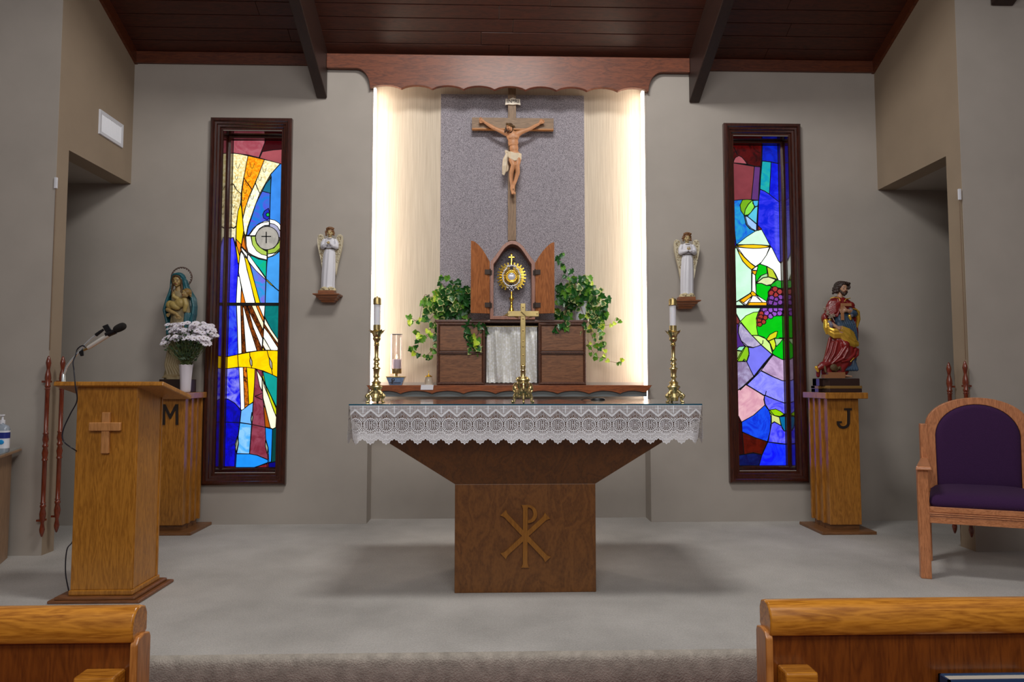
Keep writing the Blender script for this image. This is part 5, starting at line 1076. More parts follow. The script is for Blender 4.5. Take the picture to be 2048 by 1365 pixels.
# ------------------------------------------------------------------ altar candlesticks (prototype copied)
def candlestick(x, y, lab):
    t = thing('candlestick', lab, 'candlestick', 'brass candlesticks on the altar'); z = AZ; c = (x, y, z)
    k = .00261; q = .935   # metres per photo px at this distance
    st_ = MB(); st_.lathe([(r*k, h*k*q) for r, h in [(3, 39), (12, 39), (13, 41), (12, 44), (9, 46), (8, 50), (10, 53), (8, 55), (5, 58), (3.5, 63), (6.5, 68), (5, 72), (5.5, 80), (6.5, 88), (9, 90), (8, 92), (4.5, 95), (4, 99), (6.5, 102), (5, 105), (4, 109), (7, 113), (6, 116), (3.6, 120), (4, 150), (6, 153), (3.8, 155), (5.5, 157), (4, 160), (7.5, 167), (8, 172), (7, 174), (9, 182), (12, 185), (13, 190), (9, 192)]], c, 20)
    st_.build('stem', 'brass', t, smooth=.7)
    bs = MB()
    bs.lathe([(8*k, 3*k), (9*k, 12*k), (7*k, 22*k), (9*k, 30*k), (13*k, 38*k), (8*k, 41*k)], c, 12)
    for i in range(3):
        a = -PI/2+PI/3*0+2*PI*i/3+PI/6*(0) + PI; dx, dy = math.cos(a+PI/6*0), math.sin(a)
        e = lambda r, h: (x+dx*r*k, y+dy*r*k, z+h*k)
        bs.tube(spline([e(6, 30), e(10, 26), e(14, 21), e(18, 19), e(20, 14), e(16, 11), e(13, 14)], 4), [4.2*k]*8+[3.6*k]*8+[2.6*k]*9, 8)
        bs.tube(spline([e(14, 16), e(16, 9), e(14, 4), e(18, 1.6), e(21, 1.6)], 4), 2.4*k, 8)
        bs.ell(e(17, 15), (3.4*k, 3.4*k, 3.8*k), n=10)
    for i in range(3):
        a = PI/6+2*PI*i/3-PI/2+PI/6; bs.ell((x+math.cos(a)*8*k, y+math.sin(a)*8*k, z+20*k), (4*k, 4*k, 9*k), n=10)
    bs.build('tripod_base', 'brass', t, remesh=.0013, sm_it=1)
    lf = MB()
    for i in range(8):
        a = 2*PI*i/8; dx, dy = math.cos(a), math.sin(a)
        lf.add([(x+dx*9*k-dy*4*k, y+dy*9*k+dx*4*k, z+187*k*q), (x+dx*9*k+dy*4*k, y+dy*9*k-dx*4*k, z+187*k*q), (x+dx*13*k+dy*4*k, y+dy*13*k-dx*4*k, z+190*k*q), (x+dx*17*k, y+dy*17*k, z+194*k*q), (x+dx*13*k-dy*4*k, y+dy*13*k+dx*4*k, z+190*k*q)], [(0, 1, 2, 3, 4)])
        lf.add([(x+dx*9*k-dy*4*k, y+dy*9*k+dx*4*k, z+185.5*k*q), (x+dx*9*k+dy*4*k, y+dy*9*k-dx*4*k, z+185.5*k*q), (x+dx*13*k+dy*4*k, y+dy*13*k-dx*4*k, z+188.5*k*q), (x+dx*17*k, y+dy*17*k, z+194*k*q), (x+dx*13*k-dy*4*k, y+dy*13*k+dx*4*k, z+188.5*k*q)], [(4, 3, 2, 1, 0)])
    lf.lathe([(3*k, 172*k), (12*k, 173*k), (13.5*k, 176*k), (10*k, 178*k)], c, 20).build('leafed_drip_pan', 'brass', t, smooth=.6, fix=False)
    MB().lathe([(7.2*k, 176*k), (7.2*k, 193*k), (6.6*k, 193*k)], c, 24).build('brass_socket', 'brass', t, smooth=.6)
    MB().lathe([(.5*k, 186*k), (6.6*k, 186*k), (6.6*k, 250*k), (.5*k, 250*k)], c, 24).build('candle', 'wax', t, smooth=.6)
    MB().lathe([(8*k, 244*k), (8.3*k, 245*k), (7.8*k, 246*k), (7.8*k, 257*k), (6.6*k, 261*k), (3*k, 262.5*k), (1.2*k, 262.5*k), (1.2*k, 265*k), (.2*k, 265*k)], c, 24).build('brass_follower', 'brass_dull', t, smooth=.6)
    return t
# heights above are measured in px between foot (y 803) and tip (y 590)
def fix_k(t, x, y):
    s_ = 213/265.; T_ = Matrix.Translation((x, y, AZ)) @ Matrix.Diagonal((1, 1, s_, 1)) @ Matrix.Translation((-x, -y, -AZ))
    for ch_ in t.children: ch_.data.transform(T_)
ca_ = P(752, 803, 3.58); cb2 = P(1348, 803, 3.58)
for x_, lab in ((ca_.x, 'brass candlestick with white candle at the lectern end of the altar'), (cb2.x, 'brass candlestick with white candle at the chair end of the altar')):
    fix_k(candlestick(x_, 3.58, lab), x_, 3.58)
# ------------------------------------------------------------------ standing altar crucifix seen from its back
ac = thing('altar_crucifix', 'brass standing cross with ornate three-legged base on the altar', 'crucifix')
YX = 3.46
def xq(u, v, y=YX): return P(930+u/5.25, 560+v/5.25, y)
xc_ = xq(609, 700).x; kk = (xq(709, 700).x-xq(609, 700).x)/100
def zz(v): return xq(609, v).z
MB().box((xc_-27*kk, YX-.008, zz(905)), (xc_+27*kk, YX+.008, zz(250))).build('upright', 'brass_dull', ac, bevel=.002)
MB().box((xq(448, 0).x, YX-.009, zz(388)), (xq(775, 0).x, YX+.009, zz(330))).build('crossbar', 'brass_dull', ac, bevel=.002)
rv = MB()
for v in (288, 410, 535, 648, 702, 792, 885): rv.ell((xc_, YX-.009, zz(v)), (8*kk, .004, 8*kk), n=10)
for u in (458, 755): rv.ell((xq(u, 357).x, YX-.009, zz(357)), (7*kk, .004, 7*kk), n=10)
rv.build('rivets', 'brass', ac, fix=False, smooth=3)
rb = MB(); rb.tube([xq(588, 335, YX-.010), xq(640, 382, YX-.010)], .0030, 8); rb.tube([xq(560, 392, YX+.004), xq(520, 388, YX+.004)], .0028, 8); rb.tube([xq(655, 405, YX+.004), xq(705, 388, YX+.004)], .0028, 8); rb.tube([xq(565, 405, YX+.004), xq(520, 388, YX+.004)], .0028, 8)
rb.build('cross_strap', 'brass', ac)
hb_ = zz(905)-AZ; k5 = hb_/380.
cc = (xc_, YX, AZ)
MB().lathe([(r*kk, h*k5) for r, h in [(24, 255), (30, 262), (26, 268), (27, 330), (29, 334), (24, 340), (24, 352), (29, 356), (27, 372), (29, 378), (26, 382), (10, 384)]], cc, 20).build('collar', 'brass', ac, smooth=.6)
bo = MB(); bo.lathe([(r*kk, h*k5) for r, h in [(20, 70), (45, 90), (60, 120), (52, 150), (58, 165), (66, 200), (60, 222), (78, 232), (74, 245), (52, 252), (55, 265), (40, 272), (20, 275)]], cc, 20)
for i in range(10):
    a = 2*PI*i/10; bo.ell((xc_+62*kk*math.cos(a), YX+62*kk*math.sin(a), AZ+(238+12*(i % 2))*k5), (11*kk, 11*kk, 14*kk), n=8)
    bo.ell((xc_+56*kk*math.cos(a+.3), YX+56*kk*math.sin(a+.3), AZ+180*k5), (10*kk, 10*kk, 26*kk), n=8)
for i in range(3):
    a = -PI/2+2*PI*i/3; dx, dy = math.cos(a), math.sin(a)
    e = lambda r, h: (xc_+dx*r*kk, YX+dy*r*kk, AZ+h*k5)
    bo.tube(spline([e(40, 190), e(80, 200), e(108, 170), e(112, 130), e(90, 105), e(72, 125), e(84, 142)], 4), [14*kk]*12+[11*kk]*13, 8)
    bo.tube(spline([e(60, 110), e(95, 85), e(108, 50), e(100, 22), e(118, 10), e(132, 12)], 4), [15*kk]*10+[12*kk]*11, 8)
    bo.ell(e(92, 150), (20*kk, 20*kk, 22*kk), n=10); bo.ell(e(128, 14), (14*kk, 14*kk, 12*kk), n=8); bo.ell(e(70, 70), (16*kk, 16*kk, 24*kk), n=8)
    a += PI/3; dx, dy = math.cos(a), math.sin(a); e = lambda r, h: (xc_+dx*r*kk, YX+dy*r*kk, AZ+h*k5)
    bo.ell(e(48, 110), (20*kk, 20*kk, 34*kk), n=8); bo.ell(e(40, 66), (12*kk, 12*kk, 20*kk), n=8)
bo.build('ornate_base', 'brass', ac, remesh=.0012, sm_it=1)
# ------------------------------------------------------------------ carved and painted figures
SKN = plain('painted flesh', C(188, 140, 98, 0.96), .45, var=.12, bscale=40)
class Sc:
    """Clay in photo-crop units: (u right, v down, d towards the room), grown into one skin by voxel remeshing."""
    def __init__(s, ox, oy, k, Y): s.o = P(ox, oy, Y); s.k = (P(ox+100, oy, Y).x-s.o.x)/100/k; s.Y = Y
    def p(s, u, v, d=0): return Vector((s.o.x+u*s.k, s.Y-d*s.k, s.o.z-v*s.k))
    def cap(s, mb, pts, rad, n=12): return mb.cap([s.p(*q) for q in pts], [r*s.k for r in (rad if hasattr(rad, '__len__') else [rad]*len(pts))], n)
    def ell(s, mb, c, r, rot=0, rotx=0, n=14):
        R = Matrix.Rotation(math.radians(-rot), 3, 'Y') @ Matrix.Rotation(math.radians(rotx), 3, 'X')
        return mb.ell(s.p(*c), (r[0]*s.k, r[1]*s.k, r[2]*s.k), R, n)    # r = (u, depth, v)
    def robe(s, mb, rows, n=56):   # rows: (v, u centre, d centre, ru, rd, fold amplitude, folds, phase)
        R = []
        for (v, u, d, ru, rd, am, nf, ph) in rows:
            r_ = []
            for j in range(n):
                a = 2*PI*j/n; f = 1+am*(math.sin(nf*a+ph)+.4*math.sin(nf*1.7*a+ph*2+1))*(.35+.65*max(0, math.sin(a)))
                r_.append(s.p(u+ru*f*math.cos(a), v, d+rd*f*math.sin(a)))
            R.append(r_)
        return mb.rings(R)
def interp_rows(rows, m=5):
    out = []
    for a, b_ in zip(rows[:-1], rows[1:]):
        for i in range(m): t = i/m; t2 = t*t*(3-2*t); out.append(tuple([a[0]+(b_[0]-a[0])*t]+[x+(y-x)*t2 for x, y in zip(a[1:], b_[1:])]))
    return out+[rows[-1]]
def face(sc, root, c, r, skin, tilt=0, turn=0, eyes=True, vx=None, brow=C(70, 44, 26), neck=None, lips=C(150, 70, 60), down=0):
    # c centre of the head (u,v,d), r half height; tilt = lean in the picture plane (deg), turn = shift of features
    mb = MB(); ct, st_ = math.cos(math.radians(tilt)), math.sin(math.radians(tilt))
    def q(du, dv, dd):
        dv += down*dd*.35; du += turn*dd
        return (c[0]+(du*ct-dv*st_)*r, c[1]+(du*st_+dv*ct)*r, c[2]+dd*r)
    sc.ell(mb, c, (.74*r, .80*r, r), tilt)
    sc.ell(mb, q(0, .45, .25), (.5*r, .5*r, .5*r), tilt); sc.ell(mb, q(0, .78, .45), (.24*r, .2*r, .2*r), tilt)
    sc.cap(mb, [q(0, -.14, .74), q(0, .10, .84), q(0, .24, .90)], [.08*r, .085*r, .115*r], 10); sc.ell(mb, q(-.10, .27, .82), (.07*r,)*3, n=8); sc.ell(mb, q(.10, .27, .82), (.07*r,)*3, n=8)
    for s_ in (-1, 1):
        sc.ell(mb, q(s_*.34, .24, .42), (.26*r, .24*r, .28*r), tilt); sc.cap(mb, [q(s_*.10, -.22, .74), q(s_*.44, -.20, .60)], [.08*r, .07*r], 8)
        sc.ell(mb, q(s_*.74, .05, 0), (.1*r, .16*r, .2*r), tilt)
    if neck: sc.cap(mb, neck[0], neck[1])
    o = mb.build('head', skin, root, remesh=vx or sc.k*r*.06, sm_it=1)
    if eyes:
        e = MB()
        for s_ in (-1, 1):
            sc.ell(e, q(s_*.29, -.03, .68), (.13*r, .08*r, .075*r), tilt, n=10)
            sc.cap(e, [q(s_*.14, -.27, .80), q(s_*.32, -.31, .74), q(s_*.48, -.24, .62)], .035*r, 6)
        e.build('eyes', plain('painted dark eyes', brow, .4), o, smooth=3, fix=False)
        l = MB(); sc.cap(l, [q(-.17, .50, .72), q(0, .48, .80), q(.17, .50, .72)], .05*r, 8); l.build('lips', plain('painted lips', lips, .4), o, smooth=3, fix=False)
    return o, q
def curls(sc, root, mat, lst, vx, name='hair', seed=1, rad=7, jit=4):
    mb = MB(); r_ = random.Random(seed)
    for it in lst:
        if it[0] == 'e': sc.ell(mb, it[1], it[2])
        else:
            for q in it[1]: sc.ell(mb, (q[0]+r_.uniform(-jit, jit), q[1]+r_.uniform(-jit, jit), q[2]+r_.uniform(-jit, jit)), (rad*r_.uniform(.8, 1.25),)*3, n=8)
    return mb.build(name, mat, root, remesh=vx, sm_it=1)
def hand(sc, mb, wrist, direction, side, scale, curl=.3, spread=.22):
    """palm + five unequal fingers; direction, side are (u,v,d) vectors"""
    w_ = Vector(wrist); D_ = Vector(direction).normalized(); S_ = Vector(side).normalized(); N_ = D_.cross(S_).normalized()
    pc = w_+D_*.42*scale; sc.cap(mb, [tuple(w_), tuple(pc)], [.20*scale, .26*scale], 10)
    for i, (o, L_) in enumerate(((-.24, .38), (-.08, .50), (.08, .52), (.23, .44))):
        a = pc+S_*o*scale+D_*.14*scale; m_ = a+(D_+S_*o*spread*2)*L_*.55*scale+N_*curl*.10*scale; t_ = m_+(D_*(1-curl)+N_*curl)*L_*.5*scale
        sc.cap(mb, [tuple(a), tuple(m_), tuple(t_)], [.095*scale, .085*scale, .07*scale], 8)
    a = pc-S_*.24*scale-D_*.14*scale; m_ = a-S_*.22*scale+D_*.22*scale; sc.cap(mb, [tuple(a), tuple(m_), tuple(m_+D_*.22*scale+N_*curl*.15*scale)], [.11*scale, .09*scale, .075*scale], 8)
# ---- figure on the wall cross (crop 900,170 scale 5.46)
YF = YC-.045
s = Sc(900, 170, 5.46, YF)
co = thing('crucified_figure', 'carved flesh-coloured figure with white loincloth fixed to the wall cross', 'statue')
mb = MB(); vx = s.k*3.4
s.ell(mb, (688, 572, 6), (70, 38, 66), 4); s.ell(mb, (654, 548, 6), (34, 30, 36)); s.ell(mb, (738, 542, 6), (34, 30, 36)); s.ell(mb, (690, 635, 4), (58, 34, 62), 2)
s.ell(mb, (698, 700, 2), (50, 30, 54)); s.ell(mb, (704, 765, 2), (60, 34, 46), 0)
for q in ((664, 585, 34), (720, 582, 34)): s.ell(mb, q, (28, 12, 22))
for i in range(4):
    for sg in (-1, 1): s.cap(mb, [(690+sg*14, 612+i*17, 34-i), (690+sg*52, 624+i*17, 20-i*2)], [5, 4], 6)
s.cap(mb, [(700, 655, 28), (704, 735, 26)], [5, 5], 6)
s.cap(mb, [(640, 545, 4), (596, 530, 8)], [34, 27]); s.cap(mb, [(596, 530, 8), (545, 508, 8), (484, 480, 6)], [27, 22, 19]); s.cap(mb, [(484, 480, 6), (430, 445, 0), (378, 408, -8)], [21, 19, 13])
s.cap(mb, [(742, 540, 4), (776, 522, 8)], [33, 26]); s.cap(mb, [(776, 522, 8), (826, 502, 8), (870, 484, 6)], [26, 22, 19]); s.cap(mb, [(870, 484, 6), (920, 452, 0), (972, 420, -8)], [20, 18, 13])
hand(s, mb, (378, 408, -8), (-.86, -.52, .1), (.5, -.85, 0), 68, .5); hand(s, mb, (972, 420, -8), (.86, -.5, .1), (.5, .85, 0), 66, .5)
s.cap(mb, [(676, 785, 4), (672, 840, 22), (692, 895, 40)], [38, 34, 26]); s.cap(mb, [(692, 895, 40), (672, 970, 24), (668, 1040, 12), (674, 1120, 8)], [26, 25, 20, 14])
s.cap(mb, [(732, 785, 4), (742, 840, 18), (734, 895, 32)], [38, 34, 26]); s.cap(mb, [(734, 895, 32), (738, 975, 20), (714, 1060, 14), (692, 1125, 14)], [26, 25, 19, 14])
s.cap(mb, [(674, 1120, 8), (672, 1160, 18), (682, 1200, 26)], [16, 16, 11]); s.cap(mb, [(692, 1125, 16), (690, 1165, 30), (692, 1205, 38)], [16, 16, 11])
for i in range(5): s.cap(mb, [(676+i*8, 1195, 32), (674+i*9, 1217-abs(i-2)*2, 34)], [6, 5], 6)
s.cap(mb, [(688, 530, 10), (660, 500, 22)], [24, 22])
FL = plain('carved pale flesh', C(186, 132, 92, 1.02), .5, var=.1, bscale=30)
mb.build('body', FL, co, remesh=vx, sm_it=2)
o, q = face(s, co, (648, 490, 44), 44, FL, tilt=20, turn=-.12, down=.5, brow=C(60, 36, 20), lips=C(120, 60, 50), vx=s.k*2.6)
hb = MB()
for du, dv, dd, r_ in [(0, -.50, -.1, .80), (-.62, -.05, .0, .36), (.62, -.05, .0, .36), (-.70, .4, -.05, .32), (.66, .4, -.1, .30), (-.74, .85, -.05, .28), (-.70, 1.2, .05, .22), (.6, .8, -.2, .26), (0, -.1, -.55, .72)]: s.ell(hb, q(du, dv, dd), (44*r_, 44*r_, 44*r_))
for du, dv, dd, r_ in [(0, .92, .62, .22), (-.22, .82, .55, .18), (.22, .82, .55, .18), (-.42, .60, .42, .16), (.42, .60, .42, .16), (0, 1.12, .6, .15), (-.12, .36, .86, .07), (.12, .36, .86, .07), (-.28, .44, .74, .07), (.28, .44, .74, .07)]: s.ell(hb, q(du, dv, dd), (44*r_, 44*r_, 44*r_), n=10)
hb.build('hair_and_beard', plain('dark carved hair', C(62, 38, 22, 0.96), .6), co, remesh=s.k*3, sm_it=1)
ct = MB(); r_ = random.Random(9)
for k2 in range(3):
    pts = []
    for i in range(25):
        a = 2*PI*i/24; w3 = q(1.0*math.cos(a), -.52+.10*math.sin(a*5+k2*2)-k2*.16, .92*math.sin(a)-.05); pts.append(s.p(w3[0]+r_.uniform(-3, 3), w3[1]+r_.uniform(-3, 3), w3[2]))
    ct.tube(pts, s.k*4.2, 6)
for i in range(22):
    a = 2*PI*i/22; b_ = q(1.05*math.cos(a), -.66, .95*math.sin(a)-.05); ct.tube([s.p(*b_), s.p(b_[0]+16*math.cos(a)+r_.uniform(-6, 6), b_[1]-14*r_.random()+4, b_[2]+14*math.sin(a))], [s.k*3, s.k*.6], 5)
ct.build('crown_of_thorns', plain('thorny brown branches', C(110, 82, 48, 0.83), .6), co, fix=False)
lc_ = MB()
for i in range(6): s.cap(lc_, [(640, 752+i*9, 26), (668, 762+i*13, 46), (704, 776+i*14, 44), (744, 770+i*13, 36), (772, 768+i*10, 10)], [11, 12, 12, 12, 10], 8)
s.ell(lc_, (704, 795, 6), (70, 40, 42)); s.ell(lc_, (714, 830, 30), (26, 20, 26)); s.ell(lc_, (752, 815, 16), (26, 26, 40))
s.ell(lc_, (620, 748, 22), (22, 18, 18)); s.ell(lc_, (612, 738, 26), (14, 12, 12))
for i in range(5): s.cap(lc_, [(622, 762, 22), (618-i*7, 830, 20+8*(i % 2)), (604-i*7+8, 900, 16+8*((i+1) % 2)), (606-i*6, 950, 14), (592-i*4, 1000-i*3, 12)], [12, 13, 14, 12, 5], 8)
s.ell(lc_, (606, 905, 12), (34, 9, 62), 10)
lc_.build('loincloth', plain('white painted loincloth', C(206, 190, 164, 1.02), .5, var=.06), co, remesh=s.k*3.2, sm_it=2)
MB().tube([s.p(690, 1165, 58), s.p(690, 1165, 10)], s.k*5, 8).build('nail', 'iron', co)
# ---- two angels on wall brackets
WNG = plain('cream and gold painted wing', C(214, 204, 176, 0.96), .5)
def wing_material():
    m, N, L, b = newmat('gilded feather wing'); setp(b, Roughness=.45)
    v = texco(N, L); vo = N.new('ShaderNodeTexVoronoi'); L.new(v, vo.inputs['Vector']); vo.inputs['Scale'].default_value = 75
    L.new(ramp(N, L, vo.outputs['Distance'], [(.2, C(150, 120, 74, 0.77)), (.5, C(206, 196, 168, 0.90))]), b.inputs['Base Color']); bumpn(N, L, vo.outputs['Distance'], b, .9, .006); return m
WF = wing_material(); ROB = plain('white painted robe', C(216, 216, 224, 1.0), .42, coat=.2); TRM = plain('dark bronze painted trim', C(96, 84, 66, 0.83), .5)
ASK = plain('pale painted flesh', C(190, 168, 120, 0.96), .45); HAIR = plain('auburn painted hair', C(122, 80, 44, 0.90), .5, var=.2, bscale=90); BASC = plain('cream painted cloud base', C(204, 190, 152, 0.96), .5)
def angel(ox, oy, du, praying, lab, brlab):
    # designed on the left angel's crop (610,440 scale 6.2); du shifts the model sideways
    s = Sc(ox, oy, 6.2, YW-.085); t = thing('angel_statue', lab, 'statue', 'white angel figurines on wall brackets')
    mb = MB()
    s.robe(mb, interp_rows([(862, 300, 0, 84, 52, .05, 9, 0), (820, 300, 0, 82, 50, .07, 9, .3), (700, 302, 0, 82, 48, .07, 9, .5), (560, 306, 0, 80, 46, .06, 9, .8), (440, 310, 0, 74, 42, .05, 9, 1), (380, 312, 0, 62, 36, .03, 9, 1.2), (366, 312, 0, 58, 34, .0, 9, 1.2), (350, 312, 0, 62, 36, .02, 6, 0), (300, 312, 0, 74, 40, .0, 6, 0), (262, 312, -2, 78, 36, 0, 6, 0), (240, 312, -4, 58, 30, 0, 6, 0), (228, 312, -4, 38, 26, 0, 6, 0)], 4))
    mb.build('robe', ROB, t, smooth=3)
    ar = MB()
    for sg in (-1, 1):
        el = (312+sg*84, 345, 12)
        wr = (312+sg*26, 312, 62) if not praying else (312+sg*20, 330, 64)
        s.cap(ar, [(312+sg*68, 262, 0), (312+sg*84, 300, 4), el], [26, 30, 30]); s.cap(ar, [el, (312+sg*58, 338, 44), wr], [30, 26, 19])
        s.cap(ar, [(312+sg*70, 352, 34), (312+sg*40, 345, 52)], [16, 14])
    ar.build('sleeves', ROB, t, remesh=s.k*3.4, sm_it=2)
    hd = MB()
    if praying:
        for sg in (-1, 1): hand(s, hd, (312+sg*14, 326, 66), (-sg*.12, -1, .18), (0, .18, 1), 44, .05, .02)
    else:
        hand(s, hd, (332, 306, 66), (-1, -.05, .2), (0, 1, .1), 40, .35); hand(s, hd, (292, 300, 74), (1, .05, 0), (0, 1, .1), 38, .35)
    hd.build('hands', ASK, t, remesh=s.k*1.6, sm_it=1)
    face(s, t, (312, 165, 4), 48, ASK, neck=([(312, 200, -2), (312, 236, -4)], [20, 24]), down=.25, vx=s.k*2)
    hl = [('e', (312, 142, -10), (50, 46, 44)), ('c', [(264, 140+i*12, 4) for i in range(5)]), ('c', [(360, 140+i*12, 4) for i in range(5)]), ('c', [(270+i*9, 118-10*math.sin(i*PI/9), 30-abs(i-4.5)*3) for i in range(10)]), ('c', [(272+i*9, 108-12*math.sin(i*PI/9), 8) for i in range(10)]), ('c', [(270, 190, -4), (354, 190, -4), (262, 160, -16), (362, 160, -16)])]
    curls(s, t, HAIR, hl, s.k*2.6, rad=11)
    tr = MB(); torus_l = [s.p(312+40*math.cos(a), 236+8*math.sin(a), -4+30*math.sin(a)) for a in np.linspace(0, 2*PI, 25)]; tr.tube(torus_l, s.k*6, 6); tr.build('neckline', TRM, t, fix=False); tr = MB()
    tr.tube([s.p(312+62*math.cos(a), 368, 37*math.sin(a)) for a in np.linspace(0, 2*PI, 25)], s.k*5.5, 6)
    tr.build('belt', TRM, t, fix=False)
    if praying:
        for sg in (-1, 1): tr = MB(); tr.tube([s.p(312+sg*22+17*math.cos(a), 336+8*math.sin(a), 62+12*math.sin(a+1)) for a in np.linspace(0, 2*PI, 15)], s.k*4, 6); tr.build('cuff', TRM, t, fix=False)
    for sg in (-1, 1):
        w_ = MB(); ou = [(230, 200), (212, 178), (186, 172), (160, 196), (152, 250), (158, 330), (180, 430), (202, 520), (222, 640), (236, 700), (248, 560), (250, 420), (244, 300)]
        pts = [(312+sg*(312-u)*-1 if False else 312-sg*(312-u)*-1, v) for u, v in ou]
        pts = [(312+sg*(312-u), v) for u, v in ou]
        cu_, cv_ = 312+sg*95, 330; n_ = len(pts)
        vs = [s.p(u, v, -26+ (abs(u-312)-90)*.12) for u, v in pts]+[s.p(cu_+(u-cu_)*.93, cv_+(v-cv_)*.96, -8+(abs(u-312)-90)*.12) for u, v in pts]+[s.p(u, v, -40) for u, v in pts]
        w_.add(vs, [(i, (i+1) % n_, n_+(i+1) % n_, n_+i) for i in range(n_)]+[(2*n_+i, 2*n_+(i+1) % n_, (i+1) % n_, i) for i in range(n_)]+[tuple(range(n_, 2*n_)), tuple(range(2*n_, 3*n_))])
        wg = w_.build('wing', WNG, t)
        f_ = MB()
        for row in range(17):
            v = 200+row*20; span0 = 60 if row < 11 else 50; cxw = 312+sg*(120-row*1.9)
            for j in range(4 if row < 12 else 2):
                uu_ = cxw+(j-(1.5 if row < 12 else .5))*14; s.ell(f_, (uu_, v+(j % 2)*8, -7+(abs(uu_-312)-90)*.12), (8.5, 4.5, 13), sg*8, n=8)
        f_.build('feathers', WF, wg, fix=False, smooth=3)
    bs = MB(); s.robe(bs, [(892, 300, 0, 104, 62, .04, 5, 0), (868, 300, 0, 94, 58, .08, 7, 1), (842, 300, 0, 74, 46, .08, 6, 2)]); 
    for u in (250, 290, 330, 355): s.ell(bs, (u, 862, 42), (22, 16, 16))
    s.cap(bs, [(272, 860, 52), (266, 872, 66)], [12, 9]); s.cap(bs, [(326, 860, 52), (330, 872, 66)], [12, 9])
    bs.build('cloud_base', BASC, t, remesh=s.k*4, sm_it=1)
    a = s.p(190, 930, 62); b_ = s.p(390, 892, -60); MB().box((a.x, a.y, a.z), (b_.x, min(b_.y, YW-.004), b_.z)).build('plinth', 'bracket', t, bevel=.002)
    br = thing('wall_bracket', brlab, 'bracket', 'stepped wooden wall brackets under the angels')
    zz0 = s.p(0, 931, 0).z; zz1 = s.p(0, 1028, 0).z; h_ = zz0-zz1; cx_ = s.p(290, 0, 0).x; hw = 163*s.k
    steps = [(1, 0, .13), (1, .14, .13), (.80, .30, .108), (.80, .44, .108), (.64, .60, .088), (.64, .72, .088), (.52, .80, .07), (.50, 1, .066)]
    MB().rings([[(cx_-hw*a, YW-dd, zz0-h_*f), (cx_+hw*a, YW-dd, zz0-h_*f), (cx_+hw*a, YW-.001, zz0-h_*f), (cx_-hw*a, YW-.001, zz0-h_*f)] for a, f, dd in steps]).build('stepped_block', 'bracket', br, bevel=.002)
angel(610, 440, 0, False, 'white-robed angel figurine with crossed hands, beside the yellow-rayed window', 'stepped wooden bracket under the angel with crossed hands')
angel(1323.2, 450.5, 0, True, 'white-robed angel figurine with praying hands, beside the chalice window', 'stepped wooden bracket under the angel with praying hands')
# ---- mother and child (crop 300,520 scale 5.053)
s = Sc(300, 520, 5.053, 5.03)
t = thing('mother_and_child_statue', 'statue of a teal-veiled mother holding a child, behind the white daisies', 'statue')
TEAL = plain('teal painted mantle', C(22, 84, 94, 1.09), .38, var=.2, bscale=14, coat=.2); CRM = plain('aged cream painted gown', C(158, 142, 106, 0.96), .5, var=.12, bscale=22); OLF = plain('aged olive flesh paint', C(160, 134, 84, 0.96), .42)
mb = MB()
s.robe(mb, interp_rows([(1225, 300, 0, 116, 76, .08, 7, 0), (1190, 292, 0, 110, 74, .10, 7, .4), (1080, 300, 0, 100, 64, .08, 7, .8), (900, 318, 0, 104, 62, .07, 7, 1.2), (700, 326, 0, 104, 60, .06, 7, 1.8), (560, 326, 0, 96, 56, .05, 6, 2), (420, 318, 0, 90, 50, .02, 5, 2), (345, 306, 0, 78, 42, .0, 5, 2), (312, 300, -2, 56, 32, .0, 5, 2), (296, 298, -2, 34, 26, .0, 5, 2)], 5)); 
for i in range(6): s.cap(mb, [(235+i*26, 930, 56), (215+i*22, 1080, 66), (240+i*30, 1170, 70), (190+i*12, 1205, 66)], [9, 10, 9, 6], 8)
mb.build('gown', CRM, t, remesh=s.k*5, sm_it=2)
mv = MB()
s.ell(mv, (292, 205, -12), (74, 62, 80)); 
for i in range(9):
    f = i/8; s.cap(mv, [(225-6*f*0, 200+10*f, 10-f*50), (226-20*f, 300, 14-f*60), (190+10*f-0, 420, 20-f*70), (170+12*f, 520, 26-f*78), (205+f*10, 640, 34-f*84), (215+10*f, 850, 30-f*80)], [10, 12, 15, 15, 13, 11], 8)
for i in range(9):
    f = i/8; s.cap(mv, [(362, 200+10*f, 10-f*50), (380, 280, 10-f*55), (440+10*f, 400, 14-f*60), (462-6*f, 480, 24-f*76), (462-f*6, 560, 36-f*84), (440, 660, 40-f*86), (425, 850, 34-f*80)], [10, 12, 15, 16, 15, 13, 11], 8)
s.ell(mv, (316, 470, -44), (140, 36, 200)); s.ell(mv, (318, 700, -40), (112, 34, 200))
for i in range(4): s.cap(mv, [(395+i*20, 555, 52-i*8), (392+i*20, 640, 54-i*8), (400+i*14, 720, 50-i*8)], [12, 12, 8], 8)
for sg in (-1, 1): s.cap(mv, [(293, 150, 40), (293+sg*34, 158, 36), (293+sg*56, 185, 22), (293+sg*62, 225, 8), (293+sg*64, 270, 4), (293+sg*72, 320, 12), (293+sg*84, 370, 14)], [13, 13, 13, 14, 15, 16, 16])
mv.build('mantle', TEAL, t, remesh=s.k*4.4, sm_it=3)
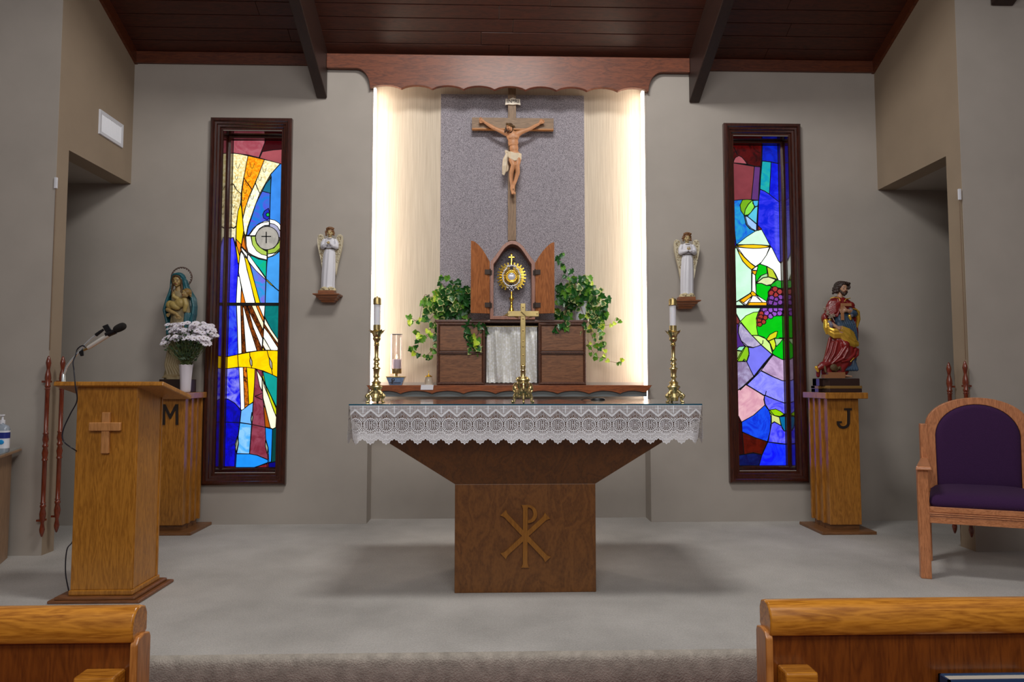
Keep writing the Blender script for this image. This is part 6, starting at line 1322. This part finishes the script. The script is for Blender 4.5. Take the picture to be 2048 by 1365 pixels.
# opening for the face: the head stands forward of the veil
face(s, t, (294, 222, 26), 60, OLF, tilt=-4, down=.4, neck=([(296, 262, 8), (300, 320, 2)], [26, 34]), brow=C(60, 44, 28), vx=s.k*2.4)
hm = MB()
for sg, u0 in ((-1, 246), (1, 342)): [s.cap(hm, [(294+sg*4, 170+o_, 66-o_), (294+sg*30, 180+o_, 58-o_), (294+sg*44, 212, 44-o_), (294+sg*43, 255, 30-o_), (294+sg*50, 295, 26), (294+sg*44, 335, 30), (294+sg*52, 365, 30)], [7, 9, 9, 9, 11, 10, 6], 8) for o_ in (0, 12)]
hm.build('hair', plain('brown painted hair', C(92, 66, 38, 0.90), .5), t, remesh=s.k*3, sm_it=1)
bb = MB()
s.ell(bb, (352, 450, 74), (66, 42, 52), 30); s.ell(bb, (300, 480, 78), (64, 36, 40), -30); s.ell(bb, (250, 470, 66), (44, 34, 46), 0)
s.cap(bb, [(398, 420, 84), (416, 470, 90), (402, 528, 84)], [26, 24, 20]); s.cap(bb, [(330, 410, 84), (292, 388, 92), (290, 360, 92)], [20, 18, 14])
bb.build('child_body', plain('yellowed cream child gown', C(172, 150, 88, 0.96), .45, var=.08), t, remesh=s.k*3.4, sm_it=2)
face(s, t, (408, 358, 96), 42, OLF, tilt=20, turn=-.2, neck=([(394, 388, 86), (386, 402, 80)], [16, 20]), brow=C(80, 60, 34), vx=s.k*2.4)
ch_ = [('e', (420, 344, 82), (46, 42, 42)), ('c', [(390+i*9, 318+4*abs(i-3), 100-4*i) for i in range(8)]), ('c', [(455, 335+i*12, 84) for i in range(5)])]
curls(s, t, plain('golden brown child hair', C(136, 106, 52, 0.90), .5, var=.2, bscale=80), ch_, s.k*2.8, rad=10, name='child_hair')
hd = MB(); hand(s, hd, (330, 565, 104), (.55, .7, .1), (.8, -.5, 0), 62, .2); s.cap(hd, [(228, 520, 72), (280, 545, 98), (334, 568, 104)], [22, 20, 16]); hand(s, hd, (262, 556, 88), (-.5, .6, .1), (.8, .4, 0), 44, .2)
hand(s, hd, (290, 368, 96), (.3, -.8, .2), (1, 0, 0), 34, .3)
hd.build('hands', OLF, t, remesh=s.k*2.2, sm_it=1)
hl = MB(); hc = (303, 172)
hl.tube([s.p(hc[0]+106*math.cos(a), hc[1]+104*math.sin(a), -48) for a in np.linspace(0, 2*PI, 41)], s.k*5.5, 6)
for i in range(24): a = 2*PI*i/24; s.ell(hl, (hc[0]+100*math.cos(a), hc[1]+98*math.sin(a), -44), (9, 6, 9), n=8)
hl.build('halo', plain('dull bronze halo', C(104, 84, 76, 0.90), .45, .5), t, fix=False, smooth=3)
a = s.p(168, 1292, 84); b_ = s.p(466, 1222, -84); MB().box((a.x, a.y, .9885), (b_.x, b_.y, b_.z)).build('plinth', plain('dark walnut plinth', C(44, 28, 22, 0.96), .4), t, bevel=.003)
# ---- bearded carpenter saint (crop 1620,550 scale 5.685)
s = Sc(1620, 550, 5.685, 4.93)
t = thing('bearded_saint_statue', 'bearded red and blue robed statue with a gold drape holding a wooden square', 'statue')
RED = plain('crimson painted robe', C(112, 20, 20, 1.22), .34, var=.15, bscale=12, coat=.3); BLU = plain('slate blue painted tunic', C(58, 80, 104, 0.96), .42, var=.15, bscale=12); GLD = plain('gilded drape', C(226, 182, 70, 1.1), .26, .6); FLJ = plain('painted face flesh', C(182, 140, 112, 0.90), .42)
mb = MB()   # red lower robe, bent knee forward
s.robe(mb, interp_rows([(1150, 235, 0, 120, 66, .06, 6, 0), (1090, 250, 4, 150, 72, .08, 6, .5), (980, 285, 8, 170, 80, .09, 6, 1), (860, 325, 8, 165, 82, .08, 6, 1.4), (760, 335, 6, 140, 74, .06, 6, 1.8), (640, 335, 0, 120, 64, .04, 6, 2)], 4))
for L_ in ([(300, 730, 70), (340, 800, 100), (260, 920, 96), (180, 1000, 82)], [(360, 750, 80), (350, 850, 104), (300, 940, 98), (220, 980, 90)], [(470, 830, 50), (430, 900, 76), (360, 960, 88), (290, 975, 92)], [(500, 840, 30), (480, 900, 56), (420, 950, 76)], [(210, 760, 60), (170, 880, 66), (120, 980, 62), (60, 1030, 50)], [(250, 760, 70), (210, 880, 82), (150, 990, 76)], [(180, 720, 50), (150, 830, 54), (110, 960, 52)]):
    s.cap(mb, L_, [17]*(len(L_)-1)+[11], 10)
s.ell(mb, (338, 790, 84), (46, 34, 50)); s.cap(mb, [(180, 980, 40), (90, 1020, 44), (45, 1050, 40)], [50, 42, 30]); s.cap(mb, [(60, 1060, 10), (56, 1130, 10)], [26, 20])
mb.build('lower_robe', RED, t, remesh=s.k*5, sm_it=2)
mb = MB()   # blue tunic
s.robe(mb, interp_rows([(830, 380, 0, 110, 60, .04, 7, 0), (700, 378, 8, 104, 62, .06, 7, 0), (560, 364, 14, 100, 62, .05, 7, .5), (470, 346, 16, 88, 56, .03, 5, 1), (400, 335, 6, 70, 40, .0, 5, 1), (300, 325, 4, 56, 40, .0, 5, 1), (268, 325, 0, 42, 34, 0, 5, 1)], 4))
for i in range(6): s.cap(mb, [(300+i*26, 470+6*i, 66), (330+i*26, 560, 76-i*2), (380+i*20, 650, 74-i*3), (430+i*12, 740, 58)], [6, 9, 8, 5])
s.cap(mb, [(470, 440, 24), (452, 438, 52), (420, 430, 70)], [42, 38, 30])
for i in range(5): s.cap(mb, [(300+i*40, 1040, 40), (350+i*30, 1060, 52), (440, 1030-i*20, 40)], [22, 22, 20], 8)
s.ell(mb, (440, 1010, 10), (56, 44, 66)); s.ell(mb, (470, 930, 0), (30, 34, 60))
mb.build('tunic', BLU, t, remesh=s.k*5, sm_it=3)
mb = MB()   # red cloak over the shoulders and down both sides
s.robe(mb, interp_rows([(470, 300, -6, 160, 52, .03, 5, 0), (400, 315, -4, 158, 54, .03, 5, .5), (340, 322, 0, 146, 54, .02, 4, 1), (300, 324, 2, 128, 50, .0, 4, 1), (275, 325, 2, 100, 42, 0, 4, 1), (258, 325, 0, 64, 36, 0, 4, 1), (248, 325, 0, 40, 30, 0, 4, 1)], 5))
for i in range(4): s.cap(mb, [(298, 318+i*17, 60), (250, 360+i*20, 64), (185, 400+i*22, 46)], [13, 15, 13], 8)
s.cap(mb, [(296, 268, 44), (300, 320, 60), (290, 400, 66), (262, 470, 62)], [10, 12, 14, 12]); s.cap(mb, [(362, 300, 50), (400, 330, 56), (450, 372, 50), (500, 400, 34)], [10, 13, 14, 12])
s.ell(mb, (236, 440, 24), (52, 44, 44)); s.ell(mb, (150, 490, 0), (34, 44, 60)); s.ell(mb, (440, 350, 14), (50, 44, 50))
s.ell(mb, (325, 480, -40), (165, 34, 250)); s.ell(mb, (440, 640, -34), (100, 36, 180)); s.ell(mb, (470, 440, -14), (68, 40, 66)); s.ell(mb, (510, 460, -20), (44, 36, 80)); s.ell(mb, (505, 640, -20), (34, 34, 150))
mb.build('cloak', RED, t, remesh=s.k*5, sm_it=3)
mb = MB()   # gold lining swept across the lap
for i in range(7):
    s.cap(mb, [(300+i*6, 590+i*14, 84), (380+i*5, 620+i*22, 86-i*2), (440+i*9, 655+i*22, 70-i*2)], [13, 14, 9], 8)
for i in range(6): s.cap(mb, [(150+i*4, 585+i*16, 46), (215, 620+i*17, 74+6*math.sin(i*2.4)), (290, 625+i*16, 84+7*math.sin(i*2.1+1)), (365, 680+i*20, 84+7*math.sin(i*1.9)), (440, 735+i*14, 70+6*math.sin(i*2+1)), (495, 762+i*7, 56)], [10, 15, 15, 16, 15, 8], 8)
s.cap(mb, [(150, 520, 30), (145, 600, 36), (150, 665, 40)], [26, 26, 10]); s.cap(mb, [(190, 510, 44), (170, 560, 54), (180, 650, 60)], [16, 14, 8])
mb.build('gold_drape', GLD, t, remesh=s.k*4, sm_it=5); mb = MB()
s.cap(mb, [(440, 385, 54), (490, 395, 54), (520, 440, 40), (540, 520, 10)], [8, 9, 9, 7], 8); s.cap(mb, [(520, 420, 10), (530, 500, 6), (512, 600, 0)], [26, 24, 10])
mb.build('gold_sleeve_lining', GLD, t, remesh=s.k*4, sm_it=3)
for nm, pp, rr_2 in (('gold_hem', [(425, 935, 84), (385, 975, 92)], 6), ('gold_collar', [(206, 270, 34), (245, 256, 46), (296, 270, 56), (302, 300, 62)], 5), ('gold_collar', [(352, 306, 62), (372, 278, 54), (430, 266, 38)], 5), ('gold_hem', [(20, 1040, 50), (36, 1080, 52)], [20, 14]), ('gold_tassel', [(395, 470, 76), (405, 505, 78)], [18, 12])):
    mb = MB(); s.cap(mb, pp, rr_2); mb.build(nm, GLD, t, remesh=s.k*2.5, sm_it=2)
_, qj = face(s, t, (358, 158, 22), 62, FLJ, tilt=4, turn=.10, down=.5, neck=([(340, 195, 6), (325, 275, 4)], [28, 36]), brow=C(52, 34, 26), vx=s.k*2.4)
hl = [('e', (345, 128, -6), (74, 66, 62)), ('e', (300, 160, -6), (34, 44, 52)), ('c', [(272+i*6, 190+4*(i % 2), 6) for i in range(6)]), ('c', [(300+i*13, 82+3*abs(i-4), 20) for i in range(9)]), ('c', [(306+i*13, 104-6*math.sin(i), 50-abs(i-4)*5) for i in range(9)]), ('c', [(430, 100+i*14, 20) for i in range(5)]), ('c', [(262+6*(i % 2), 150+i*14, -4) for i in range(5)]), ('c', [(300, 120+i*16, 26) for i in range(5)])]
curls(s, t, plain('dark brown painted hair', C(50, 34, 28, 0.96), .5, var=.2, bscale=60), hl, s.k*3, rad=15, jit=5)
bdm = MB()
for du, dv, dd, r_ in [(0, .95, .50, .30), (-.26, .82, .46, .27), (.26, .82, .46, .27), (-.48, .60, .34, .24), (.48, .60, .34, .24), (0, 1.14, .48, .22), (-.62, .34, .2, .2), (.60, .34, .2, .18), (-.12, .37, .86, .08), (.12, .37, .86, .08), (-.28, .46, .74, .08), (.28, .46, .74, .08)]: s.ell(bdm, qj(du, dv, dd), (62*r_,)*3, n=8)
bdm.build('beard', plain('dark brown painted beard', C(58, 40, 32, 0.96), .5), t, remesh=s.k*2.6, sm_it=1)
hd = MB(); s.cap(hd, [(408, 420, 72), (376, 414, 88)], [26, 20]); hand(s, hd, (372, 412, 88), (-1, -.05, .1), (0, 1, 0), 88, .25)
s.cap(hd, [(205, 560, 62), (240, 590, 84)], [22, 18]); hand(s, hd, (240, 590, 84), (.8, .7, .1), (-.6, .7, 0), 86, .1, .05)
hd.build('hands', FLJ, t, remesh=s.k*2.4, sm_it=1)
cf = MB(); s.cap(cf, [(415, 395, 62), (420, 430, 66), (420, 465, 62)], [24, 30, 24]); s.cap(cf, [(180, 535, 50), (195, 570, 62), (190, 600, 56)], [22, 26, 18])
cf.build('cuffs', plain('grey lilac cuffs', C(122, 118, 134, 0.90), .5), t, remesh=s.k*3.4, sm_it=2)
a, b_ = s.p(290, 378, 100), s.p(410, 332, 88)
sq = MB().box((a.x, a.y, s.p(0, 362, 0).z), (b_.x, b_.y, s.p(0, 330, 0).z)).box((s.p(288, 0, 0).x, a.y+.001, s.p(0, 518, 0).z), (s.p(330, 0, 0).x-.004, b_.y-.001, s.p(0, 361, 0).z))
sq.build('carpenters_square', plain('pale wooden square', C(168, 116, 76, 0.90), .5), t, bevel=.001)
li = MB(); li.tube(spline([s.p(225, 540, 84), s.p(190, 470, 84), s.p(150, 430, 80), s.p(118, 385, 76)], 5), s.k*4, 6)
for u, v in ((110, 395), (148, 425), (185, 470), (212, 470), (140, 450), (165, 490)):
    for i in range(5): a = 2*PI*i/5+u; s.cap(li, [(u, v, 84), (u+20*math.cos(a), v+20*math.sin(a)-6, 94)], [6, 3], 6)
for u, v in ((100, 385), (130, 380), (118, 372)): s.cap(li, [(118, 400, 80), (u, v, 84)], [7, 3], 6)
li.build('lily_stem', plain('pale lily blossoms', C(176, 160, 142, 0.90), .5), t, fix=False, smooth=3)
tb = MB(); tb.box(tuple(s.p(128, 1150, 110)), tuple(s.p(312, 1092, 40))); tb.box(tuple(s.p(80, 1158, 112)), tuple(s.p(308, 1118, 36)))
tb.build('wooden_block', plain('pale cut wood block', C(150, 102, 66, 0.90), .5), t, bevel=.001)
bk = MB(); s.ell(bk, (188, 1040, 104), (42, 22, 40)); s.cap(bk, [(210, 1070, 96), (260, 1040, 90), (270, 1060, 88)], [18, 16, 12]); s.cap(bk, [(100, 1010, 70), (105, 1090, 90)], [14, 12])
bk.build('tool_basket', plain('brown basket of tools', C(92, 70, 40, 0.90), .5, bump=.5, bscale=150), t, remesh=s.k*3, sm_it=1)
ft = MB()
for i in range(5): s.cap(ft, [(330+i*4, 1128+i*4, 60-i*5), (400-i*10, 1138-i*2+i*4, 76-i*6)], [11, 8], 8)
ft.build('foot', FLJ, t, remesh=s.k*3, sm_it=1)
DKW = plain('dark walnut statue base', C(48, 28, 24, 0.96), .35, coat=.3)
def octo(u0, u1, v, d0, d1, c_=.22):
    w_ = (u1-u0)*c_
    return [s.p(u0, v, d1-w_*0.0-30), s.p(u0, v, d0), s.p(u0+.0, v, d0+(d1-d0)*.45), s.p(u0+w_, v, d1), s.p(u1-w_*.3, v, d1), s.p(u1, v, d0+(d1-d0)*.7), s.p(u1, v, d0), s.p(u1-w_, v, d0-20)]
def ringset(rows): return MB().rings([octo(*r) for r in rows])
zb_ = (s.o.z-.9885)/s.k
ringset([(24, 524, zb_, -90, 110), (24, 524, 1272, -90, 110)]).build('lower_plinth', DKW, t, bevel=.002)
ringset([(22, 526, 1271, -92, 112), (22, 526, 1240, -92, 112)]).build('gilt_band', plain('gilt plinth band', C(150, 116, 62, 0.90), .4, .3), t, bevel=.002)
ringset([(38, 502, 1241, -84, 104), (38, 502, 1164, -84, 104), (44, 496, 1160, -80, 100)]).build('upper_plinth', DKW, t, bevel=.002)
# ------------------------------------------------------------------ ivy plants
def ivy_leaf_mesh(name, mat, seed, w_=1.):
    r_ = random.Random(seed)
    out = [(0, 0), (.20, -.12), (.42, -.08), (.54, .10), (.43, .26), (.52, .46), (.37, .52), (.26, .66), (0, .98), (-.26, .66), (-.37, .52), (-.52, .46), (-.43, .26), (-.54, .10), (-.42, -.08), (-.20, -.12)]
    out = [(x*w_*r_.uniform(.88, 1.12), z*r_.uniform(.93, 1.07)) for x, z in out]
    inn = [(x*.55, .12+(z-.12)*.6) for x, z in out]
    mb = MB(); f = lambda x, z, e: (x, -.10*abs(x)*1.2+e+.10*z*z, z)
    mb.v = [f(x, z, -.04) for x, z in out]+[f(x, z, .02) for x, z in inn]+[(0, .035, .34)]
    n = len(out)
    for i in range(n):
        k = (i+1) % n; mb.f.append((i, k, n+k, n+i))
    for i in range(n):
        k = (i+1) % n; mb.f.append((n+i, n+k, 2*n))
    me = mb.mesh(name); me.materials.append(mat); me.shade_smooth(); return me
def leafmat(name, c1, c2, edge=None):
    m, N, L, b = newmat(name); setp(b, Roughness=.38, Coat_Weight=.15)
    v = texco(N, L); n = noisen(N, L, v, 2.2, 2); c = ramp(N, L, n, [(.35, c1), (.65, c2)])
    if edge:
        g = N.new('ShaderNodeVectorMath'); g.operation = 'DISTANCE'; L.new(v, g.inputs[0]); g.inputs[1].default_value = (0, 0, .34)
        a = N.new('ShaderNodeMath'); a.operation = 'MULTIPLY_ADD'; L.new(n, a.inputs[0]); a.inputs[1].default_value = .5; L.new(g.outputs['Value'], a.inputs[2])
        mx = N.new('ShaderNodeMixRGB'); L.new(ramp(N, L, a.outputs[0], [(.60, (0, 0, 0, 1)), (.68, (1, 1, 1, 1))]), mx.inputs[0]); L.new(c, mx.inputs[1]); mx.inputs[2].default_value = edge; c = mx.outputs[0]
    L.new(c, b.inputs['Base Color'])
    t = N.new('ShaderNodeBsdfTranslucent'); L.new(c, t.inputs[0]); mx = N.new('ShaderNodeMixShader'); mx.inputs[0].default_value = .28
    L.new(b.outputs[0], mx.inputs[1]); L.new(t.outputs[0], mx.inputs[2]); L.new(mx.outputs[0], N['Material Output'].inputs[0]); return m
LG = [leafmat('deep green ivy', C(24, 70, 30, 1.3), C(44, 102, 40, 1.3)), leafmat('variegated ivy', C(40, 92, 40, 1.35), C(70, 122, 56, 1.35), C(186, 192, 128, 1.3)), leafmat('bright green ivy', C(74, 130, 40, 1.35), C(108, 158, 52, 1.35)), leafmat('yellow green ivy tinted as backlit', C(150, 180, 50, 1.7), C(186, 204, 70, 1.7))]  # the yellow green tone paints light shining through the leaves into their colour
LM = [[ivy_leaf_mesh('leaf', LG[i], i*3+j, .95 if j else 1.1) for j in range(2)] for i in range(4)]
STEM = plain('brown red ivy stem', C(96, 66, 50, 1.4), .6)
def ivy(root, vines, mounds, Y0, seed, pot):
    r_ = random.Random(seed); st_ = MB(); n_l = 0
    pxm = P(1000, 600, Y0).x; pxm = (P(1100, 600, Y0).x-pxm)/100
    def put(p, size, mi, rot=None, tilt=None):
        nonlocal n_l
        a = r_.uniform(-1.0, 1.0)+PI if rot is None else rot   # tips mostly hang down
        T = Matrix.Translation(p) @ Matrix.Rotation(r_.uniform(-.7, .7), 4, 'Z') @ Matrix.Rotation(r_.uniform(-.5, .6) if tilt is None else tilt, 4, 'X') @ Matrix.Rotation(a, 4, 'Y') @ Matrix.Diagonal((size, size, size, 1))
        inst(r_.choice(LM[mi]), 'leaf', root, T); n_l += 1
    for (cx_, cy_, rx, ry_, n_, dep, sz, wts) in mounds:
        for i in range(n_):
            a = r_.uniform(0, 2*PI); q_ = math.sqrt(r_.random()); u = cx_+rx*q_*math.cos(a); v = cy_+ry_*q_*math.sin(a)
            y = Y0-dep*math.sqrt(max(0, 1-q_*q_))*r_.uniform(.55, 1.15)+.02
            put(P(u, v, y), pxm*sz*r_.uniform(.75, 1.25), r_.choices(range(4), wts)[0])
            if i % 5 == 0: st_.tube([P(cx_, cy_+ry_*.4, Y0), P((u+cx_)/2, min(v, cy_)-3, y), P(u, v, y+.004)], .0013, 5)
    for (pts, n_, sz, wts, dep) in vines:
        p3 = [P(x, y, Y0-dep*(.4+.6*math.sin(PI*i/max(1, len(pts)-1)))) for i, (x, y) in enumerate(pts)]
        sp = spline(p3, 8); st_.tube(sp, [.0021-.0010*i/len(sp) for i in range(len(sp))], 5)
        for i in range(n_):
            k = min(len(sp)-1, int((i+.6)/n_*len(sp))); p = sp[k]; off = Vector((r_.uniform(-1, 1), -abs(r_.uniform(.3, 1)), r_.uniform(-.9, .9)))*pxm*sz*.42
            st_.tube([p, p+off], .0009, 4); put(p+off, pxm*sz*r_.uniform(.75, 1.15), r_.choices(range(4), wts)[0])
        put(sp[-1], pxm*sz*.8, 2)
    s_ = st_.build('stems', STEM, root, fix=False); stuff(s_)
    (x0, x1, y0) = pot; a = P(x0, y0, 5.29); b_ = P(x1, y0, 5.29); cx_ = (a.x+b_.x)/2; rr0 = (b_.x-a.x)/2
    MB().lathe([(rr0*.72, kz1+.001), (rr0*.95, a.z-.012), (rr0*1.04, a.z-.012), (rr0*1.04, a.z), (rr0*.9, a.z), (rr0*.85, a.z-.02), (.001, a.z-.02)], (cx_, 5.29, 0), 24).build('pot', 'white', root, smooth=.6)
W0, W1, W2, W3 = (6, 1.6, 2, 0), (4, 3, 2.5, .3), (2, 1, 4, 1), (0, .7, 3, 4)
r1 = thing('ivy_plant', 'trailing potted ivy on the cabinet, on the candle-lamp side', 'plant')
ivy(r1, [([(868, 610), (850, 590), (838, 640), (824, 637), (815, 632)], 5, 12, W3, .05), ([(872, 625), (858, 640), (838, 640), (820, 645)], 4, 11, W3, .05),
    ([(880, 620), (866, 650), (852, 672), (836, 668), (828, 662)], 5, 13, W3, .06), ([(884, 640), (868, 665), (850, 676), (830, 690), (822, 694)], 9, 10, W2, .06),
    ([(880, 640), (872, 680), (860, 705), (845, 713), (832, 705), (822, 698)], 10, 10, W2, .05), ([(885, 650), (874, 690), (862, 712)], 7, 11, W1, .06),
    ([(905, 630), (930, 640), (935, 660), (938, 680), (942, 700), (948, 718)], 14, 14, W0, .10), ([(925, 630), (950, 645), (962, 655), (972, 664)], 10, 14, W0, .10), ([(950, 650), (955, 675), (950, 695), (955, 712)], 10, 13, W2, .11), ([(940, 640), (930, 665), (958, 690), (964, 722)], 10, 12, W0, .11),
    ([(895, 580), (880, 560), (895, 552)], 6, 12, W2, .05)],
    [(905, 605, 38, 30, 62, .12, 15, W0), (880, 625, 28, 36, 34, .10, 15, W1), (925, 590, 26, 24, 24, .10, 14, W0), (868, 600, 18, 26, 20, .07, 14, W2), (900, 575, 28, 16, 16, .06, 13, W1), (876, 660, 14, 24, 12, .06, 12, W1)], 5.27, 11, (897, 930, 622))
r2 = thing('ivy_plant', 'trailing potted ivy on the cabinet, with one shoot climbing upwards', 'plant')
ivy(r2, [([(1150, 590), (1135, 565), (1128, 545), (1120, 525), (1124, 508)], 11, 11, W1, .06), ([(1135, 600), (1150, 560), (1140, 540)], 8, 12, W1, .06),
    ([(1175, 590), (1195, 595), (1207, 620), (1212, 632)], 12, 13, W1, .09), ([(1180, 590), (1186, 640), (1200, 660), (1205, 690)], 12, 11, W1, .07), ([(1175, 600), (1180, 650), (1190, 690), (1208, 688), (1206, 712)], 10, 10, W3, .06),
    ([(1185, 650), (1205, 652), (1225, 648), (1232, 636), (1243, 642)], 6, 9, W3, .05), ([(1175, 680), (1190, 710), (1215, 722), (1240, 726), (1243, 718)], 7, 8, W3, .05), ([(1178, 660), (1195, 700), (1182, 712), (1175, 690)], 5, 9, W2, .05),
    ([(1135, 610), (1125, 640), (1112, 655), (1110, 664)], 9, 14, W0, .10), ([(1140, 620), (1132, 650), (1118, 672)], 8, 13, W2, .10), ([(1160, 610), (1170, 640), (1166, 660), (1160, 662)], 8, 11, W1, .1)],
    [(1150, 585, 40, 28, 56, .12, 14, W0), (1190, 600, 26, 34, 40, .10, 13, W1), (1125, 600, 18, 34, 28, .10, 14, W0), (1195, 640, 18, 26, 22, .08, 12, W1), (1160, 565, 30, 18, 22, .07, 13, W1), (1128, 645, 14, 18, 12, .08, 13, W2)], 5.27, 23, (1146, 1182, 604))
# ------------------------------------------------------------------ vase of daisies
va = thing('vase', 'white porcelain vase of flowers on the letter M pedestal', 'vase')
YV = 4.93; vx_ = P(371, 776, YV).x; k_ = (P(471, 700, YV).x-P(371, 700, YV).x)/100; zv = .9885; ht = P(371, 730, YV).z-zv
prv = [(8, 0), (9.5, .02), (10, .1), (10.8, .5), (13, .97), (13.6, 1), (12.6, 1), (10, .55), (8, .08), (.1, .08)]
R = []
for r, f in prv: R.append([Vector((vx_+r*k_*(1+(.03*math.cos(10*a) if f > .9 else .012*math.cos(10*a)))*math.cos(a), YV+r*k_*(1+(.03*math.cos(10*a) if f > .9 else 0))*math.sin(a), zv+ht*f+(.002*math.cos(10*a) if f >= .97 else 0))) for a in [2*PI*i/40 for i in range(40)]])
MB().rings(R).build('vase_body', 'porcelain', va, smooth=1.)
bq = thing('daisy_bouquet', 'bunch of white daisies with dark leaves in the porcelain vase', 'flowers')
def daisy_mesh(seed):
    r_ = random.Random(seed); mb = MB(); npt = 13
    for lay in range(2):
        for i in range(npt):
            a = 2*PI*(i+.5*lay)/npt+r_.uniform(-.08, .08); L_ = (1. if lay == 0 else .78)*r_.uniform(.88, 1.08); dx, dy = math.cos(a), math.sin(a); nx_, ny_ = -dy, dx; w_ = .17
            z = .03+lay*.07; b_ = [(.16, .5, 0), (.62, 1, .10), (.9, .8, .08), (1.0, .25, .02)]
            q = []
            for f, ww, zz_ in b_: q += [(dx*f*L_+nx_*w_*ww, dy*f*L_+ny_*w_*ww, z+zz_+lay*.06*f), (dx*f*L_-nx_*w_*ww, dy*f*L_-ny_*w_*ww, z+zz_+lay*.06*f)]
            mb.add(q, [(0, 1, 3, 2), (2, 3, 5, 4), (4, 5, 7, 6)])
    me = mb.mesh('petals'); me.materials.append(plain('white lilac daisy petal', C(244, 236, 246), .6, Subsurface_Weight=.1)); me.shade_smooth(); return me
cm = MB(); cm.ell((0, 0, .10), (.19, .19, .11), n=10); cme = cm.mesh('disc'); cme.materials.append(plain('olive daisy centre', C(96, 88, 50, 1.2), .8)); cme.shade_smooth()
DM = [daisy_mesh(i) for i in range(3)]; rd = random.Random(4)
stem = MB(); lv = MB(); GS = plain('dark green daisy foliage', C(34, 52, 30, 1.7), .6, var=.3, bscale=30); GSS = plain('olive daisy stem', C(72, 84, 46, 1.6), .6)
pos = []
for i in range(3000):
    if len(pos) >= 120: break
    u = rd.uniform(-46, 48); edge = abs(u+0)/54
    v = rd.uniform(-22, 14+6*edge)-2+10*edge**3*(1 if u > 0 else .6)
    d = rd.uniform(-.09, .09)
    if (u/54)**2+((v-0)/30)**2 > 1.05: continue
    y = YV+d*math.sqrt(max(.1, 1-edge**2)); x_, z_ = P(381+u, 672+v-(6*(1-edge**2) if v < 0 else 0)+2, YV).x, P(381, 672+v-(4*(1-edge**2)), YV).z
    p = Vector((x_, y, z_)); 
    if v > 6: p.y = YV-abs(d)-.02
    if all((p-q).length > .021 for q in pos): pos.append(p)
neck_ = Vector((vx_, YV, zv+ht))
for i, p in enumerate(pos):
    d = (p-neck_).normalized()+Vector((rd.uniform(-.3, .3), -.55, rd.uniform(-.1, .35))); q = d.to_track_quat('Z', 'Y').to_matrix().to_4x4(); s_ = k_*rd.uniform(6.4, 7.9)
    T = Matrix.Translation(p) @ q @ Matrix.Rotation(rd.uniform(0, 6), 4, 'Z') @ Matrix.Diagonal((s_, s_, s_, 1))
    o = inst(DM[i % 3], 'flower', bq, T); c_ = bpy.data.objects.new('disc', cme); COL.objects.link(c_); c_.parent = o
    a = neck_+Vector((rd.uniform(-1, 1)*9*k_, rd.uniform(-1, 1)*8*k_, -.03)); m_ = (a+p)/2+Vector((rd.uniform(-.01, .01), 0, -.01))
    stem.tube(spline([a, a+Vector((0, 0, .04)), m_, p-d.normalized()*.003], 4), .0017, 5)
for i in range(240):
    p = rd.choice(pos); a = neck_; t_ = rd.uniform(.25, .92); c_ = a+(p-a)*t_+Vector((rd.uniform(-.03, .03), rd.uniform(-.05, .01), rd.uniform(-.02, .02)))
    d = Vector((rd.uniform(-1, 1), rd.uniform(-.6, .2), rd.uniform(-.6, .8))).normalized(); L_ = rd.uniform(.018, .036); n_ = d.cross(Vector((rd.uniform(-1, 1), 1, rd.uniform(-1, 1)))).normalized()*L_*.28
    lv.add([c_, c_+d*L_*.3+n_, c_+d*L_*.6+n_*.6, c_+d*L_, c_+d*L_*.6-n_*.6, c_+d*L_*.3-n_], [(0, 1, 2, 3, 4, 5)])
stuff(stem.build('flower_stems', GSS, bq, fix=False, smooth=3)); stuff(lv.build('foliage', GS, bq, fix=False))
# ------------------------------------------------------------------ bake modifiers, move roots to their bases
bpy.context.view_layer.update(); dg = bpy.context.evaluated_depsgraph_get(); new = []
for o in ALLMOD:
    if not o.modifiers: continue
    me = bpy.data.meshes.new_from_object(o.evaluated_get(dg), preserve_all_data_layers=True, depsgraph=dg); new.append((o, me))
for o, me in new:
    old = o.data; sm = any(m_.type == 'REMESH' for m_ in o.modifiers); o.modifiers.clear(); me.name = old.name; o.data = me
    if sm:
        me.shade_smooth()
bpy.context.view_layer.update()
def world_box(o, lo, hi):
    for c in [o]+list(o.children_recursive):
        if c.type != 'MESH': continue
        for k in c.bound_box:
            w_ = c.matrix_world @ Vector(k)
            for i in range(3): lo[i] = min(lo[i], w_[i]); hi[i] = max(hi[i], w_[i])
for r in ROOTS:
    lo = [1e9]*3; hi = [-1e9]*3; world_box(r, lo, hi)
    if lo[0] > 1e8: continue
    b_ = Vector(((lo[0]+hi[0])/2, (lo[1]+hi[1])/2, lo[2])); r.location = b_
    for c in r.children: c.location = Vector(c.location)-b_
